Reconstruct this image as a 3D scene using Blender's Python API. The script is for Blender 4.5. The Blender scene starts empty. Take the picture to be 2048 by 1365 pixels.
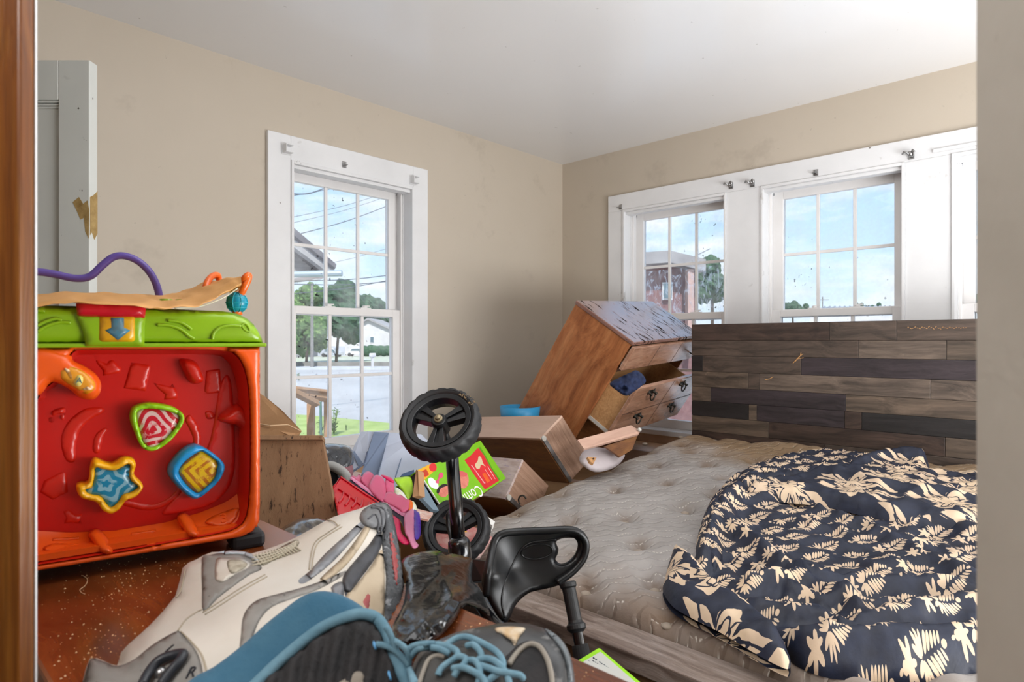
import bpy, bmesh, math, random
import numpy as np
from mathutils import Vector, Matrix, noise as mnoise
from mathutils.geometry import delaunay_2d_cdt

# ------------------------------------------------------------------ camera, sky, lights, exposure
scn = bpy.context.scene
COL = scn.collection
CAMZ = 1.22
FPX, CX, CY = 1250.0, 1024.0, 682.5
YAW = math.atan2(.6896, .7242)
FWD = np.array([math.cos(YAW), math.sin(YAW), 0.0])
RGT = np.array([math.sin(YAW), -math.cos(YAW), 0.0])
UPV = np.array([0, 0, 1.0])
CAM = np.array([0, 0, CAMZ])

cam = bpy.data.cameras.new('camera')
cam.sensor_width = 36.0
cam.lens = FPX / 2048 * 36.0
cam.clip_start = .02
cam.clip_end = 900
cam.dof.use_dof = True
cam.dof.focus_distance = 1.7
cam.dof.aperture_fstop = 9.0
camo = bpy.data.objects.new('camera', cam)
camo.location = CAM
camo.rotation_euler = (math.pi / 2, 0, YAW - math.pi / 2)
COL.objects.link(camo)
scn.camera = camo

scn.view_settings.view_transform = 'Standard'
scn.view_settings.look = 'None'
scn.view_settings.gamma = 1
scn.view_settings.use_curve_mapping = False
scn.view_settings.exposure = 0.0

def s2l(c):
    return c / 12.92 if c <= .04045 else ((c + .055) / 1.055) ** 2.4
def hexc(h):
    if isinstance(h, str):
        h = h.lstrip('#')
        return tuple(s2l(int(h[i:i + 2], 16) / 255) for i in (0, 2, 4)) + (1,)
    return tuple(s2l(v / 255) for v in h[:3]) + (1,)

def N(nt, t, ins=None, **props):
    n = nt.nodes.new(t)
    for k, v in props.items():
        setattr(n, k, v)
    for k, v in (ins or {}).items():
        s = n.inputs[k]
        if isinstance(v, bpy.types.NodeSocket):
            nt.links.new(v, s)
        else:
            s.default_value = v
    return n
def ramp(nt, fac, stops, interp='LINEAR'):
    n = nt.nodes.new('ShaderNodeValToRGB')
    n.color_ramp.interpolation = interp
    e = n.color_ramp.elements
    while len(e) < len(stops):
        e.new(.5)
    for i, (p, c) in enumerate(stops):
        e[i].position = p
        e[i].color = c if not isinstance(c, (int, float)) else (c, c, c, 1)
    nt.links.new(fac, n.inputs[0])
    return n.outputs[0]
def mixc(nt, fac, a, b, blend='MIX'):
    n = nt.nodes.new('ShaderNodeMix')
    n.data_type = 'RGBA'
    n.blend_type = blend
    for i, v in ((0, fac), (6, a), (7, b)):
        if isinstance(v, bpy.types.NodeSocket):
            nt.links.new(v, n.inputs[i])
        else:
            n.inputs[i].default_value = v
    return n.outputs[2]
def math_(nt, op, a, b=0.0, c=0.0):
    n = nt.nodes.new('ShaderNodeMath')
    n.operation = op
    for i, v in ((0, a), (1, b), (2, c)):
        if isinstance(v, bpy.types.NodeSocket):
            nt.links.new(v, n.inputs[i])
        else:
            n.inputs[i].default_value = v
    return n.outputs[0]

# sky: pale blue, whiter towards the horizon, soft clouds
w = bpy.data.worlds.new('sky')
scn.world = w
w.use_nodes = True
nt = w.node_tree
nt.nodes.clear()
tc = N(nt, 'ShaderNodeTexCoord')
sep = N(nt, 'ShaderNodeSeparateXYZ', {0: tc.outputs['Generated']})
grad = ramp(nt, sep.outputs[2], [(0.0, (.78, .88, .96, 1)), (.12, (.58, .78, .96, 1)), (.34, (.36, .61, .93, 1)), (1.0, (.24, .47, .84, 1))])
mp = N(nt, 'ShaderNodeMapping', {'Vector': tc.outputs['Generated'], 'Scale': (2.2, 2.2, 7.5), 'Location': (.35, .1, .2)})
nz = N(nt, 'ShaderNodeTexNoise', {'Vector': mp.outputs[0], 'Scale': 2.6, 'Detail': 6.0, 'Roughness': .55})
cl = ramp(nt, nz.outputs[0], [(.46, 0.0), (.66, .85)])
skyc = mixc(nt, cl, grad, (.95, .95, .97, 1))
bg = N(nt, 'ShaderNodeBackground', {'Color': skyc, 'Strength': 1.3})
out = N(nt, 'ShaderNodeOutputWorld', {0: bg.outputs[0]})

def sun(name, strength, direction, color=(1, 1, 1), angle=1.0):
    l = bpy.data.lights.new(name, 'SUN')
    l.energy = strength
    l.color = color
    l.angle = math.radians(angle)
    o = bpy.data.objects.new(name, l)
    o.rotation_euler = Vector(direction).to_track_quat('-Z', 'Y').to_euler()
    COL.objects.link(o)
def area(name, energy, loc, target, size, size_y=None, color=(1, 1, 1)):
    l = bpy.data.lights.new(name, 'AREA')
    l.energy = energy
    l.color = color
    l.shape = 'RECTANGLE'
    l.size = size
    l.size_y = size_y or size
    o = bpy.data.objects.new(name, l)
    o.location = loc
    o.rotation_euler = (Vector(target) - Vector(loc)).to_track_quat('-Z', 'Y').to_euler()
    COL.objects.link(o)
sun('sun', 5.2, (.45, .5, -.85), (1, .97, .92), 2)
area('room_fill', 10, (1.05, .7, 2.25), (1.6, 1.25, 0), 1.1, 1.1, (.97, .985, 1))  # added fill over the room, no fixture behind it
area('ceiling_fill', 86, (1.5, -1.0, .95), (1.85, .5, 2.9), 1.8, 1.2, (.97, .985, 1))  # added fill out of view, aimed up to brighten the ceiling
area('ceiling_fill_far', 16, (2.65, -.95, .9), (2.35, 1.2, 2.7), 1.2, 1.2, (.97, .985, 1))  # second added fill out of view, for the far ceiling and corner
area('hall_fill', 15, (-.6, .25, 2.1), (.6, .2, 1.0), .7, .7, (1, .97, .94))  # added fill on the hall side, brightens the door jambs

# ------------------------------------------------------------------ helpers
def P(px, py, d):
    a = CAM + d * (FWD + (px - CX) / FPX * RGT + (CY - py) / FPX * UPV)
    return Vector(a)
def ray(px, py):
    return FWD + (px - CX) / FPX * RGT + (CY - py) / FPX * UPV
def on_z(px, py, z):
    r = ray(px, py)
    return Vector(CAM + r * ((z - CAMZ) / r[2]))
def on_plane(px, py, o, n):
    r = ray(px, py)
    o = np.array(o); n = np.array(n)
    return Vector(CAM + r * (np.dot(o - CAM, n) / np.dot(r, n)))

class MB:
    def __init__(s):
        s.v = []; s.f = []; s.mi = []; s.cur = 0
    def add(s, vs, fs):
        b = len(s.v)
        s.v += [tuple(x) for x in vs]
        s.f += [tuple(b + i for i in f) for f in fs]
        s.mi += [s.cur] * len(fs)
    def box(s, x0, x1, y0, y1, z0, z1):
        s.add([(x0, y0, z0), (x1, y0, z0), (x1, y1, z0), (x0, y1, z0), (x0, y0, z1), (x1, y0, z1), (x1, y1, z1), (x0, y1, z1)],
              [(0, 3, 2, 1), (4, 5, 6, 7), (0, 1, 5, 4), (1, 2, 6, 5), (2, 3, 7, 6), (3, 0, 4, 7)])
    def hexa(s, q0, q1):
        """solid between two quads (same winding)"""
        s.add(list(q0) + list(q1), [(3, 2, 1, 0), (4, 5, 6, 7), (0, 1, 5, 4), (1, 2, 6, 5), (2, 3, 7, 6), (3, 0, 4, 7)])
    def tube(s, pts, r, n=10, closed=False, flat=1.0):
        pts = [Vector(p) for p in pts]
        m = len(pts)
        rs = r if isinstance(r, (list, tuple)) else [r] * m
        prev = None
        rings = []
        for i, p in enumerate(pts):
            a = pts[(i - 1) % m] if (closed or i > 0) else p
            b = pts[(i + 1) % m] if (closed or i < m - 1) else p
            t = (b - a)
            t = t.normalized() if t.length > 1e-9 else Vector((0, 0, 1))
            if prev is None:
                u = t.cross(Vector((0, 0, 1)))
                if u.length < .05:
                    u = t.cross(Vector((1, 0, 0)))
            else:
                u = prev - t * prev.dot(t)
            u.normalize(); prev = u
            v = t.cross(u)
            rings.append([p + (u * math.cos(2 * math.pi * k / n) + v * math.sin(2 * math.pi * k / n) * flat) * rs[i] for k in range(n)])
        vs = [q for rg in rings for q in rg]
        fs = []
        for i in range(m if closed else m - 1):
            j = (i + 1) % m
            for k in range(n):
                l = (k + 1) % n
                fs.append((i * n + k, i * n + l, j * n + l, j * n + k))
        if not closed:
            fs.append(tuple(range(n))[::-1])
            fs.append(tuple((m - 1) * n + k for k in range(n)))
        s.add(vs, fs)
    def lathe(s, prof, n=32, M=None, cap=True):
        """profile [(r,z)] about local z"""
        M = M or Matrix()
        vs = []; fs = []
        for r, z in prof:
            for k in range(n):
                a = 2 * math.pi * k / n
                vs.append(M @ Vector((r * math.cos(a), r * math.sin(a), z)))
        m = len(prof)
        for i in range(m - 1):
            for k in range(n):
                l = (k + 1) % n
                fs.append((i * n + k, i * n + l, (i + 1) * n + l, (i + 1) * n + k))
        if cap:
            fs.append(tuple(range(n))[::-1])
            fs.append(tuple((m - 1) * n + k for k in range(n)))
        s.add(vs, fs)
    def prism(s, poly, mapf, h0, h1):
        """polygon (u,v) extruded h0..h1 through mapf(u,v,h)"""
        n = len(poly)
        vs = [mapf(u, v, h0) for u, v in poly] + [mapf(u, v, h1) for u, v in poly]
        fs = [tuple(range(n))[::-1], tuple(range(n, 2 * n))]
        for i in range(n):
            j = (i + 1) % n
            fs.append((i, j, n + j, n + i))
        s.add(vs, fs)
    def ball(s, c, r, nu=12, nv=8, sc=(1, 1, 1), M=None):
        vs = []; fs = []
        c = Vector(c)
        for i in range(nv + 1):
            t = math.pi * i / nv
            for k in range(nu):
                a = 2 * math.pi * k / nu
                p = Vector((math.sin(t) * math.cos(a) * r * sc[0], math.sin(t) * math.sin(a) * r * sc[1], math.cos(t) * r * sc[2]))
                if M: p = M @ p
                vs.append(c + p)
        for i in range(nv):
            for k in range(nu):
                l = (k + 1) % nu
                fs.append((i * nu + k, (i + 1) * nu + k, (i + 1) * nu + l, i * nu + l))
        s.add(vs, fs)

WM = {}
def _weld(me, d=1e-6):
    bm = bmesh.new(); bm.from_mesh(me)
    bmesh.ops.remove_doubles(bm, verts=bm.verts, dist=d)
    bmesh.ops.dissolve_degenerate(bm, edges=bm.edges, dist=d)
    bmesh.ops.recalc_face_normals(bm, faces=bm.faces)
    bm.to_mesh(me); bm.free()
def obj(name, mb, mat, parent=None, M=None, smooth=False, bevel=0, sub=0, label=None, cat=None, group=None, kind=None, weld=True):
    me = bpy.data.meshes.new(name)
    vs = mb.v
    if M is None:
        a = np.array(vs)
        c = (a.min(0) + a.max(0)) / 2
        if parent is None:
            c[2] = a[:, 2].min()
        vs = (a - c).tolist()
        M = Matrix.Translation(Vector(c))
    me.from_pydata(vs, [], mb.f)
    mats = mat if isinstance(mat, (list, tuple)) else [mat]
    for m_ in mats:
        me.materials.append(m_)
    if len(mats) > 1:
        me.polygons.foreach_set('material_index', mb.mi)
    if weld:
        _weld(me)
    if smooth:
        me.polygons.foreach_set('use_smooth', [True] * len(me.polygons))
    me.update()
    o = bpy.data.objects.new(name, me)
    COL.objects.link(o)
    if smooth is True or smooth == 1:
        pass
    if isinstance(smooth, float) and smooth < 1:
        pass
    if bevel:
        b = o.modifiers.new('bevel', 'BEVEL')
        b.width = bevel; b.segments = 2; b.limit_method = 'ANGLE'; b.angle_limit = math.radians(40)
    if sub:
        b = o.modifiers.new('sub', 'SUBSURF'); b.levels = sub; b.render_levels = sub
    place(o, M, parent)
    tag(o, label, cat, group, kind)
    return o
def place(o, M, parent):
    if parent is not None:
        o.parent = parent
        o.matrix_basis = WM[parent.name].inverted() @ M
    else:
        o.matrix_basis = M
    WM[o.name] = M.copy()
def tag(o, label=None, cat=None, group=None, kind=None):
    if label: o['label'] = label
    if cat: o['category'] = cat
    if group: o['group'] = group
    if kind: o['kind'] = kind
def thing(name, label, cat, loc=(0, 0, 0), group=None, kind=None):
    o = bpy.data.objects.new(name, None)
    o.empty_display_size = .1
    COL.objects.link(o)
    place(o, Matrix.Translation(Vector(loc)), None)
    tag(o, label, cat, group, kind)
    return o
def bx(name, x0, x1, y0, y1, z0, z1, mat, parent=None, M=None, bevel=0, **k):
    mb = MB(); mb.box(x0, x1, y0, y1, z0, z1)
    return obj(name, mb, mat, parent, M, bevel=bevel, **k)
def text(name, body, size, M, mat, parent, ext=.0004, align='CENTER'):
    c = bpy.data.curves.new(name, 'FONT')
    c.body = body; c.size = size; c.extrude = ext; c.align_x = align; c.align_y = 'CENTER'
    c.resolution_u = 3
    c.materials.append(mat)
    tmp = bpy.data.objects.new('tmp_text', c)
    COL.objects.link(tmp)
    bpy.context.view_layer.update()
    me = bpy.data.meshes.new_from_object(tmp.evaluated_get(bpy.context.evaluated_depsgraph_get()))
    bpy.data.objects.remove(tmp); bpy.data.curves.remove(c)
    me.name = name
    o = bpy.data.objects.new(name, me)
    COL.objects.link(o)
    place(o, M, parent)
    return o

def crom(pts, per=4, closed=True):
    """Catmull-Rom resample, any dimension"""
    p = np.array(pts, float); n = len(p); o = []
    rng = range(n) if closed else range(n - 1)
    for i in rng:
        if closed:
            a, b, c, d = p[(i - 1) % n], p[i], p[(i + 1) % n], p[(i + 2) % n]
        else:
            a, b, c, d = p[max(i - 1, 0)], p[i], p[i + 1], p[min(i + 2, n - 1)]
        for k in range(per):
            t = k / per
            o.append(.5 * ((2 * b) + (-a + c) * t + (2 * a - 5 * b + 4 * c - d) * t * t + (-a + 3 * b - 3 * c + d) * t ** 3))
    if not closed:
        o.append(p[-1])
    return [tuple(q) for q in o]
def inside(px, py, poly):
    x = np.asarray(px); y = np.asarray(py)
    r = np.zeros(x.shape, bool)
    q = np.array(poly); n = len(q)
    for i in range(n):
        x0, y0 = q[i]; x1, y1 = q[(i + 1) % n]
        c = ((y0 > y) != (y1 > y)) & (x < (x1 - x0) * (y - y0) / (y1 - y0 + 1e-30) + x0)
        r ^= c
    return r
def dist_poly(x, y, poly, closed=True):
    q = np.array(poly, float)
    a = q if closed else q[:-1]
    b = np.roll(q, -1, 0) if closed else q[1:]
    d = np.full(np.shape(x), 1e9)
    for (x0, y0), (x1, y1) in zip(a, b):
        ex, ey = x1 - x0, y1 - y0
        L = ex * ex + ey * ey + 1e-18
        t = np.clip(((x - x0) * ex + (y - y0) * ey) / L, 0, 1)
        d = np.minimum(d, np.hypot(x - x0 - t * ex, y - y0 - t * ey))
    return d
def rbf(ctrl):
    """thin-plate interpolation of depth from (px,py,d)"""
    c = np.array(ctrl, float); xy = c[:, :2] / 100; n = len(c)
    def U(r2): return r2 * np.log(r2 + 1e-9)
    K = U(((xy[:, None] - xy[None]) ** 2).sum(2)) + np.eye(n) * .05
    Pm = np.c_[np.ones(n), xy]
    A = np.zeros((n + 3, n + 3)); A[:n, :n] = K; A[:n, n:] = Pm; A[n:, :n] = Pm.T
    s = np.linalg.lstsq(A, np.r_[c[:, 2], 0, 0, 0], rcond=None)[0]
    def f(x, y):
        x = np.asarray(x, float) / 100; y = np.asarray(y, float) / 100
        r2 = (x[..., None] - xy[:, 0]) ** 2 + (y[..., None] - xy[:, 1]) ** 2
        return U(r2) @ s[:n] + s[n] + s[n + 1] * x + s[n + 2] * y
    return f
def plane3(ctrl):
    c = np.array(ctrl, float)
    A = np.c_[np.ones(len(c)), c[:, 0], c[:, 1]]
    s = np.linalg.lstsq(A, c[:, 2], rcond=None)[0]
    return lambda x, y: s[0] + s[1] * np.asarray(x, float) + s[2] * np.asarray(y, float)
def prof(d, rad):
    t = np.clip(d / rad, 0, 1)
    return np.sqrt(np.maximum(0, 1 - (1 - t) ** 2))
def pxmap(D):
    def m(x, y, h):
        x = np.asarray(x, float); y = np.asarray(y, float)
        d = D(x, y) - h
        return CAM + d[:, None] * (FWD + ((x - CX) / FPX)[:, None] * RGT + ((CY - y) / FPX)[:, None] * UPV)
    return m
def locmap(M):
    A = np.array(M)
    def m(x, y, h):
        x = np.asarray(x, float); y = np.asarray(y, float); h = np.zeros_like(x) + h
        q = np.stack([x, -h, y, np.ones_like(x)], 1)
        return (q @ A.T)[:, :3]
    return m
def puff(mb, outline, mapf, step, rad, hf, hb, holes=(), hadd=None, flat=False, jit=.25, seed=1):
    """closed solid over a 2D outline: front rises by hf over rad, back sinks by hb (rounded, or flat with a wall)."""
    rnd = np.random.RandomState(seed)
    loops = [list(outline)] + [list(h) for h in holes]
    def dens(l):
        o = []
        n = len(l)
        for i in range(n):
            a = np.array(l[i]); b = np.array(l[(i + 1) % n])
            k = max(1, int(np.hypot(*(b - a)) / (step * 1.2)))
            for j in range(k):
                o.append(tuple(a + (b - a) * j / k))
        return o
    loops = [dens(l) for l in loops]
    pts = []; edges = []
    for l in loops:
        b = len(pts); n = len(l)
        pts += l
        edges += [(b + i, b + (i + 1) % n) for i in range(n)]
    q = np.array(pts)
    x0, y0 = q.min(0); x1, y1 = q.max(0)
    gx, gy = np.meshgrid(np.arange(x0, x1, step), np.arange(y0, y1, step * .87))
    gx = gx + (np.arange(gx.shape[0]) % 2)[:, None] * step * .5
    gx = gx.ravel() + rnd.uniform(-jit, jit, gx.size) * step; gy = gy.ravel() + rnd.uniform(-jit, jit, gy.size) * step
    ok = inside(gx, gy, loops[0])
    for h in loops[1:]:
        ok &= ~inside(gx, gy, h)
    gx, gy = gx[ok], gy[ok]
    d = dist_poly(gx, gy, loops[0])
    for h in loops[1:]:
        d = np.minimum(d, dist_poly(gx, gy, h))
    k = d > step * .45
    gx, gy = gx[k], gy[k]
    allp = [Vector(p) for p in pts] + [Vector(p) for p in zip(gx, gy)]
    V, E_, F_, ov, oe, of = delaunay_2d_cdt(allp, edges, [], 0, step * 1e-3)
    V = np.array([tuple(v) for v in V])
    F_ = [f for f in F_]
    cen = np.array([V[list(f)].mean(0) for f in F_])
    ok = inside(cen[:, 0], cen[:, 1], loops[0])
    for h in loops[1:]:
        ok &= ~inside(cen[:, 0], cen[:, 1], h)
    F_ = [f for f, o in zip(F_, ok) if o]
    d = dist_poly(V[:, 0], V[:, 1], loops[0])
    for h in loops[1:]:
        d = np.minimum(d, dist_poly(V[:, 0], V[:, 1], h))
    d[d < step * 2e-3] = 0
    pr = prof(d, rad)
    h = hf * pr
    if hadd is not None:
        h = h + hadd(V[:, 0], V[:, 1], d)
    front = mapf(V[:, 0], V[:, 1], h)
    nV = len(V)
    if flat:
        back = mapf(V[:, 0], V[:, 1], np.full(nV, -hb))
    else:
        back = mapf(V[:, 0], V[:, 1], -hb * pr)
    vs = [tuple(a) for a in front]
    fs = [tuple(f) for f in F_]
    from collections import Counter
    ec = Counter()
    for f in F_:
        for i in range(len(f)):
            a, b = f[i], f[(i + 1) % len(f)]
            ec[(a, b)] += 1
    bnd = [(a, b) for (a, b) in ec if (b, a) not in ec]
    vs += [tuple(a) for a in back]
    fs += [tuple(nV + i for i in f[::-1]) for f in F_]
    if flat:
        fs += [(a, b, nV + b, nV + a) if False else (b, a, nV + a, nV + b) for a, b in bnd]
    mb.add(vs, fs)
    return mb
def surf_of(outline, D, rad, hf):
    """depth of the front of a px puff, for laying trim on it"""
    def f(x, y):
        x = np.asarray(x, float); y = np.asarray(y, float)
        d = dist_poly(x, y, outline)
        ins = inside(x, y, outline)
        return D(x, y) - hf * prof(np.where(ins, d, 0), rad)
    return f
def pxtube(mb, path, D, r, per=6, n=8, lift=0.0, closed=False):
    q = np.array(crom(path, per, closed))
    if q.shape[1] == 3:
        d = q[:, 2]
    else:
        d = D(q[:, 0], q[:, 1]) - lift
    mb.tube([P(a[0], a[1], dd) for a, dd in zip(q, d)], r, n, closed)
def frame(o, x, y, z=None):
    x = Vector(x).normalized(); y = Vector(y); y = (y - x * y.dot(x)).normalized()
    z = x.cross(y)
    return Matrix(((x.x, y.x, z.x, o[0]), (x.y, y.y, z.y, o[1]), (x.z, y.z, z.z, o[2]), (0, 0, 0, 1)))
def fbm(p, sc, oct_=3):
    return mnoise.fractal(Vector(p) * sc, 1.0, 2.0, oct_)

# ------------------------------------------------------------------ materials
MATS = {}
def newmat(name):
    m = bpy.data.materials.new(name); m.use_nodes = True
    nt = m.node_tree; nt.nodes.clear()
    o = N(nt, 'ShaderNodeOutputMaterial')
    b = N(nt, 'ShaderNodeBsdfPrincipled')
    nt.links.new(b.outputs[0], o.inputs[0])
    MATS[name] = m
    return m, nt, b
def objco(nt):
    return N(nt, 'ShaderNodeTexCoord').outputs['Object']
def noise(nt, co, scale, detail=3.0, rough=.55, dist=0.0):
    return N(nt, 'ShaderNodeTexNoise', {'Vector': co, 'Scale': scale, 'Detail': detail, 'Roughness': rough, 'Distortion': dist}).outputs[0]
def bump(nt, b, h, strength=.3, dist=.005):
    n = N(nt, 'ShaderNodeBump', {'Height': h, 'Strength': strength, 'Distance': dist})
    nt.links.new(n.outputs[0], b.inputs['Normal'])
def setc(nt, b, c):
    if isinstance(c, bpy.types.NodeSocket): nt.links.new(c, b.inputs['Base Color'])
    else: b.inputs['Base Color'].default_value = c
def basic(name, c1, c2=None, rough=.5, metal=0.0, vs=6.0, bmp=0.0, bs=60.0, bd=.003, spots=None, spec=.5, coat=0.0, alpha=None, sheen=0.0, stretch=None):
    m, nt, b = newmat(name)
    co = objco(nt)
    if stretch:
        co = N(nt, 'ShaderNodeMapping', {'Vector': co, 'Scale': stretch}).outputs[0]
    c = hexc(c1)
    if c2:
        f = ramp(nt, noise(nt, co, vs, 5.0, .6), [(.35, 0.0), (.68, 1.0)])
        c = mixc(nt, f, c, hexc(c2))
    for sp in (spots or []):
        hx, sc, thr = sp[:3]
        f = ramp(nt, noise(nt, co, sc, 4.0, .65), [(thr, 0.0), (thr + (sp[3] if len(sp) > 3 else .04), 1.0)])
        c = mixc(nt, f, c, hexc(hx))
    setc(nt, b, c)
    b.inputs['Roughness'].default_value = rough
    b.inputs['Metallic'].default_value = metal
    b.inputs['Specular IOR Level'].default_value = spec
    b.inputs['Coat Weight'].default_value = coat
    b.inputs['Coat Roughness'].default_value = .08
    if sheen: b.inputs['Sheen Weight'].default_value = sheen
    if bmp:
        bump(nt, b, noise(nt, co, bs, 4.0, .6), bmp, bd)
    return m
def wood(name, dark, mid, light, axis=0, scale=6.0, rough=.45, bmp=.15, knots=True, coat=0.0, worn=None, stretch=14.0):
    m, nt, b = newmat(name)
    co = objco(nt)
    sc = [stretch, stretch, stretch]; sc[axis] = 1.0
    oi = N(nt, 'ShaderNodeObjectInfo').outputs['Random']
    off = N(nt, 'ShaderNodeCombineXYZ', {0: math_(nt, 'MULTIPLY', oi, 7.0), 1: math_(nt, 'MULTIPLY', oi, 11.0), 2: math_(nt, 'MULTIPLY', oi, 5.0)}).outputs[0]
    co2 = N(nt, 'ShaderNodeVectorMath', {0: co, 1: off}, operation='ADD').outputs[0]
    wob = noise(nt, co2, 3.0, 2.0)
    mp = N(nt, 'ShaderNodeMapping', {'Vector': co2, 'Scale': tuple(sc)}).outputs[0]
    mp = N(nt, 'ShaderNodeVectorMath', {0: mp, 1: N(nt, 'ShaderNodeCombineXYZ', {0: wob, 1: wob, 2: wob}).outputs[0]}, operation='ADD').outputs[0]
    g = noise(nt, mp, scale, 6.0, .62, .4)
    c = ramp(nt, g, [(.3, hexc(dark)), (.5, hexc(mid)), (.7, hexc(light))])
    fine = noise(nt, mp, scale * 5, 3.0, .7)
    c = mixc(nt, .5, c, mixc(nt, 1.0, c, ramp(nt, fine, [(.3, .45), (.6, 1.0)]), 'MULTIPLY'))
    if knots:
        kn = N(nt, 'ShaderNodeTexVoronoi', {'Vector': co2, 'Scale': 5.0}, feature='F1').outputs[0]
        c = mixc(nt, ramp(nt, kn, [(.03, .8), (.09, 0.0)]), c, hexc(dark))
    if worn:
        hx, s_, thr = worn
        c = mixc(nt, ramp(nt, noise(nt, co2, s_, 5.0, .7), [(thr, 0.0), (thr + .08, .8)]), c, hexc(hx))
    setc(nt, b, c)
    b.inputs['Roughness'].default_value = rough
    b.inputs['Coat Weight'].default_value = coat
    b.inputs['Coat Roughness'].default_value = .15
    bump(nt, b, fine, bmp, .002)
    return m
# ------------------------------------------------------------------ setting: room shell
XB, YA, ZC = 3.276, 2.651, 2.406
def wallmat(name, c1, c2, dirt, dcol='#8d8172'):
    m, nt, b = newmat(name)
    g = N(nt, 'ShaderNodeNewGeometry').outputs['Position']
    c = mixc(nt, ramp(nt, noise(nt, g, 1.3, 4.0), [(.3, 0.0), (.7, 1.0)]), hexc(c1), hexc(c2))
    # smudges and pencil scribble
    k1 = noise(nt, g, 3.0, 5.0, .7)
    c = mixc(nt, ramp(nt, k1, [(.58, 0.0), (.75, dirt)]), c, hexc(dcol))
    wv = N(nt, 'ShaderNodeTexNoise', {'Vector': g, 'Scale': 5.5, 'Detail': 1.0, 'Distortion': 2.5}).outputs[0]
    ln = math_(nt, 'ABSOLUTE', math_(nt, 'SUBTRACT', math_(nt, 'FRACT', math_(nt, 'MULTIPLY', wv, 9.0)), .5))
    line = ramp(nt, ln, [(0.0, 1.0), (.03, 0.0)])
    area_ = ramp(nt, noise(nt, g, .9, 2.0), [(.52, 0.0), (.62, 1.0)])
    sx = N(nt, 'ShaderNodeSeparateXYZ', {0: g})
    hi = ramp(nt, math_(nt, 'SUBTRACT', sx.outputs[2], 1.3), [(.3, 0.0), (.8, 1.0)])
    nearc = ramp(nt, math_(nt, 'ADD', math_(nt, 'ABSOLUTE', math_(nt, 'SUBTRACT', sx.outputs[0], 3.2)), math_(nt, 'ABSOLUTE', math_(nt, 'SUBTRACT', sx.outputs[1], 2.6))), [(.35, 1.0), (.95, 0.0)])
    f = math_(nt, 'MULTIPLY', math_(nt, 'MULTIPLY', line, hi), math_(nt, 'MULTIPLY', nearc, math_(nt, 'MULTIPLY', area_, .3)))
    c = mixc(nt, f, c, hexc('#6f655a'))
    sp = ramp(nt, noise(nt, g, 34.0, 3.0, .6), [(.73, 0.0), (.77, .5)])
    c = mixc(nt, sp, c, hexc('#857a6d'))
    setc(nt, b, c)
    b.inputs['Roughness'].default_value = .6
    bump(nt, b, noise(nt, g, 40.0, 4.0), .12, .003)
    return m
M_wall = wallmat('wall_paint', '#c7bbab', '#c0b4a3', .35)
M_hall = basic('hall_paint', '#a59d92', '#9d958a', rough=.6, bmp=.1, bs=12)
m, nt, b = newmat('ceiling_paint')
g = N(nt, 'ShaderNodeNewGeometry').outputs['Position']
c = mixc(nt, ramp(nt, noise(nt, g, .8, 3.0), [(.3, 0.0), (.7, 1.0)]), hexc('#ebebec'), hexc('#e5e5e6'))
c = mixc(nt, ramp(nt, noise(nt, g, 30.0, 2.0, .6), [(.74, 0.0), (.78, .6)]), c, hexc('#a7a5a2'))
setc(nt, b, c)
b.inputs['Roughness'].default_value = .19
b.inputs['Specular IOR Level'].default_value = .75
bump(nt, b, noise(nt, g, 3.0, 3.0), .08, .01)
M_ceil = m
M_trim = basic('trim_paint', '#e9e9ea', '#dfdfe0', rough=.4, vs=3, bmp=.08, bs=30, spots=[('#77736e', 16, .71, .03), ('#b9b6b2', 5, .66, .06)])
M_sash = basic('sash_vinyl', '#efedec', '#e8e5e3', rough=.35, vs=4)
M_floor = wood('floor_boards', '#4a2a14', '#6d4222', '#82542e', axis=0, scale=3, rough=.4)
M_metal = basic('bracket_metal', '#b9b9ba', '#8c8b8a', rough=.3, metal=.9, vs=30)

def structure(name, mb, mat, label, bevel=0, **k):
    return obj(name, mb, mat, bevel=bevel, kind='structure', label=label, **k)
mb = MB(); mb.box(-1.7, XB + .16, -1.7, YA + .16, -.12, 0); structure('floor', mb, M_floor, 'brown boarded floor hidden under the clutter')
mb = MB(); mb.box(-1.7, XB + .16, -1.7, YA + .16, ZC, ZC + .12); structure('ceiling', mb, M_ceil, 'glossy white painted ceiling with faint cracks')

# windows: opening ranges
WZ0, WZ1 = .70, 2.025
WA = (1.335, 2.012)
WBs = [(-2.156, -1.495), (-1.307, -.659), (-.485, .165)]     # local x = -world y on the right wall
MA = Matrix.Translation((0, YA, 0))
MBm = Matrix(((0, 1, 0, XB), (-1, 0, 0, 0), (0, 0, 1, 0), (0, 0, 0, 1)))
def wall_holes(name, x0, x1, holes, M, mat, label, th=.16):
    mb = MB()
    xs = x0
    for a, b_ in holes:
        mb.box(xs, a, 0, th, 0, ZC)
        mb.box(a, b_, 0, th, 0, WZ0 - .03)
        mb.box(a, b_, 0, th, WZ1, ZC)
        xs = b_
    mb.box(xs, x1, 0, th, 0, ZC)
    return obj(name, mb, mat, M=M, kind='structure', label=label)
wall_holes('wall_left', -1.7, XB + .16, [WA], MA, M_wall, 'beige painted wall with the single tall window')
wall_holes('wall_right', -YA, 1.7, WBs, MBm, M_wall, 'beige painted wall with the row of windows')
mb = MB(); mb.box(-1.7, -1.6, -1.7, YA + .16, 0, ZC); structure('wall_back', mb, M_hall, 'plain wall at the far end of the hall')
mb = MB(); mb.box(-1.6, XB + .16, -1.7, -1.6, 0, ZC); structure('wall_front', mb, M_hall, 'plain wall on the side of the hall')

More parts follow.
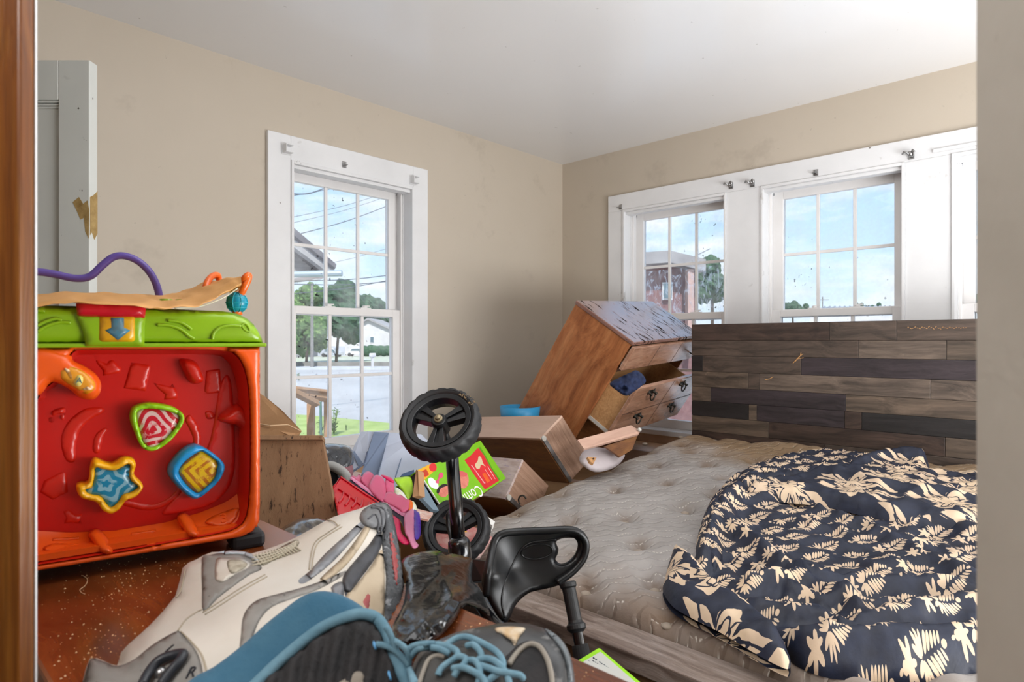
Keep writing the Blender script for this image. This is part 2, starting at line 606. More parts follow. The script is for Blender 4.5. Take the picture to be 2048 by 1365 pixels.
# diagonal partition with the doorway the picture is taken through
pl = P(70, 682, .47); pr = P(1946, 682, .34)
jl = Vector((pl.x, pl.y, 0)); jr = Vector((pr.x, pr.y, 0))
dirn = (jr - jl).normalized()
nrm = Vector((-dirn.y, dirn.x, 0))
if nrm.dot(Vector(FWD)) < 0: nrm = -nrm
def part(name, t0, t1, n0, n1, z0, z1, mat, label, o=jl, bevel=0):
    q = []
    for z in (z0, z1):
        for t, n in ((t0, n0), (t1, n0), (t1, n1), (t0, n1)):
            p = o + dirn * t + nrm * n; q.append((p.x, p.y, z))
    mb = MB(); mb.hexa(q[:4], q[4:])
    return structure(name, mb, mat, label, bevel=bevel)
# the left side: stained wooden casing, edge on to the room
M_jamb = wood('stained_jamb', '#4c260a', '#784213', '#966022', axis=2, scale=2.2, rough=.35, bmp=.2, knots=False, coat=.15, stretch=22)
M_jdark = wood('stained_jamb_dark', '#180b04', '#2b1508', '#3a1e0c', axis=2, scale=2.2, rough=.35, knots=False, stretch=22)
part('trim_1', -.038, 0, -.012, .0, 0, ZC, M_jamb, 'stained wooden door casing on the left of the doorway', bevel=.002)
part('trim_2', -.06, -.034, -.024, -.005, 0, ZC, M_jdark, 'dark outer bead of the wooden door casing')
part('trim_3', -.03, .0003, .0, .0014, 0, ZC, M_trim, 'thin white painted edge behind the wooden casing')
part('wall_doorway_left', -1.35, -.11, .0065, .05, 0, ZC, M_wall, 'short diagonal wall left of the doorway')
L = (jr - jl).length
M_jr = basic('jamb_grey_paint', '#b8b1a6', '#aea79b', rough=.55, vs=5, bmp=.35, bs=14, bd=.004, spots=[('#8b8378', 9, .70, .05)])
part('wall_doorway_right', L, L + 1.25, -.11, 0, 0, ZC, M_jr, 'grey beige painted door jamb on the right edge', bevel=.004)

# ------------------------------------------------------------------ windows
m = bpy.data.materials.new('window_glass'); m.use_nodes = True
nt = m.node_tree; nt.nodes.clear()
tr = N(nt, 'ShaderNodeBsdfTransparent', {0: (.97, .98, .99, 1)})
gl = N(nt, 'ShaderNodeBsdfGlossy', {'Roughness': .02})
df = N(nt, 'ShaderNodeBsdfDiffuse', {0: (.9, .92, .95, 1)})
fr = N(nt, 'ShaderNodeFresnel', {'IOR': 1.3})
mx = N(nt, 'ShaderNodeMixShader', {0: fr.outputs[0], 1: tr.outputs[0], 2: gl.outputs[0]})
co = N(nt, 'ShaderNodeNewGeometry').outputs['Position']
dirt = ramp(nt, noise(nt, co, 7.0, 6.0, .65), [(.42, .015), (.75, .16)])
mx2 = N(nt, 'ShaderNodeMixShader', {0: dirt, 1: mx.outputs[0], 2: df.outputs[0]})
dk = N(nt, 'ShaderNodeBsdfDiffuse', {0: (.03, .03, .035, 1)})
spk = math_(nt, 'MULTIPLY', ramp(nt, noise(nt, co, 42.0, 2.0, .5), [(.70, 0.0), (.73, .9)]), ramp(nt, noise(nt, co, 2.2, 2.0), [(.5, 0.0), (.6, 1.0)]))
mx3 = N(nt, 'ShaderNodeMixShader', {0: spk, 1: mx2.outputs[0], 2: dk.outputs[0]})
o = N(nt, 'ShaderNodeOutputMaterial'); nt.links.new(mx3.outputs[0], o.inputs[0])
M_glass = m

def window(n, x0, x1, M, label, casing=True, lock=2):
    t = bpy.data.objects.new('window_%d' % n, None); COL.objects.link(t)
    place(t, M @ Matrix.Translation((0, 0, 0)), None)
    tag(t, label, None, None, 'structure')
    z0, z1 = WZ0, WZ1
    def B(name, a, b_, c, d, e, f, mat=M_trim, par=t, bev=.0015):
        return bx(name, a, b_, c, d, e, f, mat, par, M, bevel=bev)
    if casing:
        B('casing', x0 - .105, x0, -.022, 0, z0 - .12, z1 + .11, bev=.003)
        B('casing', x1, x1 + .098, -.022, 0, z0 - .12, z1 + .11, bev=.003)
        B('casing', x0, x1, -.022, 0, z1, z1 + .11, bev=.003)
    # inner stop moulding, stepped
    for a, b_ in ((x0, x0 + .012), (x1 - .012, x1)):
        B('stop', a, b_, -.03, .045, z0, z1)
    B('stop', x0 + .012, x1 - .012, -.03, .045, z1 - .014, z1)
    B('stop', x0 + .012, x1 - .012, -.012, .04, z1 - .03, z1 - .014)
    B('jamb', x0, x0 + .016, .045, .16, z0, z1)
    B('jamb', x1 - .016, x1, .045, .16, z0, z1)
    B('jamb', x0, x1, .045, .16, z1 - .016, z1)
    # tracks
    for a, b_ in ((x0 + .016, x0 + .026), (x1 - .026, x1 - .016)):
        B('track', a, b_, .05, .062, z0, z1 - .03, M_sash)
        B('track', a, b_, .10, .108, z0, z1 - .03, M_sash)
    B('sill', x0 - .03, x1 + .03, -.045, .16, z0 - .03, z0, bev=.004)
    zm = (z0 + z1) / 2 - .018
    def sash(nm, y0, y1, za, zb, top, bot):
        a, b_ = x0 + .022, x1 - .022
        mb = MB(); st = .046
        mb.box(a, a + st, y0, y1, za, zb); mb.box(b_ - st, b_, y0, y1, za, zb)
        mb.box(a + st, b_ - st, y0, y1, za, za + bot); mb.box(a + st, b_ - st, y0, y1, zb - top, zb)
        s_ = obj(nm, mb, M_sash, t, M, bevel=.002)
        ga, gb, gz0, gz1 = a + st, b_ - st, za + bot, zb - top
        mw = .016
        xs = [ga + (gb - ga) * k / 3 for k in range(4)]; zs = [gz0, (gz0 + gz1) / 2, gz1]
        for k in (1, 2):
            bx('muntin', xs[k] - mw / 2, xs[k] + mw / 2, y0 + .008, y1 - .008, gz0, gz1, M_sash, s_, M, bevel=.002)
        bx('muntin', ga, gb, y0 + .009, y1 - .009, zs[1] - mw / 2, zs[1] + mw / 2, M_sash, s_, M, bevel=.002)
        ym = (y0 + y1) / 2
        for i in range(3):
            for j in range(2):
                bx('pane', xs[i] - .001, xs[i + 1] + .001, ym - .001, ym + .001, zs[j] - .001, zs[j + 1] + .001, M_glass, s_, M)
        return s_
    lo = sash('lower_sash', .062, .094, z0 + .002, zm + .038, .036, .05)
    up = sash('upper_sash', .100, .130, zm, z1 - .016, .04, .036)
    for k in range(lock):
        xc = x0 + (x1 - x0) * (.36 + .3 * k)
        mb = MB(); mb.box(xc - .03, xc + .03, .064, .09, zm + .038, zm + .044)
        mb.lathe([(.014, 0), (.014, .008), (.008, .012)], 12, Matrix.Translation((xc, .078, zm + .044)))
        mb.box(xc - .004, xc + .026, .07, .08, zm + .05, zm + .056)
        obj('sash_lock', mb, M_sash, lo, M, bevel=.001)
    return t
window(1, *WA, MA, 'tall white sash window alone in the left wall')
window(2, *WBs[0], MBm, 'dusty white sash window behind the tipped dresser', casing=False)
window(3, *WBs[1], MBm, 'white sash window above the middle of the headboard', casing=False)
window(4, *WBs[2], MBm, 'white sash window cut off by the right door jamb', casing=False)
# shared casing on the right wall
mb = MB()
zt = WZ1 + .10
t = bpy.data.objects.new('trim_4', None); COL.objects.link(t); place(t, MBm, None)
tag(t, 'white casing boards joining the right wall windows', None, None, 'structure')
def cb(a, b_, z0, z1):
    bx('casing', a, b_, -.022, 0, z0, z1, M_trim, t, MBm, bevel=.003)
cb(-2.267, WBs[0][0], WZ0 - .12, WZ1); cb(WBs[0][1], WBs[1][0], WZ0 - .12, WZ1); cb(WBs[1][1], WBs[2][0], WZ0 - .12, WZ1); cb(WBs[2][1], WBs[2][1] + .11, WZ0 - .12, WZ1)
cb(-2.267, WBs[2][1] + .11, WZ1, zt)
for a, b_ in ((WBs[0][0] - .11, WBs[2][1] + .1),):
    bx('apron', a, b_, -.02, 0, WZ0 - .14, WZ0 - .03, basic('sill_wood', '#c8a88c', '#a37e5f', rough=.5), t, MBm, bevel=.003)

# curtain-rod brackets left on the casings
def bracket(px, py, wallA, kind, label):
    if wallA:
        p = on_plane(px, py, (0, YA - .03, 0), (0, 1, 0)); M = Matrix.Translation(p)
    else:
        p = on_plane(px, py, (XB - .03, 0, 0), (1, 0, 0)); M = Matrix(((0, 1, 0, p.x), (-1, 0, 0, p.y), (0, 0, 1, p.z), (0, 0, 0, 1)))
    t = thing('curtain_bracket', label, 'bracket', p)
    mm = M_metal if kind else M_trim
    if kind == 0:      # painted box bracket
        bx('bracket_plate', -.022, .022, .004, .008, -.022, .022, mm, t, M, bevel=.001)
        mb = MB(); mb.box(-.018, .018, -.03, .004, -.018, -.014); mb.box(-.018, -.014, -.03, .004, -.014, .018); mb.box(-.014, .018, -.03, .004, .014, .018)
        obj('bracket_cup', mb, mm, t, M, bevel=.0008)
    elif kind == 1:    # twisted hook
        bx('bracket_plate', -.012, .012, .004, .008, -.018, .018, mm, t, M, bevel=.001)
        mb = MB(); mb.tube([(0, .006, .004), (-.004, -.02, .0), (-.012, -.03, .006), (-.022, -.026, .012), (-.03, -.016, .006)], .0045, 8)
        mb.tube([(.002, .004, -.01), (.01, -.016, -.006), (.016, -.022, .008), (.008, -.024, .016)], .005, 8)
        mb.ball((.0, -.012, .002), .013, 10, 6)
        obj('bracket_hook', mb, mm, t, M, smooth=True)
    else:
        bx('bracket_plate', -.011, .011, .004, .008, -.015, .015, mm, t, M, bevel=.001)
        mb = MB(); mb.lathe([(.004, 0), (.004, .004), (.002, .005)], 8, Matrix.Translation((0, .004, .006)) @ Matrix.Rotation(math.pi / 2, 4, 'X'))
        mb.box(-.012, .004, -.02, .004, -.006, -.003)
        obj('bracket_hook', mb, mm, t, M)
bracket(574, 299, 1, 0, 'white painted box bracket over the left corner of the tall window')
bracket(690, 329, 1, 2, 'small metal curtain bracket over the middle of the tall window')
bracket(827, 361, 1, 0, 'white painted box bracket over the right corner of the tall window')
bracket(1240, 414, 0, 2, 'small metal bracket over the left end of the joined windows')
bracket(1461, 371, 0, 1, 'twisted metal curtain hook at the right end of the dusty window head')
bracket(1504, 367, 0, 1, 'twisted metal curtain hook beside the middle window head on its left')
bracket(1631, 345, 0, 2, 'little white-metal clip over the middle of the middle window')
bracket(1822, 310, 0, 1, 'twisted metal curtain hook above the right mullion board')
a = on_plane(1866, 303, (XB - .03, 0, 0), (1, 0, 0)); b_ = on_plane(1960, 286, (XB - .03, 0, 0), (1, 0, 0))
bx('curtain_rail', XB - .034, XB - .0225, b_.y, a.y, a.z - .006, a.z + .008, M_trim, bevel=.002, label='thin white curtain rail over the window at the right jamb', cat='rail')

# old panelled door standing open against the left wall
M_door = basic('door_paint', '#d8dad5', '#d0d2cd', rough=.45, vs=3, bmp=.08, bs=25, spots=[('#4b4238', 22, .70, .02), ('#a2a29c', 4, .62, .08), ('#6d5a3c', 9, .72, .03)])
fe = P(179, 682, 1.80)
dd = Vector((-.69, .724, 0)).normalized()
MD = frame((fe.x, fe.y, 0), -dd, Vector((dd.y, -dd.x, 0)) * -1)   # x to the free edge
if (MD.col[1].xyz).dot(Vector(FWD)) < 0:
    MD = frame((fe.x, fe.y, 0), -dd, Vector((-dd.y, dd.x, 0)) * (-1))
dy = MD.col[1].xyz
Wd, Hd, st = .74, 2.03, .09
t = bpy.data.objects.new('door_1', None); COL.objects.link(t); place(t, MD, None)
tag(t, 'scuffed white panelled door open against the left wall', None, None, 'structure')
for nm, a, b_, z0, z1 in (('stile', -st, 0, .01, Hd), ('stile', -Wd, -Wd + st, .01, Hd), ('rail', -Wd + st, -st, Hd - .115, Hd), ('rail', -Wd + st, -st, .85, 1.02), ('rail', -Wd + st, -st, .01, .24)):
    bx(nm, a, b_, 0, .035, z0, z1, M_door, t, MD, bevel=.0025)
for z0, z1 in ((.24, .85), (1.02, Hd - .115)):
    bx('panel', -Wd + st, -st, .012, .024, z0, z1, M_door, t, MD)
    for k in range(3):
        bx('moulding', -Wd + st, -st, .002 + .003 * k, .012, z1 - .007 * (k + 1), z1 - .007 * k - .002, M_door, t, MD, bevel=.001)
M_wornwood = basic('bare_chipped_wood', '#b79a63', '#8d6f3c', rough=.7, vs=30, bmp=.4, bs=90)
for zc, pts in ((1.585, [(-.048, .035), (-.03, .05), (-.018, .03), (-.006, .04), (-.001, .015), (-.002, -.07), (-.012, -.05), (-.016, -.01), (-.026, -.015), (-.034, .005)]),):
    mb = MB(); mb.prism(pts, lambda u, v, h: (u, -h, zc + v), -.001, .0006)
    obj('chipped_patch', mb, M_wornwood, t, MD)
    mb = MB(); mb.prism([(.002, .05), (.018, .06), (.034, .075), (.034, -.05), (.02, -.07), (.01, -.05), (.002, -.06)], lambda u, v, h: (h, u, zc + v), -.001, .0006)
    obj('chipped_patch', mb, M_wornwood, t, MD)

# ------------------------------------------------------------------ outside
GZ = -1.8
M_road = basic('concrete_road', '#b4b3b3', '#a5a5a6', rough=.9, vs=.15)
M_grass = basic('lawn_grass', '#a9b872', '#8da257', rough=.95, vs=1.2, bmp=.6, bs=9, bd=.05)
M_walk = basic('sidewalk_concrete', '#c3c4c8', '#b4b5ba', rough=.9, vs=.6)
mb = MB(); mb.box(-120, 260, -120, 320, GZ - .3, GZ); structure('ground', mb, M_road, 'pale concrete street and yard outside')
def gpoly(name, px, z0, z1, mat, label):
    q = [on_z(x, y, z1) for x, y in px]
    mb = MB(); mb.prism([(p.x, p.y) for p in q], lambda u, v, h: (u, v, h), z0, z1)
    return structure(name, mb, mat, label)
gpoly('lawn', [(500, 884), (900, 868), (900, 862), (775, 846), (655, 834), (500, 822)], GZ, GZ + .03, M_grass, 'strip of green lawn along the near side of the street')
gpoly('path', [(500, 905), (900, 880), (900, 868), (500, 884)], GZ, GZ + .02, M_walk, 'grey path along the lawn')
gpoly('lawn_edge', [(500, 960), (900, 905), (900, 880), (500, 905)], GZ, GZ + .03, M_grass, 'grass close under the tall window')
gpoly('sidewalk', [(480, 738), (900, 738), (900, 728), (480, 728)], GZ, GZ + .12, M_walk, 'sidewalk on the far side of the street')
gpoly('yard', [(480, 727), (900, 727), (900, 712), (480, 712)], GZ, GZ + .25, basic('yard_gravel', '#bdbcb8', '#a9b183', rough=.95, vs=.3), 'far front yards beyond the street')
gpoly('lawn_far', [(1300, 830), (1500, 815), (1500, 770), (1300, 778)], GZ, GZ + .03, M_grass, 'green lawn seen under the tipped dresser')
mb = MB()
a, b_ = on_z(480, 733, GZ + .12), on_z(900, 733, GZ + .12)
mb.hexa([(a.x, a.y, GZ), (b_.x, b_.y, GZ), (b_.x + .2, b_.y + .2, GZ), (a.x + .2, a.y + .2, GZ)], [(a.x, a.y, GZ + .6), (b_.x, b_.y, GZ + .6), (b_.x + .2, b_.y + .2, GZ + .6), (a.x + .2, a.y + .2, GZ + .6)])
obj('retaining_wall', mb, basic('rough_stone', '#8b8880', '#6f6c66', rough=.95, vs=.8, bmp=.5, bs=3), label='low grey retaining wall across the street', cat='wall', kind='structure')

M_leafA = basic('leaves_green', '#5f7f4a', '#39583a', rough=.9, vs=1.6, spots=[('#8aa765', 2.4, .56, .08)], bmp=.8, bs=2.5, bd=.3)
M_leafB = basic('leaves_dark', '#4d6b4f', '#33503f', rough=.9, vs=1.4, bmp=.8, bs=2.5, bd=.3)
M_bark = basic('bark', '#5d5148', '#4a4038', rough=.95)
def tree(px, py, d, wpx, hpx, mat, label, gz=GZ, seed=0, lumps=14):
    rnd = random.Random(seed)
    c = P(px, py, d); W = wpx / FPX * d; H = hpx / FPX * d
    t = thing('tree', label, 'tree', (c.x, c.y, gz))
    mb = MB()
    for i in range(lumps):
        a = rnd.uniform(0, 6.28); r = rnd.uniform(.1, .62) ** .7
        lc = c + Vector((math.cos(a) * r * W * .5, math.sin(a) * r * W * .5, rnd.uniform(-.38, .38) * H))
        lr = rnd.uniform(.22, .34) * min(W, H)
        nu, nv = 18, 12
        vs = []
        for ii in range(nv + 1):
            th = math.pi * ii / nv
            for k in range(nu):
                ph = 2 * math.pi * k / nu
                dv = Vector((math.sin(th) * math.cos(ph), math.sin(th) * math.sin(ph), math.cos(th)))
                f = 1 + .35 * mnoise.noise(dv * 3.1 + Vector((i * 3.3, seed, 0))) + .22 * mnoise.noise(dv * 8 + Vector((i, 0, seed)))
                vs.append(lc + dv * lr * f)
        mb.add(vs, [(ii * nu + k, (ii + 1) * nu + k, (ii + 1) * nu + (k + 1) % nu, ii * nu + (k + 1) % nu) for ii in range(nv) for k in range(nu)])
    obj('crown', mb, mat, t)
    mb = MB(); mb.tube([(c.x, c.y, gz), (c.x + .05 * W, c.y, (c.z + gz) / 2), (c.x, c.y, c.z)], [W * .035, W * .03, W * .02], 10)
    obj('trunk', mb, M_bark, t, smooth=True)
tree(612, 640, 78, 78, 150, M_leafA, 'bright green leafy tree beside the utility pole', seed=1)
tree(672, 628, 82, 88, 118, M_leafB, 'big dark green tree left of the white house', seed=2, lumps=18)
tree(742, 622, 160, 60, 50, M_leafB, 'small distant tree above the white house roof', seed=3)
tree(782, 640, 175, 50, 40, M_leafB, 'distant tree at the right jamb of the tall window', seed=4)
tree(570, 650, 70, 60, 90, M_leafA, 'tree behind the porch roof, mostly behind the casing', seed=5)
# white house across the street
M_siding = basic('white_siding', '#d3d0cf', '#c6c3c3', rough=.8, vs=.5)
M_roof = basic('grey_shingles', '#a6a3a3', '#8f8c8d', rough=.9, vs=1.0)
def house(pxs, d, depth, label, wallm, wins, name='house', roofm=None):
    """gable outline given in picture positions at distance d: left base, right base, right eave, apex, left eave"""
    q = [P(x, y, d) for x, y in pxs]; dv = Vector(FWD) * depth
    for k in (0, 1): q[k].z = GZ
    t = thing(name, label, 'house', (sum((p.x for p in q[:2])) / 2, q[0].y, GZ))
    mb = MB(); n = len(q)
    vs = list(q) + [p + dv for p in q]
    mb.add(vs, [tuple(range(n)), tuple(range(n, 2 * n))[::-1]] + [(i, n + i, n + (i + 1) % n, (i + 1) % n) for i in range(n)])
    obj('wall', mb, wallm, t)
    re, ap, le = q[2], q[3], q[4]
    for e in (re, le):
        ov = (e - ap) * .12; u = Vector((0, 0, .35)); f = -Vector(FWD) * .6
        mb = MB(); mb.hexa([ap + f, e + ov + f, e + ov + dv - f, ap + dv - f], [ap + f + u, e + ov + f + u, e + ov + dv - f + u, ap + dv - f + u])
        obj('roof', mb, roofm or M_roof, t)
    for (x0, y0, x1, y1) in wins:
        a, b_, c, e = P(x0, y1, d - .1), P(x1, y1, d - .1), P(x1, y0, d - .1), P(x0, y0, d - .1)
        f = Vector(FWD) * .2
        mb = MB(); mb.hexa([a, b_, c, e], [a + f, b_ + f, c + f, e + f]); wo = obj('window', mb, M_trim, t)
        k = .18
        def ins(p): return p + ((a + b_ + c + e) / 4 - p) * k - Vector(FWD) * .05
        mb = MB(); mb.hexa([ins(a), ins(b_), ins(c), ins(e)], [ins(a) + f, ins(b_) + f, ins(c) + f, ins(e) + f]); obj('pane', mb, basic('dark_pane', '#6d8088', '#566a74', rough=.2), wo)
house([(690, 714), (800, 714), (800, 668), (737, 640), (690, 667)], 118, 12, 'white gabled house across the street with two windows', M_siding, [(713, 673, 719, 685), (740, 673, 748, 686)])
house([(560, 716), (606, 716), (606, 676), (580, 664), (555, 676)], 105, 8, 'grey porch-fronted house left of the utility pole', basic('grey_siding', '#8f8f93', '#7d7d82', rough=.8), [(590, 684, 600, 700)])
# hedge by the white house
a = P(752, 703, 112)
mb = MB()
for i in range(9):
    mb.ball(P(729 + i * 6.5, 702, 112) + Vector((0, 0, mnoise.noise((i * 1.7, 0, 0)) * .3)), .95, 12, 8)
obj('hedge', mb, M_leafB, label='clipped dark hedge in front of the white house', cat='hedge', kind='stuff')
# cars
M_tyre0 = basic('car_tyre', '#1d1d1f', rough=.8)
def car(px, py, d, lpx, hpx, mat, label, suv=False):
    c = P(px, py, d); Ln = lpx / FPX * d; H = hpx / FPX * d; Wc = 1.75
    M = frame((c.x, c.y, GZ + .25), Vector(RGT), Vector(FWD))
    t = thing('car', label, 'car', (c.x, c.y, GZ + .25))
    h = Ln / 2
    body = [(-h, .25 * H), (-h, .5 * H), (-.62 * h, .58 * H), (-.38 * h, .95 * H), (.25 * h if not suv else .8 * h, .97 * H), (.62 * h if not suv else .95 * h, .6 * H), (.97 * h, .55 * H), (h, .25 * H)]
    mb = MB(); mb.prism(body, lambda u, v, k: (u, k, v), 0, Wc)
    obj('body', mb, mat, t, M, bevel=.06)
    win = [(-.52 * h, .6 * H), (-.36 * h, .88 * H), (.2 * h if not suv else .7 * h, .9 * H), (.45 * h if not suv else .78 * h, .6 * H)]
    mb = MB(); mb.prism(win, lambda u, v, k: (u, k, v), -.02, .02)
    obj('side_window', mb, MATS.get('dark_pane') or M_tyre0, t, M)
    for u in (-.6 * h, .6 * h):
        for y in (0, Wc - .2):
            mb = MB(); mb.lathe([(.05, 0), (.34, 0), (.34, .2), (.05, .2)], 20, Matrix.Translation((u, y - .02, .34)) @ Matrix.Rotation(-math.pi / 2, 4, 'X'))
            obj('wheel', mb, M_tyre0, t, M)
M_car1 = basic('silver_paint', '#b9bcc4', rough=.25, metal=.3, coat=.6)
M_car2 = basic('white_car_paint', '#e6e7ea', rough=.25, coat=.6)
car(660, 712, 108, 44, 18, M_car1, 'silver car parked across the street beside the utility pole')
car(711, 709, 112, 40, 18, M_car2, 'white sport utility car parked in front of the white house', suv=True)
# pole, wires
pp = P(624, 735, 70)
M_pole = basic('weathered_pole', '#8f8d8b', '#777472', rough=.9)
t = thing('utility_pole', 'weathered utility pole standing across the street', 'pole', (pp.x, pp.y, GZ))
mb = MB(); mb.lathe([(.2, 0), (.14, 9.5)], 12, Matrix.Translation((pp.x, pp.y, GZ))); obj('pole_shaft', mb, M_pole, t)
M_wire = basic('wire_black', '#5d6470', rough=.7)
for i, (x0, y0, x1, y1, d, r, lb) in enumerate([
        (560, 396, 800, 340, 20, .012, 'upper thin overhead wire across the tall window'), (560, 440, 800, 376, 22, .010, 'second thin overhead wire under the topmost one'),
        (560, 452, 800, 384, 24, .010, 'third thin overhead wire in the top panes'), (560, 478, 800, 402, 20, .016, 'thick overhead wire crossing the top right pane'),
        (560, 545, 800, 490, 26, .010, 'thin overhead wire behind the porch roof'), (560, 562, 800, 548, 24, .022, 'thick cable just above the tree tops, highest of three'),
        (560, 568, 800, 561, 24, .020, 'middle cable of the three above the trees'), (560, 590, 800, 556, 24, .018, 'lowest cable of the three, sloping up to the right'),
        (560, 386, 660, 372, 14, .018, 'short dark cable in the top left pane'), (1285, 545, 1420, 498, 20, .014, 'overhead wire in the dusty window')]):
    a, b_ = P(x0, y0, d), P(x1, y1, d * 1.25)
    mid = (a + b_) / 2 - Vector((0, 0, .12))
    mb = MB(); mb.tube(crom([a, mid, b_], 6, False), r, 6)
    obj('overhead_wire', mb, M_wire, label=lb, cat='wire')
# neighbour's porch roof corner
M_fascia = basic('weathered_boards', '#a09b99', '#827e7e', rough=.9, vs=2.5, stretch=(1, 1, 6), spots=[('#c7c9cc', 3, .6, .1)])
c0 = P(587, 500, 14)
t = thing('porch_roof', 'weathered grey porch roof corner with a gutter, outside the tall window', 'roof', P(560, 560, 14))
def px_prism(name, poly, d, depth, mat, par, **k):
    mb = MB(); f = (Vector(FWD) * .75 - Vector(RGT) * .9) * depth
    q = [P(x, y, d) for x, y in poly]; n = len(q)
    mb.add(list(q) + [p + f for p in q], [tuple(range(n)), tuple(range(n, 2 * n))[::-1]] + [(i, n + i, n + (i + 1) % n, (i + 1) % n) for i in range(n)])
    return obj(name, mb, mat, par, **k)
px_prism('gable_wall', [(480, 470), (500, 425), (587, 488), (640, 530), (640, 556), (480, 560)], 14.3, 4, M_fascia, t)
px_prism('roof_slab', [(480, 375), (587, 455), (673, 529), (671, 537), (587, 470), (480, 392)], 13.8, 5, basic('dark_shingle', '#55535a', '#6f6d72', rough=.9, vs=4), t)
px_prism('barge_board', [(480, 392), (587, 470), (671, 537), (660, 548), (587, 494), (480, 418)], 13.9, .15, basic('pale_board', '#aaa8a8', '#8d8b8c', rough=.9, vs=3), t)
px_prism('soffit', [(480, 556), (640, 548), (664, 548), (640, 560), (480, 566)], 13.9, 4, M_fascia, t)
mb = MB(); mb.tube([P(587, 549, 13.7), P(684, 547, 13.7)], .07, 10); obj('gutter', mb, basic('gutter_metal', '#a9b8c0', rough=.4, metal=.4), t)
px_prism('porch_post', [(520, 556), (532, 556), (532, 840), (520, 840)], 14.5, .2, M_fascia, t)
# wooden stair railing just outside
M_deck = basic('new_lumber', '#b98f6a', '#a07a58', rough=.8, vs=4, stretch=(4, 4, 1))
c0 = P(630, 870, 6.2)
t = thing('deck_railing', 'brown wooden stair railing outside the tall window', 'railing', P(620, 900, 6.2))
def bar(name, a, b_, da, db, wpx, mat, par):
    A, B = P(a[0], a[1], da), P(b_[0], b_[1], db)
    r = wpx / FPX * da / 2
    dv = (B - A).normalized(); s = dv.cross(Vector(FWD)); s.normalize(); f = dv.cross(s).normalized() * r; s = s * r
    mb = MB(); mb.hexa([A + s + f, A - s + f, A - s - f, A + s - f], [B + s + f, B - s + f, B - s - f, B + s - f])
    return obj(name, mb, mat, par)
bar('post', (622, 800), (622, 960), 6.2, 6.2, 13, M_deck, t)
bar('post', (652, 783), (652, 960), 7.0, 7.0, 7, M_deck, t)
bar('handrail', (575, 776), (656, 784), 6.0, 7.0, 7, M_deck, t)
bar('handrail', (575, 778), (634, 808), 5.6, 6.2, 12, M_deck, t)
bar('rail', (606, 788), (652, 796), 6.4, 7.0, 14, M_deck, t)
bar('baluster', (641, 804), (643, 930), 6.6, 6.6, 4, basic('green_stake', '#5f7f74', rough=.7), t)
# shrubs and weeds near the window
M_weed = basic('weed_leaves', '#6e8a46', '#4e6b36', rough=.9, vs=20)
def weed(px, py, d, h, n, label, seed):
    rnd = random.Random(seed); c = on_z(px, py, GZ + .02)
    d = (c - Vector(CAM)).dot(Vector(FWD))
    s = h / FPX * d
    t = thing('shrub', label, 'shrub', c)
    for i in range(n):
        top = c + Vector((rnd.uniform(-.3, .3) * s, rnd.uniform(-.3, .3) * s, s * rnd.uniform(.6, 1)))
        mb = MB(); mb.tube([c, (c + top) / 2 + Vector((0, 0, .1 * s)), top], .012 * s + .004, 5)
        for k in range(16):
            p = c.lerp(top, rnd.uniform(.15, 1)); a = rnd.uniform(0, 6.28)
            dv = Vector((math.cos(a), math.sin(a), rnd.uniform(-.1, .7))) * s * .16
            sd = dv.cross(Vector((0, 0, 1))).normalized() * s * .05
            mb.add([p, p + dv * .5 + sd, p + dv, p + dv * .5 - sd, p + dv * .5 + Vector((0, 0, -.01 * s))], [(0, 1, 2), (0, 2, 3), (0, 4, 1), (1, 4, 2), (2, 4, 3), (3, 4, 0)])
        obj('stem', mb, M_weed, t)
weed(668, 872, 19, 52, 5, 'upright weedy shrub on the lawn outside the tall window', 3)
weed(640, 874, 19, 40, 4, 'low weeds behind the stair railing', 4)
weed(598, 762, 40, 16, 6, 'pale bush at the street edge behind the stair railing', 5)
weed(692, 862, 20, 14, 3, 'tiny weeds in the lawn right of the taller shrub', 6)
mpx = on_z(745, 738, GZ)
t = thing('mailbox', 'white mailbox on a post at the far sidewalk', 'mailbox', mpx)
mb = MB(); mb.box(mpx.x - .1, mpx.x + .1, mpx.y - .1, mpx.y + .1, GZ, GZ + 1.25); obj('post', mb, M_siding, t)
mb = MB(); mb.box(mpx.x - .35, mpx.x + .35, mpx.y - .2, mpx.y + .2, GZ + 1.25, GZ + 1.7); obj('box', mb, M_siding, t, bevel=.1)

# outside the right wall: brick house with plastic sheet, trees, low metal roof
M_brick = basic('red_brick_far', '#8a6a68', '#745354', rough=.9, vs=6)
house([(1240, 700), (1392, 700), (1392, 545), (1330, 530), (1240, 536)], 19, 6, 'dark red brick house seen through the dusty window', M_brick, [(1325, 565, 1345, 600)], roofm=M_roof)
mb = MB(); q = [P(1376, 700, 18.5), P(1388, 700, 18.5), P(1388, 538, 18.5), P(1376, 538, 18.5)]; f = Vector(FWD) * .3
mb.hexa(q, [p + f for p in q]); obj('drainpipe', mb, basic('pink_brick', '#c2a49b', '#b2938a', rough=.9), label='pale pinkish chimney stack beside the brick house', cat='chimney')
tree(1422, 560, 30, 66, 90, M_leafB, 'bluish green tree in the right panes of the dusty window', seed=8)
tree(1425, 524, 60, 60, 16, M_leafB, 'far low tree line in the dusty window', seed=9, lumps=8)
tree(1585, 617, 80, 75, 26, M_leafB, 'low dark tree at the left of the middle window', seed=10)
tree(1515, 622, 90, 60, 22, M_leafB, 'low tree behind the mullion between the windows', seed=11)
tree(1735, 612, 140, 90, 14, M_leafB, 'distant low tree line in the middle window', seed=12, lumps=10)
tree(1990, 610, 100, 130, 40, M_leafB, 'low dark tree in the window by the right jamb', seed=13)
M_mroof = basic('ribbed_metal_roof', '#a3a6ad', '#8f9299', rough=.5, metal=.3, vs=2)
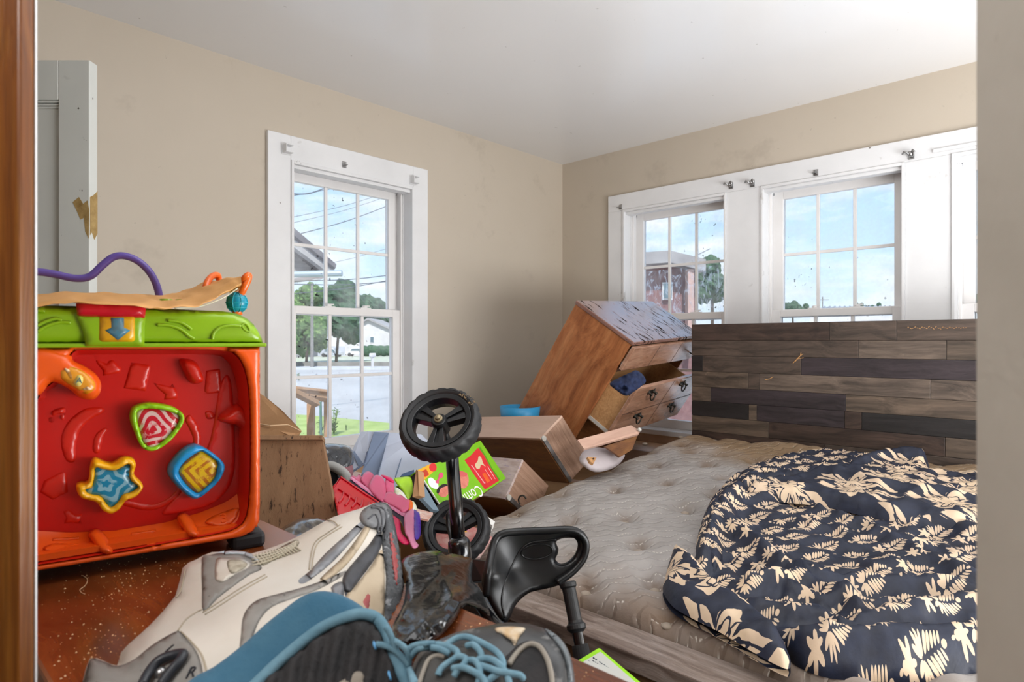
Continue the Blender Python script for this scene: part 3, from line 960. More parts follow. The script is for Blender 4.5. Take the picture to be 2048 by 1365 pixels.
q = [P(1620, 628, 45), P(1840, 626, 45), P(1830, 612, 52), P(1650, 614, 52)]
t = thing('shed', 'low shed with a ribbed metal roof outside the middle window', 'shed', (q[0].x, q[0].y, GZ))
dn = Vector((0, 0, -.15))
mb = MB(); mb.hexa([p + dn for p in q], q); obj('roof', mb, M_mroof, t)
for k in range(19):
    a = q[0].lerp(q[1], k / 18); b_ = q[3].lerp(q[2], k / 18)
    mb = MB(); mb.tube([a + Vector((0, 0, .03)), b_ + Vector((0, 0, .03))], .06, 5); obj('rib', mb, M_mroof, t)
mb = MB(); lowq = [Vector((p.x, p.y, GZ)) for p in q]; mb.hexa(lowq, [Vector((p.x, p.y, min(q[0].z, q[3].z) - .16)) for p in q]); obj('wall', mb, M_siding, t)
pq = P(1645, 600, 60)
t = thing('antenna', 'small antenna mast over the shed roof', 'antenna', (pq.x, pq.y, GZ))
mb = MB(); mb.tube([(pq.x, pq.y, GZ), (pq.x, pq.y, pq.z + .3)], .05, 6); mb.tube([pq - Vector(RGT) * .6, pq + Vector(RGT) * .6], .04, 6); obj('mast', mb, M_pole, t)
# crumpled plastic film outside the lower panes of the dusty window
m = bpy.data.materials.new('plastic_film'); m.use_nodes = True
nt = m.node_tree; nt.nodes.clear()
co = N(nt, 'ShaderNodeNewGeometry').outputs['Position']
f = ramp(nt, noise(nt, N(nt, 'ShaderNodeMapping', {'Vector': co, 'Scale': (1, 1, .5), 'Rotation': (.6, 0, 0)}).outputs[0], 26.0, 5.0, .65, 1.2), [(.5, .03), (.62, .55), (.7, .1)])
mx = N(nt, 'ShaderNodeMixShader', {0: f, 1: N(nt, 'ShaderNodeBsdfTransparent').outputs[0], 2: N(nt, 'ShaderNodeBsdfTranslucent', {0: (.95, .96, 1, 1)}).outputs[0]})
mx = N(nt, 'ShaderNodeMixShader', {0: .06, 1: mx.outputs[0], 2: N(nt, 'ShaderNodeBsdfGlossy', {'Roughness': .15}).outputs[0]})
nt.links.new(mx.outputs[0], N(nt, 'ShaderNodeOutputMaterial').inputs[0])
a0, a1 = -WBs[0][1] - .03, -WBs[0][0] + .03
mb = MB(); nx, nz_ = 40, 30
vs = []
for i in range(nx + 1):
    for j in range(nz_ + 1):
        y = -(-WBs[0][1] - 0) if 0 else (-WBs[0][1]) + (WBs[0][1] - WBs[0][0]) * i / nx
        z = 1.34 + .32 * j / nz_
        vs.append((XB + .17 + .012 * fbm((y * 9, z * 9, 3), 1.0), y, z))
fs = [(i * (nz_ + 1) + j, (i + 1) * (nz_ + 1) + j, (i + 1) * (nz_ + 1) + j + 1, i * (nz_ + 1) + j + 1) for i in range(nx) for j in range(nz_)]
mb.add(vs, fs)
obj('plastic_sheet', mb, m, smooth=True, label='crumpled clear plastic film outside the lower panes of the dusty window', cat='plastic film', weld=False)
# ------------------------------------------------------------------ table by the door
TZ = .91
M_table = wood('red_brown_table', '#55260c', '#753b18', '#8a4b22', axis=1, scale=2.6, rough=.27, bmp=.12, coat=.3, stretch=9, worn=('#53230a', 7, .66))
t = thing('table', 'red-brown wooden dresser top under the toy and the shoes', 'table', (.3, .75, 0))
mb = MB(); mb.box(.12, .487, .18, 1.38, TZ - .028, TZ); obj('table_top', mb, M_table, t, bevel=.004)
mb = MB(); mb.box(.135, .470, .20, 1.36, .06, TZ - .028); obj('carcass', mb, M_table, t, bevel=.003)
for z0, z1 in ((.1, .34), (.36, .60), (.62, .86)):
    for y0, y1 in ((.22, .775), (.785, 1.34)):
        f = bx('drawer_front', .470, .484, y0, y1, z0, z1, M_table, t, bevel=.003)
        mb = MB(); mb.lathe([(.006, 0), (.007, .012), (.015, .018), (.012, .026), (.004, .028)], 14, Matrix.Translation((.484, (y0 + y1) / 2, (z0 + z1) / 2)) @ Matrix.Rotation(math.pi / 2, 4, 'Y')); obj('knob', mb, M_metal, f, smooth=True)
for x in (.16, .45):
    for y in (.22, 1.34):
        bx('foot', x - .02, x + .02, y - .02, y + .02, 0, .06, M_table, t)
# crumbs and dust on it
rnd = random.Random(5)
M_crumb = basic('pale_crumbs', '#e8c9a2', '#c59a68', rough=.9, vs=200)
mb = MB()
for i in range(900):
    if i < 620:
        p = on_z(rnd.triangular(72, 560, 240), rnd.uniform(1090, 1365), TZ)
    else:
        p = on_z(rnd.uniform(840, 1280), rnd.uniform(1210, 1365), TZ)
    if not (.115 < p.x < .48): continue
    r = rnd.choice((.0003, .0004, .0004, .0006, .001)) * rnd.uniform(.7, 1.3)
    a = rnd.uniform(0, 6.28)
    q = [(p.x + r * math.cos(a + k * 1.57) * rnd.uniform(.6, 1.4), p.y + r * math.sin(a + k * 1.57) * rnd.uniform(.6, 1.4), TZ) for k in range(4)]
    mb.add(q + [(p.x, p.y, TZ + r * 1.1)], [(0, 1, 4), (1, 2, 4), (2, 3, 4), (3, 0, 4), (3, 2, 1, 0)])
obj('crumbs', mb, M_crumb, label='pale crumbs and dust scattered over the table top', cat='crumbs', kind='stuff', weld=False)
mb = MB(); mb.tube([on_z(x, y, TZ + .001) for x, y in crom([(166, 1152), (175, 1160), (170, 1172), (160, 1180), (163, 1186), (170, 1189)], 4, False)], .0004, 5)
obj('fibre', mb, M_crumb, label='thin curled pale fibre on the table in front of the toy', cat='fibre')

# ------------------------------------------------------------------ activity cube toy
TM = frame((.4215, .927, TZ + .018), (math.cos(math.radians(-12)), math.sin(math.radians(-12)), 0), (math.sin(math.radians(12)), math.cos(math.radians(12)), 0))
TMi = TM.inverted()
TN = TM.col[1].xyz
def TL(px, py, off=0.0):
    """picture position -> (s,z) on the toy's front plane pushed off metres towards the viewer"""
    o = TM.translation - TN * off
    q = TMi @ on_plane(px, py, o, TN)
    return (q.x, q.z)
def TP(pts, off=0.0):
    return [TL(x, y, off) for x, y in pts]
tm = locmap(Matrix())       # local build: x, -h, z ; h towards the viewer
def plast(name, c, rough=.28, coat=.15, c2=None, **k):
    return basic(name, c, c2, rough=rough, coat=coat, **k)
M_or = plast('orange_plastic', '#ec5a14', spots=[('#b8400e', 60, .72, .04)])
M_rd = plast('red_plastic', '#c3150c', rough=.3, spots=[('#8e1208', 50, .72, .05)])
M_rd2 = plast('red_orange_plastic', '#c9210f', rough=.32)
M_gr = plast('green_plastic', '#86ae12', spots=[('#5c7a10', 70, .74, .04)])
M_lg = plast('lime_plastic', '#93cf10')
M_ye = plast('yellow_plastic', '#f7b80f')
M_bl = plast('blue_plastic', '#1690cf')
M_te = plast('teal_plastic', '#0b8aa5')
M_pu = plast('purple_plastic', '#5c489c', rough=.4)
M_bk = plast('black_rubber', '#17181c', rough=.5, coat=0)
M_rs = plast('crimson_plastic', '#c20f22')
M_ol = plast('orange_loop_plastic', '#ee6a1a')
TW, TH = .345, .2845
LW = -TW
t = thing('activity_cube', 'big orange and green plastic activity toy on the table behind the doorway', 'toy', TM @ Vector((-TW / 2, .17, -.018)))
toy = t
def TT(name, outline, h, back, mat, par=None, h0=0.0, rad=.006, step=.006, flat=True, holes=(), per=4, smooth=True, off=None, **k):
    """raised plastic piece: picture outline on the front plane, standing h proud of level h0"""
    o = TP(crom(outline, per) if per else outline, h0 if off is None else off)
    hl = [TP(crom(q, per) if per else q, h0 if off is None else off) for q in holes]
    mb = MB()
    f = lambda x, y, hh: tm(x, y, np.asarray(hh) + h0)
    puff(mb, o, f, step, rad, h, back, holes=hl, flat=flat, **k)
    return obj(name, mb, mat, par or toy, TM, smooth=smooth)
# orange body: front with an opening, sides, back
BW = .002
rr = .03
def rrect(x0, x1, z0, z1, r, n=6, corners=(1, 1, 1, 1)):
    o = []
    for (cx, cz, a0, c) in ((x0 + r, z0 + r, math.pi, 0), (x1 - r, z0 + r, 1.5 * math.pi, 1), (x1 - r, z1 - r, 0, 2), (x0 + r, z1 - r, .5 * math.pi, 3)):
        if corners[c]:
            o += [(cx + r * math.cos(a0 + math.pi / 2 * k / n), cz + r * math.sin(a0 + math.pi / 2 * k / n)) for k in range(n + 1)]
        else:
            o.append((x0 if cx < (x0 + x1) / 2 else x1, z0 if cz < (z0 + z1) / 2 else z1))
    return o
front = [(LW, .004), (LW + .03, 0), (-.03, .0), (-.010, .006), (-.001, .02), (0, .05), (0, TH), (LW, TH)]
recess_px = [(150, 703), (174, 699), (300, 700), (436, 701), (470, 712), (488, 745), (496, 800), (498, 900), (496, 980), (490, 1030), (470, 1054), (420, 1068), (300, 1090), (200, 1110), (110, 1126), (60, 1130), (20, 1130), (10, 900), (30, 820), (75, 800), (84, 780), (104, 768), (125, 740), (140, 715)]
rec = TP(crom(recess_px, 3))
rec = [(max(x, LW + .012), max(.0095, min(z, TH - .004))) for x, z in rec]
mb = MB()
puff(mb, front, tm, .005, .008, .012, .0, holes=[rec], flat=True, jit=.1)
obj('front_frame', mb, M_or, toy, TM, smooth=True)
mb = MB()        # shell: sides and back
prof_ = front
mb.prism([(x, z) for x, z in front], lambda u, v, h: (u, h, v), .062, .33)
obj('body', mb, M_or, toy, TM, bevel=.012)
mb = MB()        # inner walls of the opening
n = len(rec)
vs = [(x, -.006, z) for x, z in rec] + [(-.5 * TW + (x + .5 * TW) * .96, .045, .132 + (z - .132) * .95) for x, z in rec]
mb.add(vs, [(i, (i + 1) % n, n + (i + 1) % n, n + i) for i in range(n)])
obj('recess_wall', mb, M_rd2, toy, TM, smooth=True, weld=False)
mb = MB(); mb.box(LW + .004, -.004, .0, .062, .012, .02); mb.box(-.006, -.0005, .002, .062, .02, TH); mb.box(LW, LW + .005, .002, .062, .02, TH); mb.box(LW, 0, .002, .062, TH - .004, TH)
obj('side_wall', mb, M_or, toy, TM)
mb = MB(); mb.box(LW + .005, -.005, .044, .062, .012, TH - .002)
pan = obj('front_panel', mb, M_rd, toy, TM)
# sloping orange shelf: from the foot of the red panel out to the front edge
SH_T = [(-10, 1056), (75, 1062), (140, 1066), (230, 1062), (330, 1046), (400, 1026), (450, 1006), (480, 985), (500, 960)]
SH_B = [(-10, 1142), (75, 1130), (140, 1122), (230, 1106), (330, 1086), (400, 1073), (450, 1062), (480, 1053), (500, 1046)]
def sh_y(x, tab): return np.interp(x, [q[0] for q in tab], [q[1] for q in tab])
def sh_off(x, y):
    f = np.clip((np.asarray(y, float) - sh_y(x, SH_T)) / (sh_y(x, SH_B) - sh_y(x, SH_T)), 0, 1)
    return -.043 + .039 * (f * .75 + .25 * f * f * (3 - 2 * f))
def shmap(x, y, h):
    x = np.asarray(x, float); y = np.asarray(y, float); h = np.zeros_like(x) + h; o = []
    for a, b_, c in zip(x, y, h):
        of = float(sh_off(a, b_)) + c
        s_, z_ = TL(a, b_, of); o.append((s_, -of, z_))
    return np.array(o)
mb = MB(); nx_, ny_ = 36, 9
gx_, gy_ = [], []
for i in range(nx_ + 1):
    for j in range(ny_ + 1):
        x = -8 + 506 * i / nx_; gx_.append(x); gy_.append(sh_y(x, SH_T) + (sh_y(x, SH_B) - sh_y(x, SH_T)) * j / ny_)
vs = shmap(gx_, gy_, 0.0)
vs[:, 0] = np.clip(vs[:, 0], LW + .004, -.004)
mb.add(vs, [(i * (ny_ + 1) + j, i * (ny_ + 1) + j + 1, (i + 1) * (ny_ + 1) + j + 1, (i + 1) * (ny_ + 1) + j) for i in range(nx_) for j in range(ny_)])
obj('lower_shelf', mb, M_or, toy, TM, smooth=True, weld=False)
def shelf_piece(name, pts, h, rad=4, step=3, per=4, par=None):
    mb = MB(); puff(mb, crom(pts, per) if per else pts, shmap, step, rad, h, .003); return obj(name, mb, M_or, par or toy, TM, smooth=True)
# raised shapes on the red panel (level -.044)
RL = -.044
def emb(name, pts, h=.0022, mat=M_rd2, par=None, rad=.003, step=.005, per=4, **k):
    return TT(name, pts, h, .002, mat, par or pan, h0=RL, rad=min(rad, .0022) if h < .01 else rad, step=.004, per=per, **k)
emb('embossed_arrow', [(186, 707), (200, 722), (214, 728), (218, 722), (226, 720), (243, 738), (240, 746), (206, 752), (206, 743), (194, 728)], per=0)
emb('embossed_arrow', [(306, 766), (325, 770), (340, 774), (345, 768), (355, 785), (355, 798), (328, 800), (330, 790), (316, 778)], per=0)
emb('embossed_card', [(262, 725), (302, 731), (291, 783), (247, 777)], per=0)
emb('embossed_smile', [(274, 752), (279, 757), (286, 752), (284, 760), (277, 763), (271, 758)], h=.006)
emb('embossed_arc', [(125, 905), (122, 875), (138, 842), (170, 818), (205, 816), (206, 826), (180, 840), (160, 862), (152, 890), (150, 922), (135, 924)])
emb('embossed_arc', [(185, 895), (190, 872), (205, 858), (216, 858), (208, 872), (203, 890), (198, 906), (188, 906)])
emb('embossed_arc', [(380, 830), (395, 850), (402, 875), (398, 898), (385, 898), (386, 878), (378, 858), (370, 840)])
emb('embossed_note', [(104, 822), (128, 815), (131, 822), (128, 840), (122, 842), (120, 828), (110, 832), (108, 845), (98, 844), (98, 836), (105, 834)], h=.005)
emb('embossed_heart', [(410, 825), (420, 822), (430, 830), (425, 838), (414, 838)])
emb('embossed_card', [(112, 950), (132, 940), (136, 985), (105, 1000), (80, 985), (88, 962)], per=0)
emb('embossed_star', [(140, 1020), (150, 1030), (165, 1028), (160, 1040), (166, 1050), (145, 1046), (128, 1048), (132, 1036), (126, 1024)], per=0)
emb('raised_block', [(360, 718), (392, 724), (408, 758), (396, 768), (378, 764), (362, 735)], h=.02, rad=.008)
emb('raised_block', [(432, 838), (470, 808), (500, 832), (500, 866), (470, 852)], h=.03, rad=.012)
emb('embossed_card', [(412, 742), (440, 738), (444, 785), (408, 790)], per=0)
emb('embossed_ring', [(220, 990), (300, 1010), (350, 985), (365, 950), (372, 955), (356, 995), (300, 1022), (220, 1002)])
# pale red smoother lower right of the panel
emb('panel_step', [(325, 1030), (345, 1000), (380, 960), (420, 880), (440, 770), (462, 762), (470, 900), (462, 968), (425, 1008), (380, 1022)], h=.004, mat=plast('bright_red_plastic', '#d8231a', rough=.35), rad=.012)
# pegs and numbered shapes on the shelf
for pts in ([(176, 1068), (190, 1058), (206, 1065), (221, 1085), (227, 1104), (216, 1111), (200, 1105), (185, 1087)], [(353, 1036), (366, 1026), (381, 1034), (394, 1054), (400, 1069), (388, 1077), (373, 1071), (360, 1052)]):
    shelf_piece('peg', pts, .020, 13)
for pts, s_, c in (([(85, 1097), (105, 1088), (140, 1088), (174, 1090), (170, 1102), (140, 1119), (115, 1118), (92, 1104)], '1', (133, 1103)),
                   ([(255, 1082), (275, 1073), (300, 1072), (334, 1064), (330, 1082), (314, 1096), (298, 1097), (270, 1092)], '2', (301, 1084)),
                   ([(410, 1044), (430, 1031), (475, 1016), (476, 1030), (462, 1048), (440, 1054), (418, 1050)], '3', (448, 1038))):
    p = shelf_piece('number_shape', pts, .005, 2.5, 4)
    o_ = float(sh_off(*c)) + .0052
    x, z = TL(c[0], c[1], o_)
    e1 = TL(c[0], c[1] - 8, float(sh_off(c[0], c[1] - 8)) + .0052)
    up = Vector((0, -(float(sh_off(c[0], c[1] - 8)) - float(sh_off(*c))), e1[1] - z)).normalized()
    text('number', s_, .024, TM @ frame((x, -o_, z), (1, 0, 0), up), M_or, p, ext=.0012)
for q in ([(104, 1083), (105, 1077), (158, 1074), (158, 1080)], [(262, 1072), (262, 1066), (312, 1059), (312, 1065)]):
    shelf_piece('groove_bar', q, .003, 2, 3, 0)
# big shape buttons: thick ring, decorated face
def face_mat(name, c1, line, sc, cx=0.0, cz=0.0, kind='ring', c3=None):
    m, nt, b = newmat(name)
    co = objco(nt)
    sx = N(nt, 'ShaderNodeSeparateXYZ', {0: co})
    x = math_(nt, 'SUBTRACT', sx.outputs[0], cx); z = math_(nt, 'SUBTRACT', sx.outputs[2], cz)
    nzv = noise(nt, co, 60.0, 3.0)
    ang = math_(nt, 'ARCTAN2', z, x)
    rad_ = math_(nt, 'SQRT', math_(nt, 'ADD', math_(nt, 'MULTIPLY', x, x), math_(nt, 'MULTIPLY', z, z)))
    if kind == 'star':
        rad_ = math_(nt, 'MULTIPLY', rad_, math_(nt, 'ADD', 1.0, math_(nt, 'MULTIPLY', .18, math_(nt, 'COSINE', math_(nt, 'ADD', math_(nt, 'MULTIPLY', ang, 5.0), 2.6)))))
    elif kind == 'tri':
        rad_ = math_(nt, 'MULTIPLY', rad_, math_(nt, 'ADD', 1.0, math_(nt, 'MULTIPLY', -.2, math_(nt, 'COSINE', math_(nt, 'ADD', math_(nt, 'MULTIPLY', ang, 3.0), 1.2)))))
    else:
        rad_ = math_(nt, 'MAXIMUM', math_(nt, 'ABSOLUTE', math_(nt, 'ADD', math_(nt, 'MULTIPLY', x, .8), math_(nt, 'MULTIPLY', z, .6))), math_(nt, 'ABSOLUTE', math_(nt, 'SUBTRACT', math_(nt, 'MULTIPLY', z, .8), math_(nt, 'MULTIPLY', x, .6))))
    r2 = math_(nt, 'ADD', math_(nt, 'MULTIPLY', rad_, sc), math_(nt, 'MULTIPLY', nzv, .35))
    fr_ = math_(nt, 'FRACT', r2)
    msk = math_(nt, 'MULTIPLY', math_(nt, 'GREATER_THAN', fr_, .55), ramp(nt, nzv, [(.36, 0.0), (.44, 1.0)]))
    c = mixc(nt, msk, hexc(c1), hexc(line))
    if c3:
        c = mixc(nt, math_(nt, 'GREATER_THAN', noise(nt, co, 150.0, 2.0), .64), c, hexc(c3))
    setc(nt, b, c)
    b.inputs['Roughness'].default_value = .25; b.inputs['Coat Weight'].default_value = .3
    return m
star_o = [(152, 975), (160, 968), (176, 964), (181, 930), (190, 918), (208, 925), (225, 928), (246, 916), (265, 918), (272, 930), (268, 950), (284, 968), (285, 978), (272, 994), (252, 1002), (240, 1018), (223, 1028), (206, 1022), (192, 1005), (162, 996)]
star_i = [(171, 980), (184, 975), (190, 950), (192, 936), (210, 940), (232, 941), (258, 929), (258, 950), (262, 962), (276, 974), (262, 984), (245, 990), (236, 1004), (222, 1015), (212, 1006), (200, 992), (180, 988)]
tri_o = [(262, 822), (272, 812), (300, 806), (340, 812), (362, 824), (369, 836), (364, 852), (345, 878), (322, 896), (302, 903), (284, 895), (270, 868), (260, 840)]
tri_i = [(274, 826), (296, 818), (335, 823), (358, 834), (350, 856), (328, 880), (306, 894), (290, 888), (280, 862)]
sq_o = [(337, 940), (344, 925), (365, 902), (385, 891), (400, 892), (425, 906), (446, 925), (449, 940), (438, 962), (415, 985), (396, 997), (380, 996), (355, 975), (339, 955)]
sq_i = [(358, 943), (370, 924), (395, 906), (405, 904), (422, 915), (434, 925), (434, 938), (428, 958), (408, 978), (394, 986), (378, 975), (364, 958)]
def button(name, o_, i_, ring, face, facem, hh=.018, label=None):
    bt = TT(name, o_, .012, .03, ring, h0=RL + hh, rad=.008, step=.004, holes=[i_], off=.0 + RL + hh)
    f = TT(face, i_, .002, .03, facem, bt, h0=RL + hh + .001, rad=.004, step=.006, off=RL + hh)
    bt['label'] = label
    return bt
button('star_button', star_o, star_i, M_ye, 'star_face', face_mat('star_face_paint', '#1583ac', '#86b9cd', 80, *TL(212, 968, RL + .018), kind='star'), label='yellow rimmed blue star button')
button('triangle_button', tri_o, tri_i, M_lg, 'triangle_face', face_mat('triangle_face_paint', '#bf1729', '#d9b5b0', 90, *TL(306, 858, RL + .018), kind='tri', c3='#e0808a'), label='lime rimmed red triangle button')
button('diamond_button', sq_o, sq_i, M_bl, 'diamond_face', face_mat('diamond_face_paint', '#e2b611', '#b5660e', 105, *TL(424, 942, RL + .018), kind='sq', c3='#cf8d18'), label='blue rimmed yellow diamond button')
# orange spinner lobe at upper left
lobe = TT('spinner_lobe', [(40, 760), (60, 700), (110, 700), (142, 712), (146, 722), (170, 734), (192, 750), (202, 768), (200, 786), (190, 798), (176, 800), (158, 795), (140, 780), (118, 768), (100, 766), (80, 790), (40, 800)], .012, .04, M_or, h0=.006, rad=.012, step=.006)
TT('spinner_window', [(119, 745), (126, 735), (140, 733), (165, 742), (184, 758), (191, 770), (188, 782), (176, 789), (166, 786), (140, 770), (122, 758)], .003, .012, plast('amber_plastic', '#dc8a12', c2='#e9a53a', vs=40), lobe, h0=.0165, rad=.003, step=.005, off=.017)
TT('spinner_tile', [(152, 755), (158, 750), (166, 755), (165, 766), (158, 774), (147, 768)], .003, .002, plast('pale_yellow_plastic', '#e6d57a'), lobe, h0=.0195, rad=.002, step=.004, off=.02, per=2)
x, z = TL(158.5, 762, .023); text('letter', 'A', .0105, TM @ Matrix.Translation((x, -.0228, z)) @ Matrix.Rotation(math.pi / 2, 4, 'X') @ Matrix.Rotation(-.12, 4, 'Z'), plast('slate_print', '#4d6a6e'), lobe, ext=.0003)
for pts in ([(129, 738), (138, 740), (144, 754), (140, 758)], [(166, 779), (174, 774), (183, 778), (180, 781)]):
    TT('spinner_stripe', pts, .001, .001, plast('cream_print', '#eccaa0'), lobe, h0=.0195, rad=.001, step=.004, off=.02)
# green top shell
ZT0 = TH
gt = TP([(300, 691)])[0][1]
tr_ = TP([(526, 690), (524, 678), (518, 664), (508, 650), (496, 639), (482, 631), (466, 626), (446, 623)], 0)
top_prof = [(LW - .004, ZT0 + .003)] + [(min(x, .004), max(z, ZT0 + .003)) for x, z in tr_] + [(-.12, tr_[-1][1] + .0015), (-.25, tr_[-1][1] + .002), (LW - .004, tr_[-1][1] + .002)]
mb = MB()
puff(mb, top_prof, tm, .006, .016, .012, .0, flat=True)
tops = obj('top_shell', mb, M_gr, toy, TM, smooth=True)
mb = MB(); mb.prism(crom(top_prof[1:9], 4, False) + top_prof[9:] + top_prof[:1], lambda u, v, h: (u, h, v), 0, .34)
obj('top_shell_back', mb, M_gr, tops, TM, bevel=.006)
mb = MB(); mb.box(LW - .006, .0065, -.014, .345, ZT0 - .001, ZT0 + .0045); obj('top_rim', mb, M_gr, toy, TM, bevel=.0018)
for pth in ([(75, 652), (90, 644), (110, 638), (124, 641)], [(75, 664), (95, 652), (120, 645), (142, 646)], [(314, 650), (340, 652), (362, 660), (378, 673), (388, 678)], [(335, 641), (360, 645), (378, 656), (382, 660)], [(425, 680), (427, 668), (440, 656), (460, 652), (482, 653)], [(75, 622), (90, 623)]):
    q = TP(crom(pth, 5, False), .012)
    mb = MB(); mb.tube([(x, -.0135, z) for x, z in q], .0022, 8); obj('embossed_line', mb, M_gr, tops, TM, smooth=True)
mb = MB(); q = TP(crom([(484, 650), (490, 648), (497, 656), (498, 664), (491, 662), (485, 656)], 4), .01); mb.tube([(x, -.012, z) for x, z in q], .0016, 8, True); obj('embossed_loop', mb, M_gr, tops, TM, smooth=True)
arch = TT('arrow_housing', [(152, 630), (292, 632), (289, 655), (289, 693), (172, 693), (165, 660)], .004, .03, M_gr, h0=.016, rad=.005, step=.006, per=0)
TT('arrow_plate', [(199, 634), (267, 634), (270, 638), (270, 680), (266, 684), (204, 684), (198, 680)], .002, .02, plast('yellow_print', '#e8b40c', c2='#c98f12', vs=30), arch, h0=.020, rad=.002, step=.006, per=0)
TT('printed_arrow', [(222, 636), (248, 636), (248, 656), (261, 661), (236, 681), (210, 661), (223, 656)], .0008, .004, plast('blue_print', '#1a85a8', c2='#55707a', vs=60), arch, h0=.0222, rad=.001, step=.006, per=0)
tray = TT('red_tray', [(152, 607), (290, 611), (292, 618), (290, 635), (288, 637), (160, 633), (154, 630)], .006, .08, M_rs, h0=.018, rad=.006, step=.006, per=0)
# studs on top
for px_ in (340, 372, 386, 402):
    x, z = TL(px_, 620, 0)
    mb = MB(); mb.lathe([(.009, 0), (.009, .007), (.008, .009)], 18, Matrix.Translation((x, .05, ZT0 + .06))); obj('stud', mb, M_gr, toy, TM)
# feet
for x in (-.005, LW + .06):
    mb = MB(); mb.box(x - .035, x + .012, -.006, .05, -.018, .004); obj('foot', mb, M_bk, toy, TM, bevel=.006)
mb = MB(); mb.box(-.06, .01, .26, .32, -.018, .004); mb.box(LW, LW + .05, .26, .32, -.018, .004); obj('foot', mb, M_bk, toy, TM, bevel=.004)
# purple wire and orange loop with ball
def TPd(px, py, back):
    q = on_plane(px, py, TM.translation + TN * back, TN); return q
mb = MB(); mb.tube([TPd(x, y, .2) for x, y in crom([(20, 546), (73, 544), (110, 549), (150, 557), (180, 553), (205, 531), (226, 515), (248, 512), (275, 522), (298, 543), (312, 568), (319, 595), (321, 625)], 6, False)], .0058, 12)
obj('purple_wire', mb, M_pu, toy, smooth=True)
mb = MB(); mb.tube([TPd(x, y, b_) for x, y, b_ in crom([(410, 585, .10), (414, 566, .11), (424, 553, .13), (435, 551, .14), (440, 562, .14), (462, 580, .10), (478, 572, .05), (490, 556, .03), (497, 551, .03), (496, 560, .03), (488, 577, .03), (479, 596, .035), (474, 620, .04)], 6, False)], .0052, 12)
obj('orange_loop', mb, M_ol, toy, smooth=True)
bc = TPd(474, 606, .036)
mb = MB(); mb.ball(bc, .0158, 24, 16); bl_ = obj('teal_ball', mb, M_te, toy, smooth=True)
mb = MB()
for k in range(4):
    a = k * math.pi / 4
    mb.tube([bc + Vector((math.cos(a) * math.cos(u) * .0161, math.sin(a) * math.cos(u) * .0161, math.sin(u) * .0161)) for u in [2 * math.pi * j / 28 for j in range(28)]], .0007, 6, True)
for zz in (-.008, 0, .008):
    r_ = math.sqrt(.0161 ** 2 - zz ** 2); mb.tube([bc + Vector((math.cos(u) * r_, math.sin(u) * r_, zz)) for u in [2 * math.pi * j / 28 for j in range(28)]], .0007, 6, True)
obj('ball_rib', mb, plast('teal_light', '#22a3b6'), bl_, smooth=True)
mb = MB(); mb.lathe([(.008, 0), (.007, .006), (.005, .012)], 14, Matrix.Translation(TPd(474, 630, .036))); obj('loop_socket', mb, M_ol, toy, smooth=True)

# padded envelope lying over the toy
M_env = basic('manila_paper', '#e2a866', '#d39a58', rough=.6, vs=9, bmp=.3, bs=30, bd=.003)
M_envw = basic('envelope_white', '#e5dfcf', '#cfd6b9', rough=.5)
def env_pt(px, py, back):
    return TPd(px, py, back)
fr_ = crom([(20, 618, -.028), (75, 612, -.028), (130, 604, -.032), (170, 606, -.035), (230, 609, -.035), (290, 613, -.034), (330, 615, -.03), (370, 614, -.025), (405, 608, -.02), (440, 592, -.012), (470, 574, -.004), (483, 566, .0)], 5, False)
bk_ = crom([(20, 590, .24), (75, 592, .24), (130, 588, .24), (180, 588, .24), (230, 588, .24), (280, 590, .24), (310, 592, .23), (345, 588, .22), (378, 578, .20), (410, 566, .17), (445, 561, .14), (480, 556, .10)], 5, False)
mb = MB(); A_ = [env_pt(*q) for q in fr_]; B_ = [env_pt(*q) for q in bk_]
nn = 14; vs = []; m_ = len(A_)
for i in range(m_):
    for j in range(nn + 1):
        p = A_[i].lerp(B_[i], j / nn); p.z += .004 * mnoise.noise(Vector((i * .25, j * .5, 2))) + .006 * math.sin(math.pi * j / nn)
        vs.append(p)
lowv = [p - Vector((0, 0, .004 if 0 < k % (nn + 1) < nn else .001)) for k, p in enumerate(vs)]
fs = [(i * (nn + 1) + j, (i + 1) * (nn + 1) + j, (i + 1) * (nn + 1) + j + 1, i * (nn + 1) + j + 1) for i in range(m_ - 1) for j in range(nn)]
K = len(vs)
mb.add(vs, fs); b0 = len(mb.v) - K
mb.add(lowv, [f[::-1] for f in fs])
ed = [(i * (nn + 1), (i + 1) * (nn + 1)) for i in range(m_ - 1)]
mb.f += [(a, K + a, K + b_, b_) for a, b_ in ed]; mb.mi += [0] * len(ed)
t = thing('padded_envelope', 'tan paper envelope lying curled over the toy', 'envelope', A_[0])
obj('envelope_body', mb, M_env, t, smooth=True)
mb = MB(); lip = [TPd(x, y, b_) for x, y, b_ in crom([(350, 617, -.02), (390, 615, -.015), (420, 607, -.01), (450, 594, -.004), (475, 577, .002)], 5, False)]
mb.tube(lip, .0018, 6, flat=.5); obj('white_lining', mb, M_envw, t, smooth=True)

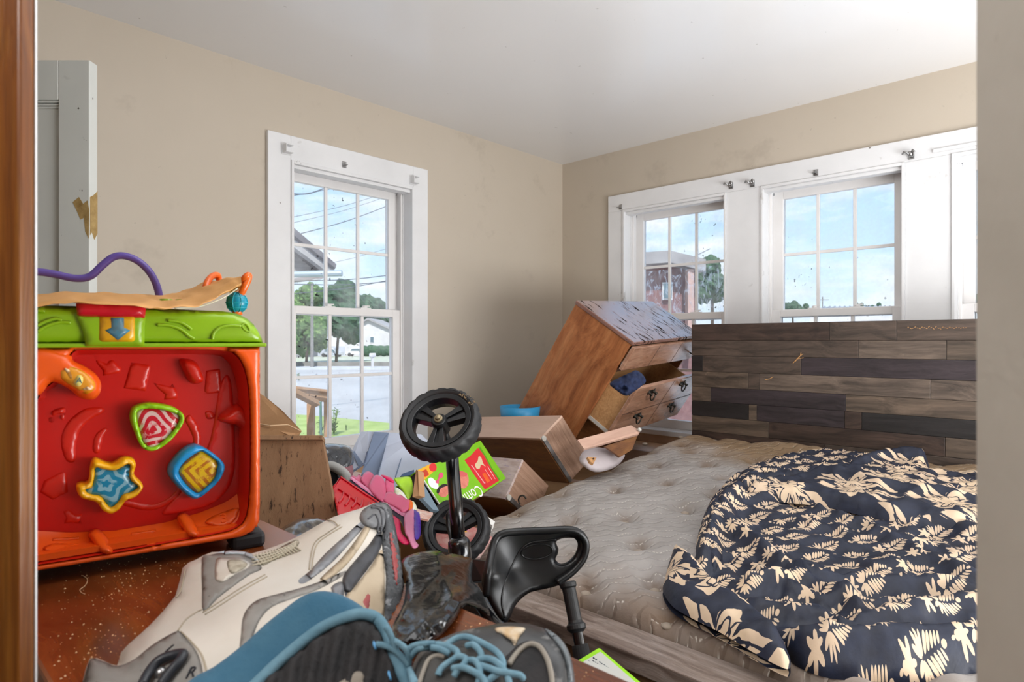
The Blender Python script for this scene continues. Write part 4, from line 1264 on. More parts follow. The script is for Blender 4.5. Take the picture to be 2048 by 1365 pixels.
# ------------------------------------------------------------------ white high-top sneaker
M_lea = basic('white_leather', '#cfc9c0', '#c2b9ac', rough=.42, vs=6, bmp=.10, bs=70, bd=.002, spots=[('#a8998a', 30, .72, .04)])
M_speck = basic('speckled_grey', '#8b8782', '#7b7772', rough=.6, vs=30, spots=[('#3a3938', 110, .66, .03)])
M_mesh = basic('dirty_mesh', '#b9b09f', '#8f8674', rough=.9, vs=60)
M_silver = basic('silver_band', '#8f9094', '#6c6d72', rough=.35, vs=20, metal=.3)
M_char = basic('charcoal_band', '#46474c', '#2f3034', rough=.45, vs=25, spots=[('#7a7b80', 30, .62, .05)])
M_sole = basic('outsole_grey', '#55575a', '#3c3e41', rough=.7, vs=70, bmp=.8, bs=160, bd=.004, spots=[('#85878a', 80, .6, .05)])
M_red = basic('worn_red', '#9c4a49', '#86393a', rough=.5, vs=40)
M_beige = basic('beige_midsole', '#b5a58e', '#a39178', rough=.55, vs=10)
so = crom([(150, 1420), (165, 1365), (180, 1318), (208, 1323), (234, 1332), (242, 1306), (270, 1278), (299, 1252), (351, 1192), (365, 1137), (392, 1120), (424, 1105), (461, 1106), (502, 1108), (553, 1092), (591, 1076), (632, 1053), (666, 1035), (696, 1025), (720, 1018), (745, 1008), (766, 1005), (780, 1014), (790, 1060), (803, 1130), (808, 1185), (801, 1236), (786, 1276), (741, 1300), (700, 1340), (600, 1420), (400, 1450)], 2)
sD = rbf([(180, 1330, .555), (240, 1310, .58), (300, 1270, .60), (370, 1180, .70), (430, 1112, .765), (560, 1095, .80), (640, 1055, .83), (765, 1008, .90), (800, 1060, .88), (806, 1185, .78), (790, 1270, .70), (600, 1200, .655), (480, 1220, .625), (400, 1300, .57), (700, 1090, .80), (700, 1250, .655), (560, 1300, .56), (300, 1400, .535), (500, 1420, .50)])
SR, SH = 62, .022
sf = surf_of(so, sD, SR, SH)
t = thing('high_top_sneaker', 'worn white and grey high-top sneaker lying on its side on the table', 'shoe', (.30, .60, TZ))
sn = t
mb = MB(); puff(mb, so, pxmap(sD), 14, SR, SH, .05); obj('upper', mb, M_lea, t, smooth=True)
def trim(name, pts, mat, lift=.003, par=None, per=3, step=9, rad=8, surf=sf, back=.004, own=None, hd=None, base=.0006):
    o_ = crom(pts, per) if per else pts
    mb = MB(); puff(mb, o_, pxmap(lambda x, y: surf(x, y) - base), step, rad, lift, back, hadd=hd)
    return obj(name, mb, mat, par or own or sn, smooth=True)
strap = trim('heel_strap', [(404, 1117), (418, 1111), (440, 1107), (470, 1108), (495, 1114), (512, 1125), (524, 1138), (500, 1150), (470, 1171), (435, 1198), (407, 1224), (404, 1180)], M_speck, .0035, rad=5)
trim('strap_window', [(432, 1120), (450, 1116), (480, 1117), (500, 1126), (496, 1137), (470, 1150), (448, 1164), (436, 1164), (430, 1156)], M_lea, .0022, strap, rad=5, base=.0046)
trim('strap_mesh', [(455, 1122), (478, 1120), (494, 1127), (490, 1136), (466, 1148), (457, 1140)], M_mesh, .0012, strap, rad=4, step=6, base=.0072)
mb = MB()
for k in range(14):
    x0 = 506 + k * 6.2
    pxtube(mb, [(x0, 1112 - k * 1.7), (x0 + 6, 1120 - k * 1.9), (x0 + 14, 1130 - k * 2.2)], sf, .0011, 3, 6, .004)
for k in range(4):
    pxtube(mb, [(504, 1114 + k * 6), (540, 1107 + k * 5), (575, 1094 + k * 3.5), (592, 1084 + k * 3)], sf, .0012, 3, 6, .0045)
obj('mesh_lattice', mb, basic('lattice_pale', '#c3baa9', '#a0977f', rough=.8), sn, smooth=True)
trim('mesh_panel', [(500, 1113), (540, 1105), (591, 1080), (596, 1092), (560, 1112), (528, 1132), (512, 1124)], M_mesh, .002, rad=4)
trim('lower_strip', [(480, 1300), (482, 1270), (485, 1238), (496, 1216), (516, 1200), (550, 1190), (600, 1177), (650, 1160), (690, 1142), (686, 1152), (640, 1178), (585, 1198), (545, 1214), (520, 1240), (506, 1275), (498, 1305)], M_speck, .003, rad=6)
trim('silver_band', [(597, 1161), (620, 1142), (650, 1108), (690, 1072), (722, 1044), (731, 1050), (706, 1080), (668, 1122), (632, 1152), (606, 1168)], M_silver, .004, rad=6)
trim('cream_band', [(640, 1158), (680, 1120), (712, 1080), (731, 1052), (741, 1056), (724, 1090), (690, 1134), (655, 1160)], M_beige, .003, rad=6)
trim('dark_band', [(686, 1154), (710, 1122), (738, 1090), (755, 1066), (764, 1070), (762, 1096), (742, 1130), (718, 1162), (694, 1194), (688, 1176)], M_char, .005, rad=6)
trim('midsole', [(690, 1196), (716, 1166), (742, 1132), (762, 1100), (768, 1120), (770, 1180), (769, 1222), (765, 1240), (730, 1250), (700, 1230)], M_beige, .002, rad=6)
trim('toe_wrap', [(719, 1036), (726, 1020), (745, 1009), (766, 1005), (780, 1014), (785, 1032), (770, 1062), (752, 1060), (738, 1056), (726, 1050)], basic('grey_rubber', '#77787a', '#57585b', rough=.4, vs=40), .008, rad=12)
mb = MB()
for q in ([(742, 1016), (758, 1020), (764, 1040), (762, 1066)], [(750, 1011), (768, 1020), (773, 1045), (770, 1080)], [(736, 1040), (750, 1030), (757, 1046), (755, 1064)]):
    pxtube(mb, q, sf, .0016, 5, 6, .008)
obj('toe_groove', mb, M_char, sn, smooth=True)
sole = trim('outsole', [(764, 1010), (778, 1012), (790, 1050), (803, 1128), (809, 1186), (802, 1238), (787, 1275), (776, 1258), (769, 1222), (772, 1152), (764, 1090), (767, 1045)], M_sole, .006, rad=10, step=6, hd=lambda x, y, d: np.where(d > 2, .0022 * np.sign(np.sin(y * .55 + x * .25)), 0))
trim('sole_patch', [(776, 1058), (786, 1066), (795, 1105), (799, 1146), (796, 1176), (789, 1166), (782, 1125)], M_red, .009, sole, rad=5, step=5)
trim('emblem', [(724, 1203), (738, 1184), (744, 1202), (738, 1224), (729, 1216)], M_red, .003, rad=4, step=5)
trim('striped_tab', [(662, 1176), (684, 1164), (688, 1190), (676, 1200)], M_silver, .003, rad=4)
collar = trim('collar_panel', [(156, 1400), (168, 1360), (181, 1319), (208, 1324), (236, 1333), (270, 1318), (300, 1294), (335, 1272), (358, 1263), (374, 1280), (392, 1302), (403, 1330), (408, 1370), (408, 1400), (300, 1430)], M_speck, .004, step=10)
mb = MB()
pxtube(mb, [(284, 1372), (298, 1345), (318, 1322), (345, 1311), (366, 1309), (360, 1322), (340, 1345), (322, 1370)], sf, .0042, 6, 10, .012)
obj('lace_loop', mb, basic('black_cord', '#23262d', rough=.4), sn, smooth=True)
mb = MB(); c_ = sf(np.array([322.]), np.array([1345.]))[0]; mb.ball(P(322, 1347, c_ - .006), .005, 12, 8); obj('eyelet', mb, M_metal, sn, smooth=True)
def shoe_text(s_, px, py, size, ang):
    d_ = float(sf(np.array([float(px)]), np.array([float(py)]))[0]) - .0055
    o_ = P(px, py, d_); ex = P(px + 5, py, float(sf(np.array([px + 5.]), np.array([float(py)]))[0]) - .0055) - o_
    ey = P(px, py - 5, float(sf(np.array([float(px)]), np.array([py - 5.]))[0]) - .0055) - o_
    text('letter', s_, size, frame(o_, ex, ey) @ Matrix.Rotation(ang, 4, 'Z'), MATS['black_cord'], collar, ext=.0004)
shoe_text('R', 383, 1346, .015, .25)
shoe_text('I', 338, 1298, .013, -.2)
mb = MB()
for q in ([(406, 1226), (440, 1204), (480, 1178), (530, 1150)], [(410, 1230), (444, 1209), (484, 1183), (534, 1154)], [(356, 1262), (372, 1240), (392, 1226), (404, 1220)], [(362, 1264), (384, 1286), (402, 1308), (412, 1340), (414, 1370)], [(618, 1140), (622, 1110), (630, 1085), (652, 1068), (680, 1050)], [(623, 1142), (627, 1112), (635, 1088), (656, 1071), (684, 1054)], [(655, 1040), (668, 1044), (676, 1052)], [(370, 1140), (362, 1180), (352, 1196)]):
    mb = MB(); pxtube(mb, q, sf, .00075, 6, 6, .0012)
    obj('seam', mb, MATS.get('seam_thread') or basic('seam_thread', '#a79a86', rough=.8), sn, smooth=True)
trim('heel_rim', [(424, 1112), (440, 1104), (470, 1102), (500, 1107), (520, 1120), (512, 1124), (490, 1112), (462, 1109), (440, 1112)], basic('grey_rim', '#aab0b6', rough=.4), .008, rad=5, step=5)

# ------------------------------------------------------------------ running shoe with blue collar and laces, and its toe
M_blu = basic('blue_lining', '#2b5a74', '#38637a', rough=.9, vs=25, sheen=.1, bmp=.25, bs=200)
M_blr = basic('blue_piping', '#64899a', '#54798a', rough=.8, vs=40, bmp=.2, bs=300)
M_lace = basic('blue_lace', '#7498a8', '#5f8495', rough=.85, vs=80, bmp=.6, bs=500, bd=.001)
M_din = basic('black_mesh_lining', '#18181a', '#2a2728', rough=.8, vs=30, bmp=.6, bs=120)
M_dgr = basic('dark_grey_fabric', '#4a4846', '#383634', rough=.8, vs=25, bmp=.5, bs=200)
M_rub = basic('worn_black_leather', '#2b2c2e', '#3a3b3d', rough=.35, vs=14, bmp=.2, bs=50, spots=[('#8b8a88', 22, .62, .08)])
rs = thing('running_shoe', 'black running shoe with a blue collar and laces at the table edge', 'shoe', (.30, .42, TZ))
rD = rbf([(400, 1355, .50), (480, 1300, .525), (600, 1200, .56), (680, 1190, .565), (730, 1222, .555), (760, 1250, .545), (800, 1350, .52), (640, 1300, .53), (560, 1400, .50), (700, 1420, .50)])
ro = crom([(330, 1430), (380, 1362), (427, 1335), (485, 1291), (530, 1250), (565, 1222), (603, 1194), (638, 1183), (673, 1187), (708, 1203), (735, 1222), (755, 1240), (775, 1270), (792, 1310), (815, 1365), (830, 1430), (600, 1470)], 3)
mb = MB(); puff(mb, ro, pxmap(rD), 12, 40, .006, .045); obj('collar_lining', mb, M_blu, rs, smooth=True)
rsf = surf_of(ro, rD, 40, .006)
inn = [(500, 1380), (548, 1340), (612, 1284), (672, 1250), (716, 1240), (742, 1244), (762, 1266), (778, 1300), (796, 1345), (806, 1400), (650, 1440)]
trim('inner_sock', inn, M_din, .008, own=rs, surf=rsf, step=8, rad=14, hd=lambda x, y, d: .003 * np.sin(x * .16 + y * .03) * np.clip(d / 8, 0, 1))
mb = MB(); pxtube(mb, [(490, 1392), (544, 1338), (580, 1306), (614, 1278), (645, 1256), (675, 1242), (700, 1233), (720, 1229), (742, 1232), (758, 1242), (772, 1264), (782, 1290), (796, 1330), (815, 1372), (825, 1400)], rsf, .0050, 6, 12, .006); obj('collar_piping', mb, M_blr, rs, smooth=True)
trim('insole', [(665, 1385), (680, 1358), (700, 1344), (718, 1338), (732, 1348), (738, 1372), (730, 1400)], basic('tan_insole', '#8d8478', '#7b7267', rough=.8), .010, own=rs, surf=rsf, rad=12)
for (x, y, rx, ry) in ((749, 1292, 6, 13), (779, 1352, 6, 14)):
    trim('eyelet', [(x + rx * math.cos(a) * (1 if 1 else 0) + ry * .25 * math.sin(a), y + ry * math.sin(a)) for a in [k * math.pi / 5 for k in range(10)]], plast('sky_blue_plastic', '#5e9fd0'), .014, own=rs, surf=rsf, rad=5, step=4)
# toe and forefoot
tD = rbf([(860, 1290, .55), (1000, 1250, .565), (1060, 1250, .56), (1140, 1320, .52), (1140, 1390, .50), (900, 1390, .50), (1000, 1340, .515), (800, 1400, .495), (1060, 1300, .535)])
to = crom([(790, 1440), (815, 1365), (835, 1310), (869, 1285), (910, 1267), (945, 1258), (980, 1251), (1012, 1246), (1058, 1249), (1095, 1261), (1123, 1283), (1138, 1308), (1144, 1345), (1146, 1400), (1130, 1450)], 3)
mb = MB(); puff(mb, to, pxmap(tD), 10, 34, .018, .05); obj('toe_box', mb, M_rub, rs, smooth=True)
tsf = surf_of(to, tD, 34, .018)
trim('toe_recess', [(985, 1380), (1000, 1330), (1020, 1305), (1040, 1288), (1062, 1282), (1084, 1290), (1098, 1312), (1106, 1345), (1108, 1400)], M_din, .003, own=rs, surf=tsf, rad=8)
trim('vamp', [(815, 1420), (828, 1345), (848, 1308), (880, 1294), (930, 1290), (975, 1300), (1000, 1318), (1010, 1345), (1000, 1420)], M_dgr, .006, own=rs, surf=tsf, rad=10, hd=lambda x, y, d: .002 * np.sin(x * .11) * np.clip(d / 8, 0, 1))
mb = MB()
pxtube(mb, [(1018, 1330), (1030, 1312), (1046, 1296), (1062, 1289), (1078, 1294), (1090, 1310), (1098, 1330), (1104, 1360), (1105, 1390)], tsf, .0022, 5, 8, .005)
obj('grey_cord', mb, basic('grey_seam_cord', '#8f887e', rough=.8), rs, smooth=True)
mb = MB()
pxtube(mb, [(838, 1370), (848, 1340), (858, 1320), (875, 1312), (890, 1314)], tsf, .002, 5, 8, .008)
obj('grey_cord', mb, MATS['grey_seam_cord'], rs, smooth=True)
trim('torn_patch', [(990, 1257), (1010, 1254), (1030, 1254), (1050, 1257), (1046, 1266), (1038, 1276), (1030, 1292), (1022, 1282), (1012, 1276), (1002, 1268), (994, 1266)], basic('torn_tan', '#c2a176', '#d8cbb6', rough=.9, vs=70, bmp=.8, bs=200), .004, own=rs, surf=tsf, rad=5, step=5)
trim('rim_edge', [(1090, 1258), (1112, 1270), (1130, 1290), (1143, 1320), (1149, 1360), (1150, 1400), (1138, 1400), (1136, 1350), (1128, 1312), (1112, 1286)], basic('grey_rim_rubber', '#6f777c', '#585f64', rough=.35), .005, own=rs, surf=tsf, rad=6, step=6)
lac = [[(772, 1255), (781, 1270), (792, 1302), (806, 1322), (818, 1340), (833, 1370)], [(753, 1290), (772, 1293), (792, 1304), (812, 1325), (822, 1350), (828, 1380)],
       [(786, 1282), (798, 1288), (812, 1300), (818, 1318), (816, 1340)],
       [(812, 1306), (825, 1294), (845, 1289), (872, 1289), (898, 1295), (914, 1304), (914, 1314), (900, 1324), (882, 1338), (876, 1352)], [(820, 1316), (834, 1300), (852, 1296), (876, 1298), (900, 1308)],
       [(893, 1291), (906, 1281), (922, 1275), (940, 1276), (965, 1287), (990, 1302), (1002, 1316), (1006, 1330), (998, 1345), (982, 1358), (970, 1370)], [(934, 1292), (945, 1290), (956, 1298), (962, 1308), (964, 1318)],
       [(908, 1354), (916, 1340), (926, 1332), (932, 1320), (922, 1314), (910, 1316)], [(934, 1322), (948, 1322), (957, 1332), (960, 1347), (956, 1372)], [(956, 1320), (972, 1318), (988, 1322), (1002, 1334), (1014, 1350), (1019, 1372)],
       [(962, 1332), (980, 1338), (1000, 1345), (1022, 1348), (1040, 1352), (1046, 1358)], [(905, 1338), (924, 1336), (946, 1344), (966, 1358), (972, 1372)]]
both = lambda x, y: np.minimum(np.where(inside(x, y, to), tsf(x, y), 9), np.where(inside(x, y, ro), rsf(x, y), 9))
def lacesurf(x, y):
    v = both(x, y); return np.where(v > 5, .53, v)
for i, q in enumerate(lac):
    mb = MB(); qq = np.array(crom(q, 6, False)); dd_ = lacesurf(qq[:, 0], qq[:, 1]); k_ = np.ones(5) / 5
    dd_ = np.convolve(np.pad(dd_, 2, mode='edge'), k_, 'valid') - .010 - .004 * np.sin(np.linspace(0, math.pi, len(dd_))) - .0006 * i
    mb.tube([P(a[0], a[1], e) for a, e in zip(qq, dd_)], .0026, 9); obj('lace', mb, M_lace, rs, smooth=True)
# ------------------------------------------------------------------ bed: headboard of planks, foot rail, mattress
HX, HY = 2.88, 1.504
HMt = Matrix(((0, 1, 0, HX), (-1, 0, 0, HY), (0, 0, 1, 0), (0, 0, 0, 1)))   # local x right along the board, y away, z up
bed = thing('bed_frame', 'plank-look wooden bed frame with tall headboard against the windows', 'bed', (2.0, .75, 0))
HWd = 1.60
M_hb = wood('headboard_dark', '#2c2320', '#43362f', '#56463c', axis=0, scale=3, rough=.5)
hb = bx('headboard', 0, HWd, .012, .05, .30, 1.303, M_hb, bed, HMt, bevel=.002)
def hw(name, mid):
    r, g, b_ = [int(mid[i:i + 2], 16) for i in (1, 3, 5)]
    f = lambda k: '#%02x%02x%02x' % tuple(max(0, min(255, int(v * k * .80))) for v in (r, g, b_))
    return wood(name, f(.6), f(1.0), f(1.25), axis=0, scale=3.2, rough=.5, bmp=.25, stretch=10, worn=(f(1.5), 9, .68))
PK = {'m': hw('plank_mid', '#5f5046'), 'd': hw('plank_dark', '#40363a'), 'b': hw('plank_black', '#2c2829'), 'l': hw('plank_light', '#78685c'), 't': hw('plank_tan', '#6f5e50'), 'r': hw('plank_reddish', '#524038')}
zr = [1.303, 1.2225, 1.148, 1.070, .994, .923, .85, .775, .70, .62, .54]
def hx_(px): return (MBm.inverted() @ on_plane(px, 760, (HX, 0, 0), (1, 0, 0))).x + HY
joints = [([1659, 1793], 'rmm'), ([1717, 1893], 'mlt'), ([1405, 1602], 'bmd'), ([1496, 1519, 1861], 'tmll'), ([1421, 1691], 'tdt'), ([1497, 1513, 1689, 1723], 'btdrb'), ([1537, 1890], 'trt'), ([1650], 'rm'), ([1500], 'mt'), ([1700], 'dm')]
for r, (jx, cs) in enumerate(joints):
    xs = [0.0] + [hx_(j) for j in jx] + [HWd]
    for i, ch in enumerate(cs):
        bx('plank', xs[i] + .0006, xs[i + 1] - .0006, rnd.choice((0, .001, .002)), .0125, zr[r + 1] + .0006, zr[r] - .0006, PK[ch], hb, HMt, bevel=.0012)
M_scr = basic('raw_scratch', '#c79a68', '#a87b4e', rough=.9)
mb = MB()
for q in ([(1586, 727), (1596, 716), (1606, 708)], [(1590, 724), (1600, 713), (1602, 706)], [(1596, 718), (1607, 716)], [(1530, 760), (1540, 758), (1546, 754)]):
    mb.tube([on_plane(x, y, (HX - .001, 0, 0), (1, 0, 0)) for x, y in q], .0016, 5)
obj('gouge', mb, M_scr, hb, label='pale splintered gouge')
mb = MB()
for k in range(26):
    x0 = 1815 + k * 4.6; y0 = 655 + (k % 3) * 1.2
    mb.tube([on_plane(x0, y0, (HX - .001, 0, 0), (1, 0, 0)), on_plane(x0 + 3, y0 + rnd.uniform(-2, 2), (HX - .001, 0, 0), (1, 0, 0))], .0011, 5)
obj('scratch_row', mb, M_scr, hb)
M_rail = wood('foot_rail_wood', '#5a4a42', '#85766d', '#a3968f', axis=1, scale=3, rough=.38, bmp=.25, stretch=12, worn=('#b9b2b0', 6, .62))
M_rail2 = wood('foot_rail_edge', '#3d2c1c', '#5e452d', '#765a3c', axis=1, scale=3, rough=.6, stretch=12)
bx('foot_rail', 1.13, 1.238, .0, 1.115, .520, .56, M_rail, bed, bevel=.003)
bx('foot_rail_face', 1.145, 1.225, .0, 1.11, .30, .520, M_rail2, bed, bevel=.002)
bx('lower_rail', 1.10, 1.145, .0, 1.10, .40, .44, M_rail2, bed, bevel=.003)
bx('side_rail', 1.225, 2.88, 1.40, 1.44, .25, .42, M_hb, bed); bx('side_rail', 1.225, 2.88, .03, .07, .25, .42, M_hb, bed)
for k in range(9):
    x = 1.3 + k * .18; bx('slat', x, x + .08, .07, 1.40, .34, .36, M_rail2, bed)
for x, y in ((1.15, .02), (1.15, 1.07), (2.8, .05), (2.8, 1.40)):
    bx('leg', x, x + .06, y, y + .05, 0, .42, M_hb, bed)

# mattress
MS, M0 = .1066, .406
def zm(x): return M0 + MS * np.asarray(x)
mn = np.array([-MS, 0, 1]); mn = mn / np.linalg.norm(mn)
def onm(px, py, h=0.0):
    return on_plane(px, py, (0, 0, M0 + h), mn)
def mmap(x, y, h):
    x = np.asarray(x, float); y = np.asarray(y, float); h = np.asarray(h, float) + np.zeros_like(x)
    return np.stack([x - MS * h * .0, y, zm(x) + h], 1)
MH = .06
mo = crom([(1.27, .03), (2.0, .01), (2.84, .02), (2.872, .06), (2.872, .8), (2.872, 1.47), (2.83, 1.515), (2.2, 1.525), (1.6, 1.535), (1.40, 1.525), (1.29, 1.47), (1.255, 1.3), (1.25, .8), (1.25, .2)], 6)
tuft_px = [(1123, 986), (1229, 976), (1332, 960), (1444, 952), (1310, 926), (1413, 925), (1219, 933), (1296, 903), (1377, 902), (1250, 1029), (1370, 1010), (1138, 1036), (1277, 1084), (1310, 1160), (1334, 1227), (1171, 1165), (1145, 1108), (1363, 887), (1030, 1020), (1048, 1060), (1440, 905), (1510, 916), (1580, 900)]
tufts = [onm(x, y, MH) for x, y in tuft_px]
tufts = [(p.x, p.y) for p in tufts]
for k in range(9):
    for j in range(9):
        x, y = 1.32 + k * .19, .1 + j * .18 + (k % 2) * .09
        if all(math.hypot(x - a, y - b_) > .14 for a, b_ in tufts): tufts.append((x, y))
tuf = np.array(tufts)
def mh(x, y, d):
    h = np.zeros_like(x)
    for a, b_ in tuf:
        r2 = (x - a) ** 2 + (y - b_) ** 2
        h -= .034 * np.exp(-(r2 / .021 ** 2) ** .8) + .016 * np.exp(-r2 / .06 ** 2)
    # soft puckers
    h += .004 * np.sin(x * 34 + 3 * np.sin(y * 21)) * np.sin(y * 38 + 2 * np.sin(x * 17)) + .006 * np.sin(x * 9 + 1) * np.sin(y * 8)
    h -= .05 * np.exp(-((x - 1.25) / .12) ** 2) * 0
    return h * np.clip(d / .05, 0, 1)
m, nt, b = newmat('quilted_ticking')
co = N(nt, 'ShaderNodeNewGeometry').outputs['Position']
xy = N(nt, 'ShaderNodeMapping', {'Vector': co, 'Rotation': (0, 0, .76)}).outputs[0]
sx = N(nt, 'ShaderNodeSeparateXYZ', {0: xy})
wob = noise(nt, xy, 14.0, 2.0)
ph = math_(nt, 'ADD', math_(nt, 'MULTIPLY', sx.outputs[1], 26.0), math_(nt, 'ADD', math_(nt, 'MULTIPLY', math_(nt, 'ABSOLUTE', math_(nt, 'SINE', math_(nt, 'MULTIPLY', sx.outputs[0], 48.0))), .38), math_(nt, 'MULTIPLY', wob, 1.3)))
fr_ = math_(nt, 'ABSOLUTE', math_(nt, 'SUBTRACT', math_(nt, 'FRACT', ph), .5))
st_ = ramp(nt, fr_, [(0.0, 1.0), (.05, 0.0)])
dash = math_(nt, 'GREATER_THAN', math_(nt, 'FRACT', math_(nt, 'ADD', math_(nt, 'MULTIPLY', sx.outputs[0], 95.0), math_(nt, 'MULTIPLY', wob, 3.0))), .45)
part_ = ramp(nt, noise(nt, xy, 16.0, 2.0), [(.42, 0.0), (.56, 1.0)])
stc = math_(nt, 'MULTIPLY', math_(nt, 'MULTIPLY', st_, dash), part_)
base = mixc(nt, ramp(nt, noise(nt, co, 5.0, 4.0), [(.3, 0.0), (.7, 1.0)]), hexc('#a8a3a0'), hexc('#8f8a86'))
sxx = N(nt, 'ShaderNodeSeparateXYZ', {0: co})
hd_ = ramp(nt, math_(nt, 'ADD', math_(nt, 'SUBTRACT', sxx.outputs[0], math_(nt, 'MULTIPLY', sxx.outputs[1], .28)), math_(nt, 'MULTIPLY', noise(nt, co, 6.0, 3.0), .5)), [(.0, 0.0), (1.0, 0.0)])
stain1 = ramp(nt, math_(nt, 'ADD', math_(nt, 'SUBTRACT', sxx.outputs[0], math_(nt, 'MULTIPLY', sxx.outputs[1], .35)), math_(nt, 'MULTIPLY', noise(nt, co, 5.0, 4.0), .5)), [(.72, 0.0), (.90, 0.0)])
rr_ = N(nt, 'ShaderNodeMapRange', {0: math_(nt, 'ADD', math_(nt, 'SUBTRACT', sxx.outputs[0], math_(nt, 'MULTIPLY', sxx.outputs[1], .30)), math_(nt, 'MULTIPLY', noise(nt, co, 5.0, 4.0), .4)), 1: 2.22, 2: 2.52, 3: 0.0, 4: .85}).outputs[0]
base = mixc(nt, rr_, base, hexc('#8b6f4c'))
r2_ = N(nt, 'ShaderNodeMapRange', {0: math_(nt, 'ADD', sxx.outputs[0], math_(nt, 'MULTIPLY', noise(nt, co, 7.0, 4.0), .35)), 1: 1.60, 2: 1.40, 3: 0.0, 4: .8}).outputs[0]
base = mixc(nt, r2_, base, hexc('#7a6553'))
ed_ = N(nt, 'ShaderNodeMapRange', {0: math_(nt, 'ADD', sxx.outputs[1], math_(nt, 'MULTIPLY', noise(nt, co, 7.0, 4.0), .2)), 1: 1.52, 2: 1.62, 3: 0.0, 4: .5}).outputs[0]
base = mixc(nt, ed_, base, hexc('#8d7a63'))
vor = N(nt, 'ShaderNodeTexNoise', {'Vector': co, 'Scale': 3.0, 'Detail': 5.0}).outputs[0]
base = mixc(nt, ramp(nt, vor, [(.60, 0.0), (.75, .6)]), base, hexc('#8a7864'))
gr_ = N(nt, 'ShaderNodeAttribute', attribute_name='tuft_brown').outputs['Fac']
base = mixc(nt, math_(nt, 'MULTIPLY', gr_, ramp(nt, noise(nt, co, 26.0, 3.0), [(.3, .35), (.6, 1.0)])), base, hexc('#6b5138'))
base = mixc(nt, math_(nt, 'MULTIPLY', stc, .8), base, hexc('#e6e0d6'))
base = mixc(nt, ramp(nt, noise(nt, co, 60.0, 2.0), [(.76, 0.0), (.79, .7)]), base, hexc('#4a4038'))
setc(nt, b, base)
b.inputs['Roughness'].default_value = .75
bh = math_(nt, 'SUBTRACT', ramp(nt, fr_, [(0.0, 0.0), (.22, 1.0)]), math_(nt, 'MULTIPLY', noise(nt, co, 220.0, 2.0), .15))
bump(nt, b, bh, .55, .006)
M_mat = m
mt = thing('mattress', 'stained button-tufted grey mattress on the bed', 'mattress', (2.06, .76, .42))
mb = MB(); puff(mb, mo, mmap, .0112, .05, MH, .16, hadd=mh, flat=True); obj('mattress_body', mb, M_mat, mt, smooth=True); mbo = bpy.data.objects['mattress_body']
at_ = mbo.data.attributes.new('tuft_brown', 'FLOAT', 'POINT')  # brown tone, strongest at each tuft dimple
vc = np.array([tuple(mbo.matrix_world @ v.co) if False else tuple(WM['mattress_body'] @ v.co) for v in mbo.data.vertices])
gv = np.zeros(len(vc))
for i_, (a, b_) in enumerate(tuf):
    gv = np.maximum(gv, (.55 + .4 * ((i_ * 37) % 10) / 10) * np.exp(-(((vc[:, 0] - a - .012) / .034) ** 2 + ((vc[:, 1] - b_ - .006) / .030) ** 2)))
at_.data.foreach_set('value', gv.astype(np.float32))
M_tuft = basic('tuft_button_cloth', '#a3978a', '#8a7c6c', rough=.8)
M_tstain = M_tuft
for a, b_ in tuf:
    z = float(zm(a)) + MH - .050 + .020
    mb = MB(); mb.ball((a, b_, z), .014, 14, 8, (1, 1, .5)); obj('button', mb, M_tuft, mt, smooth=True)

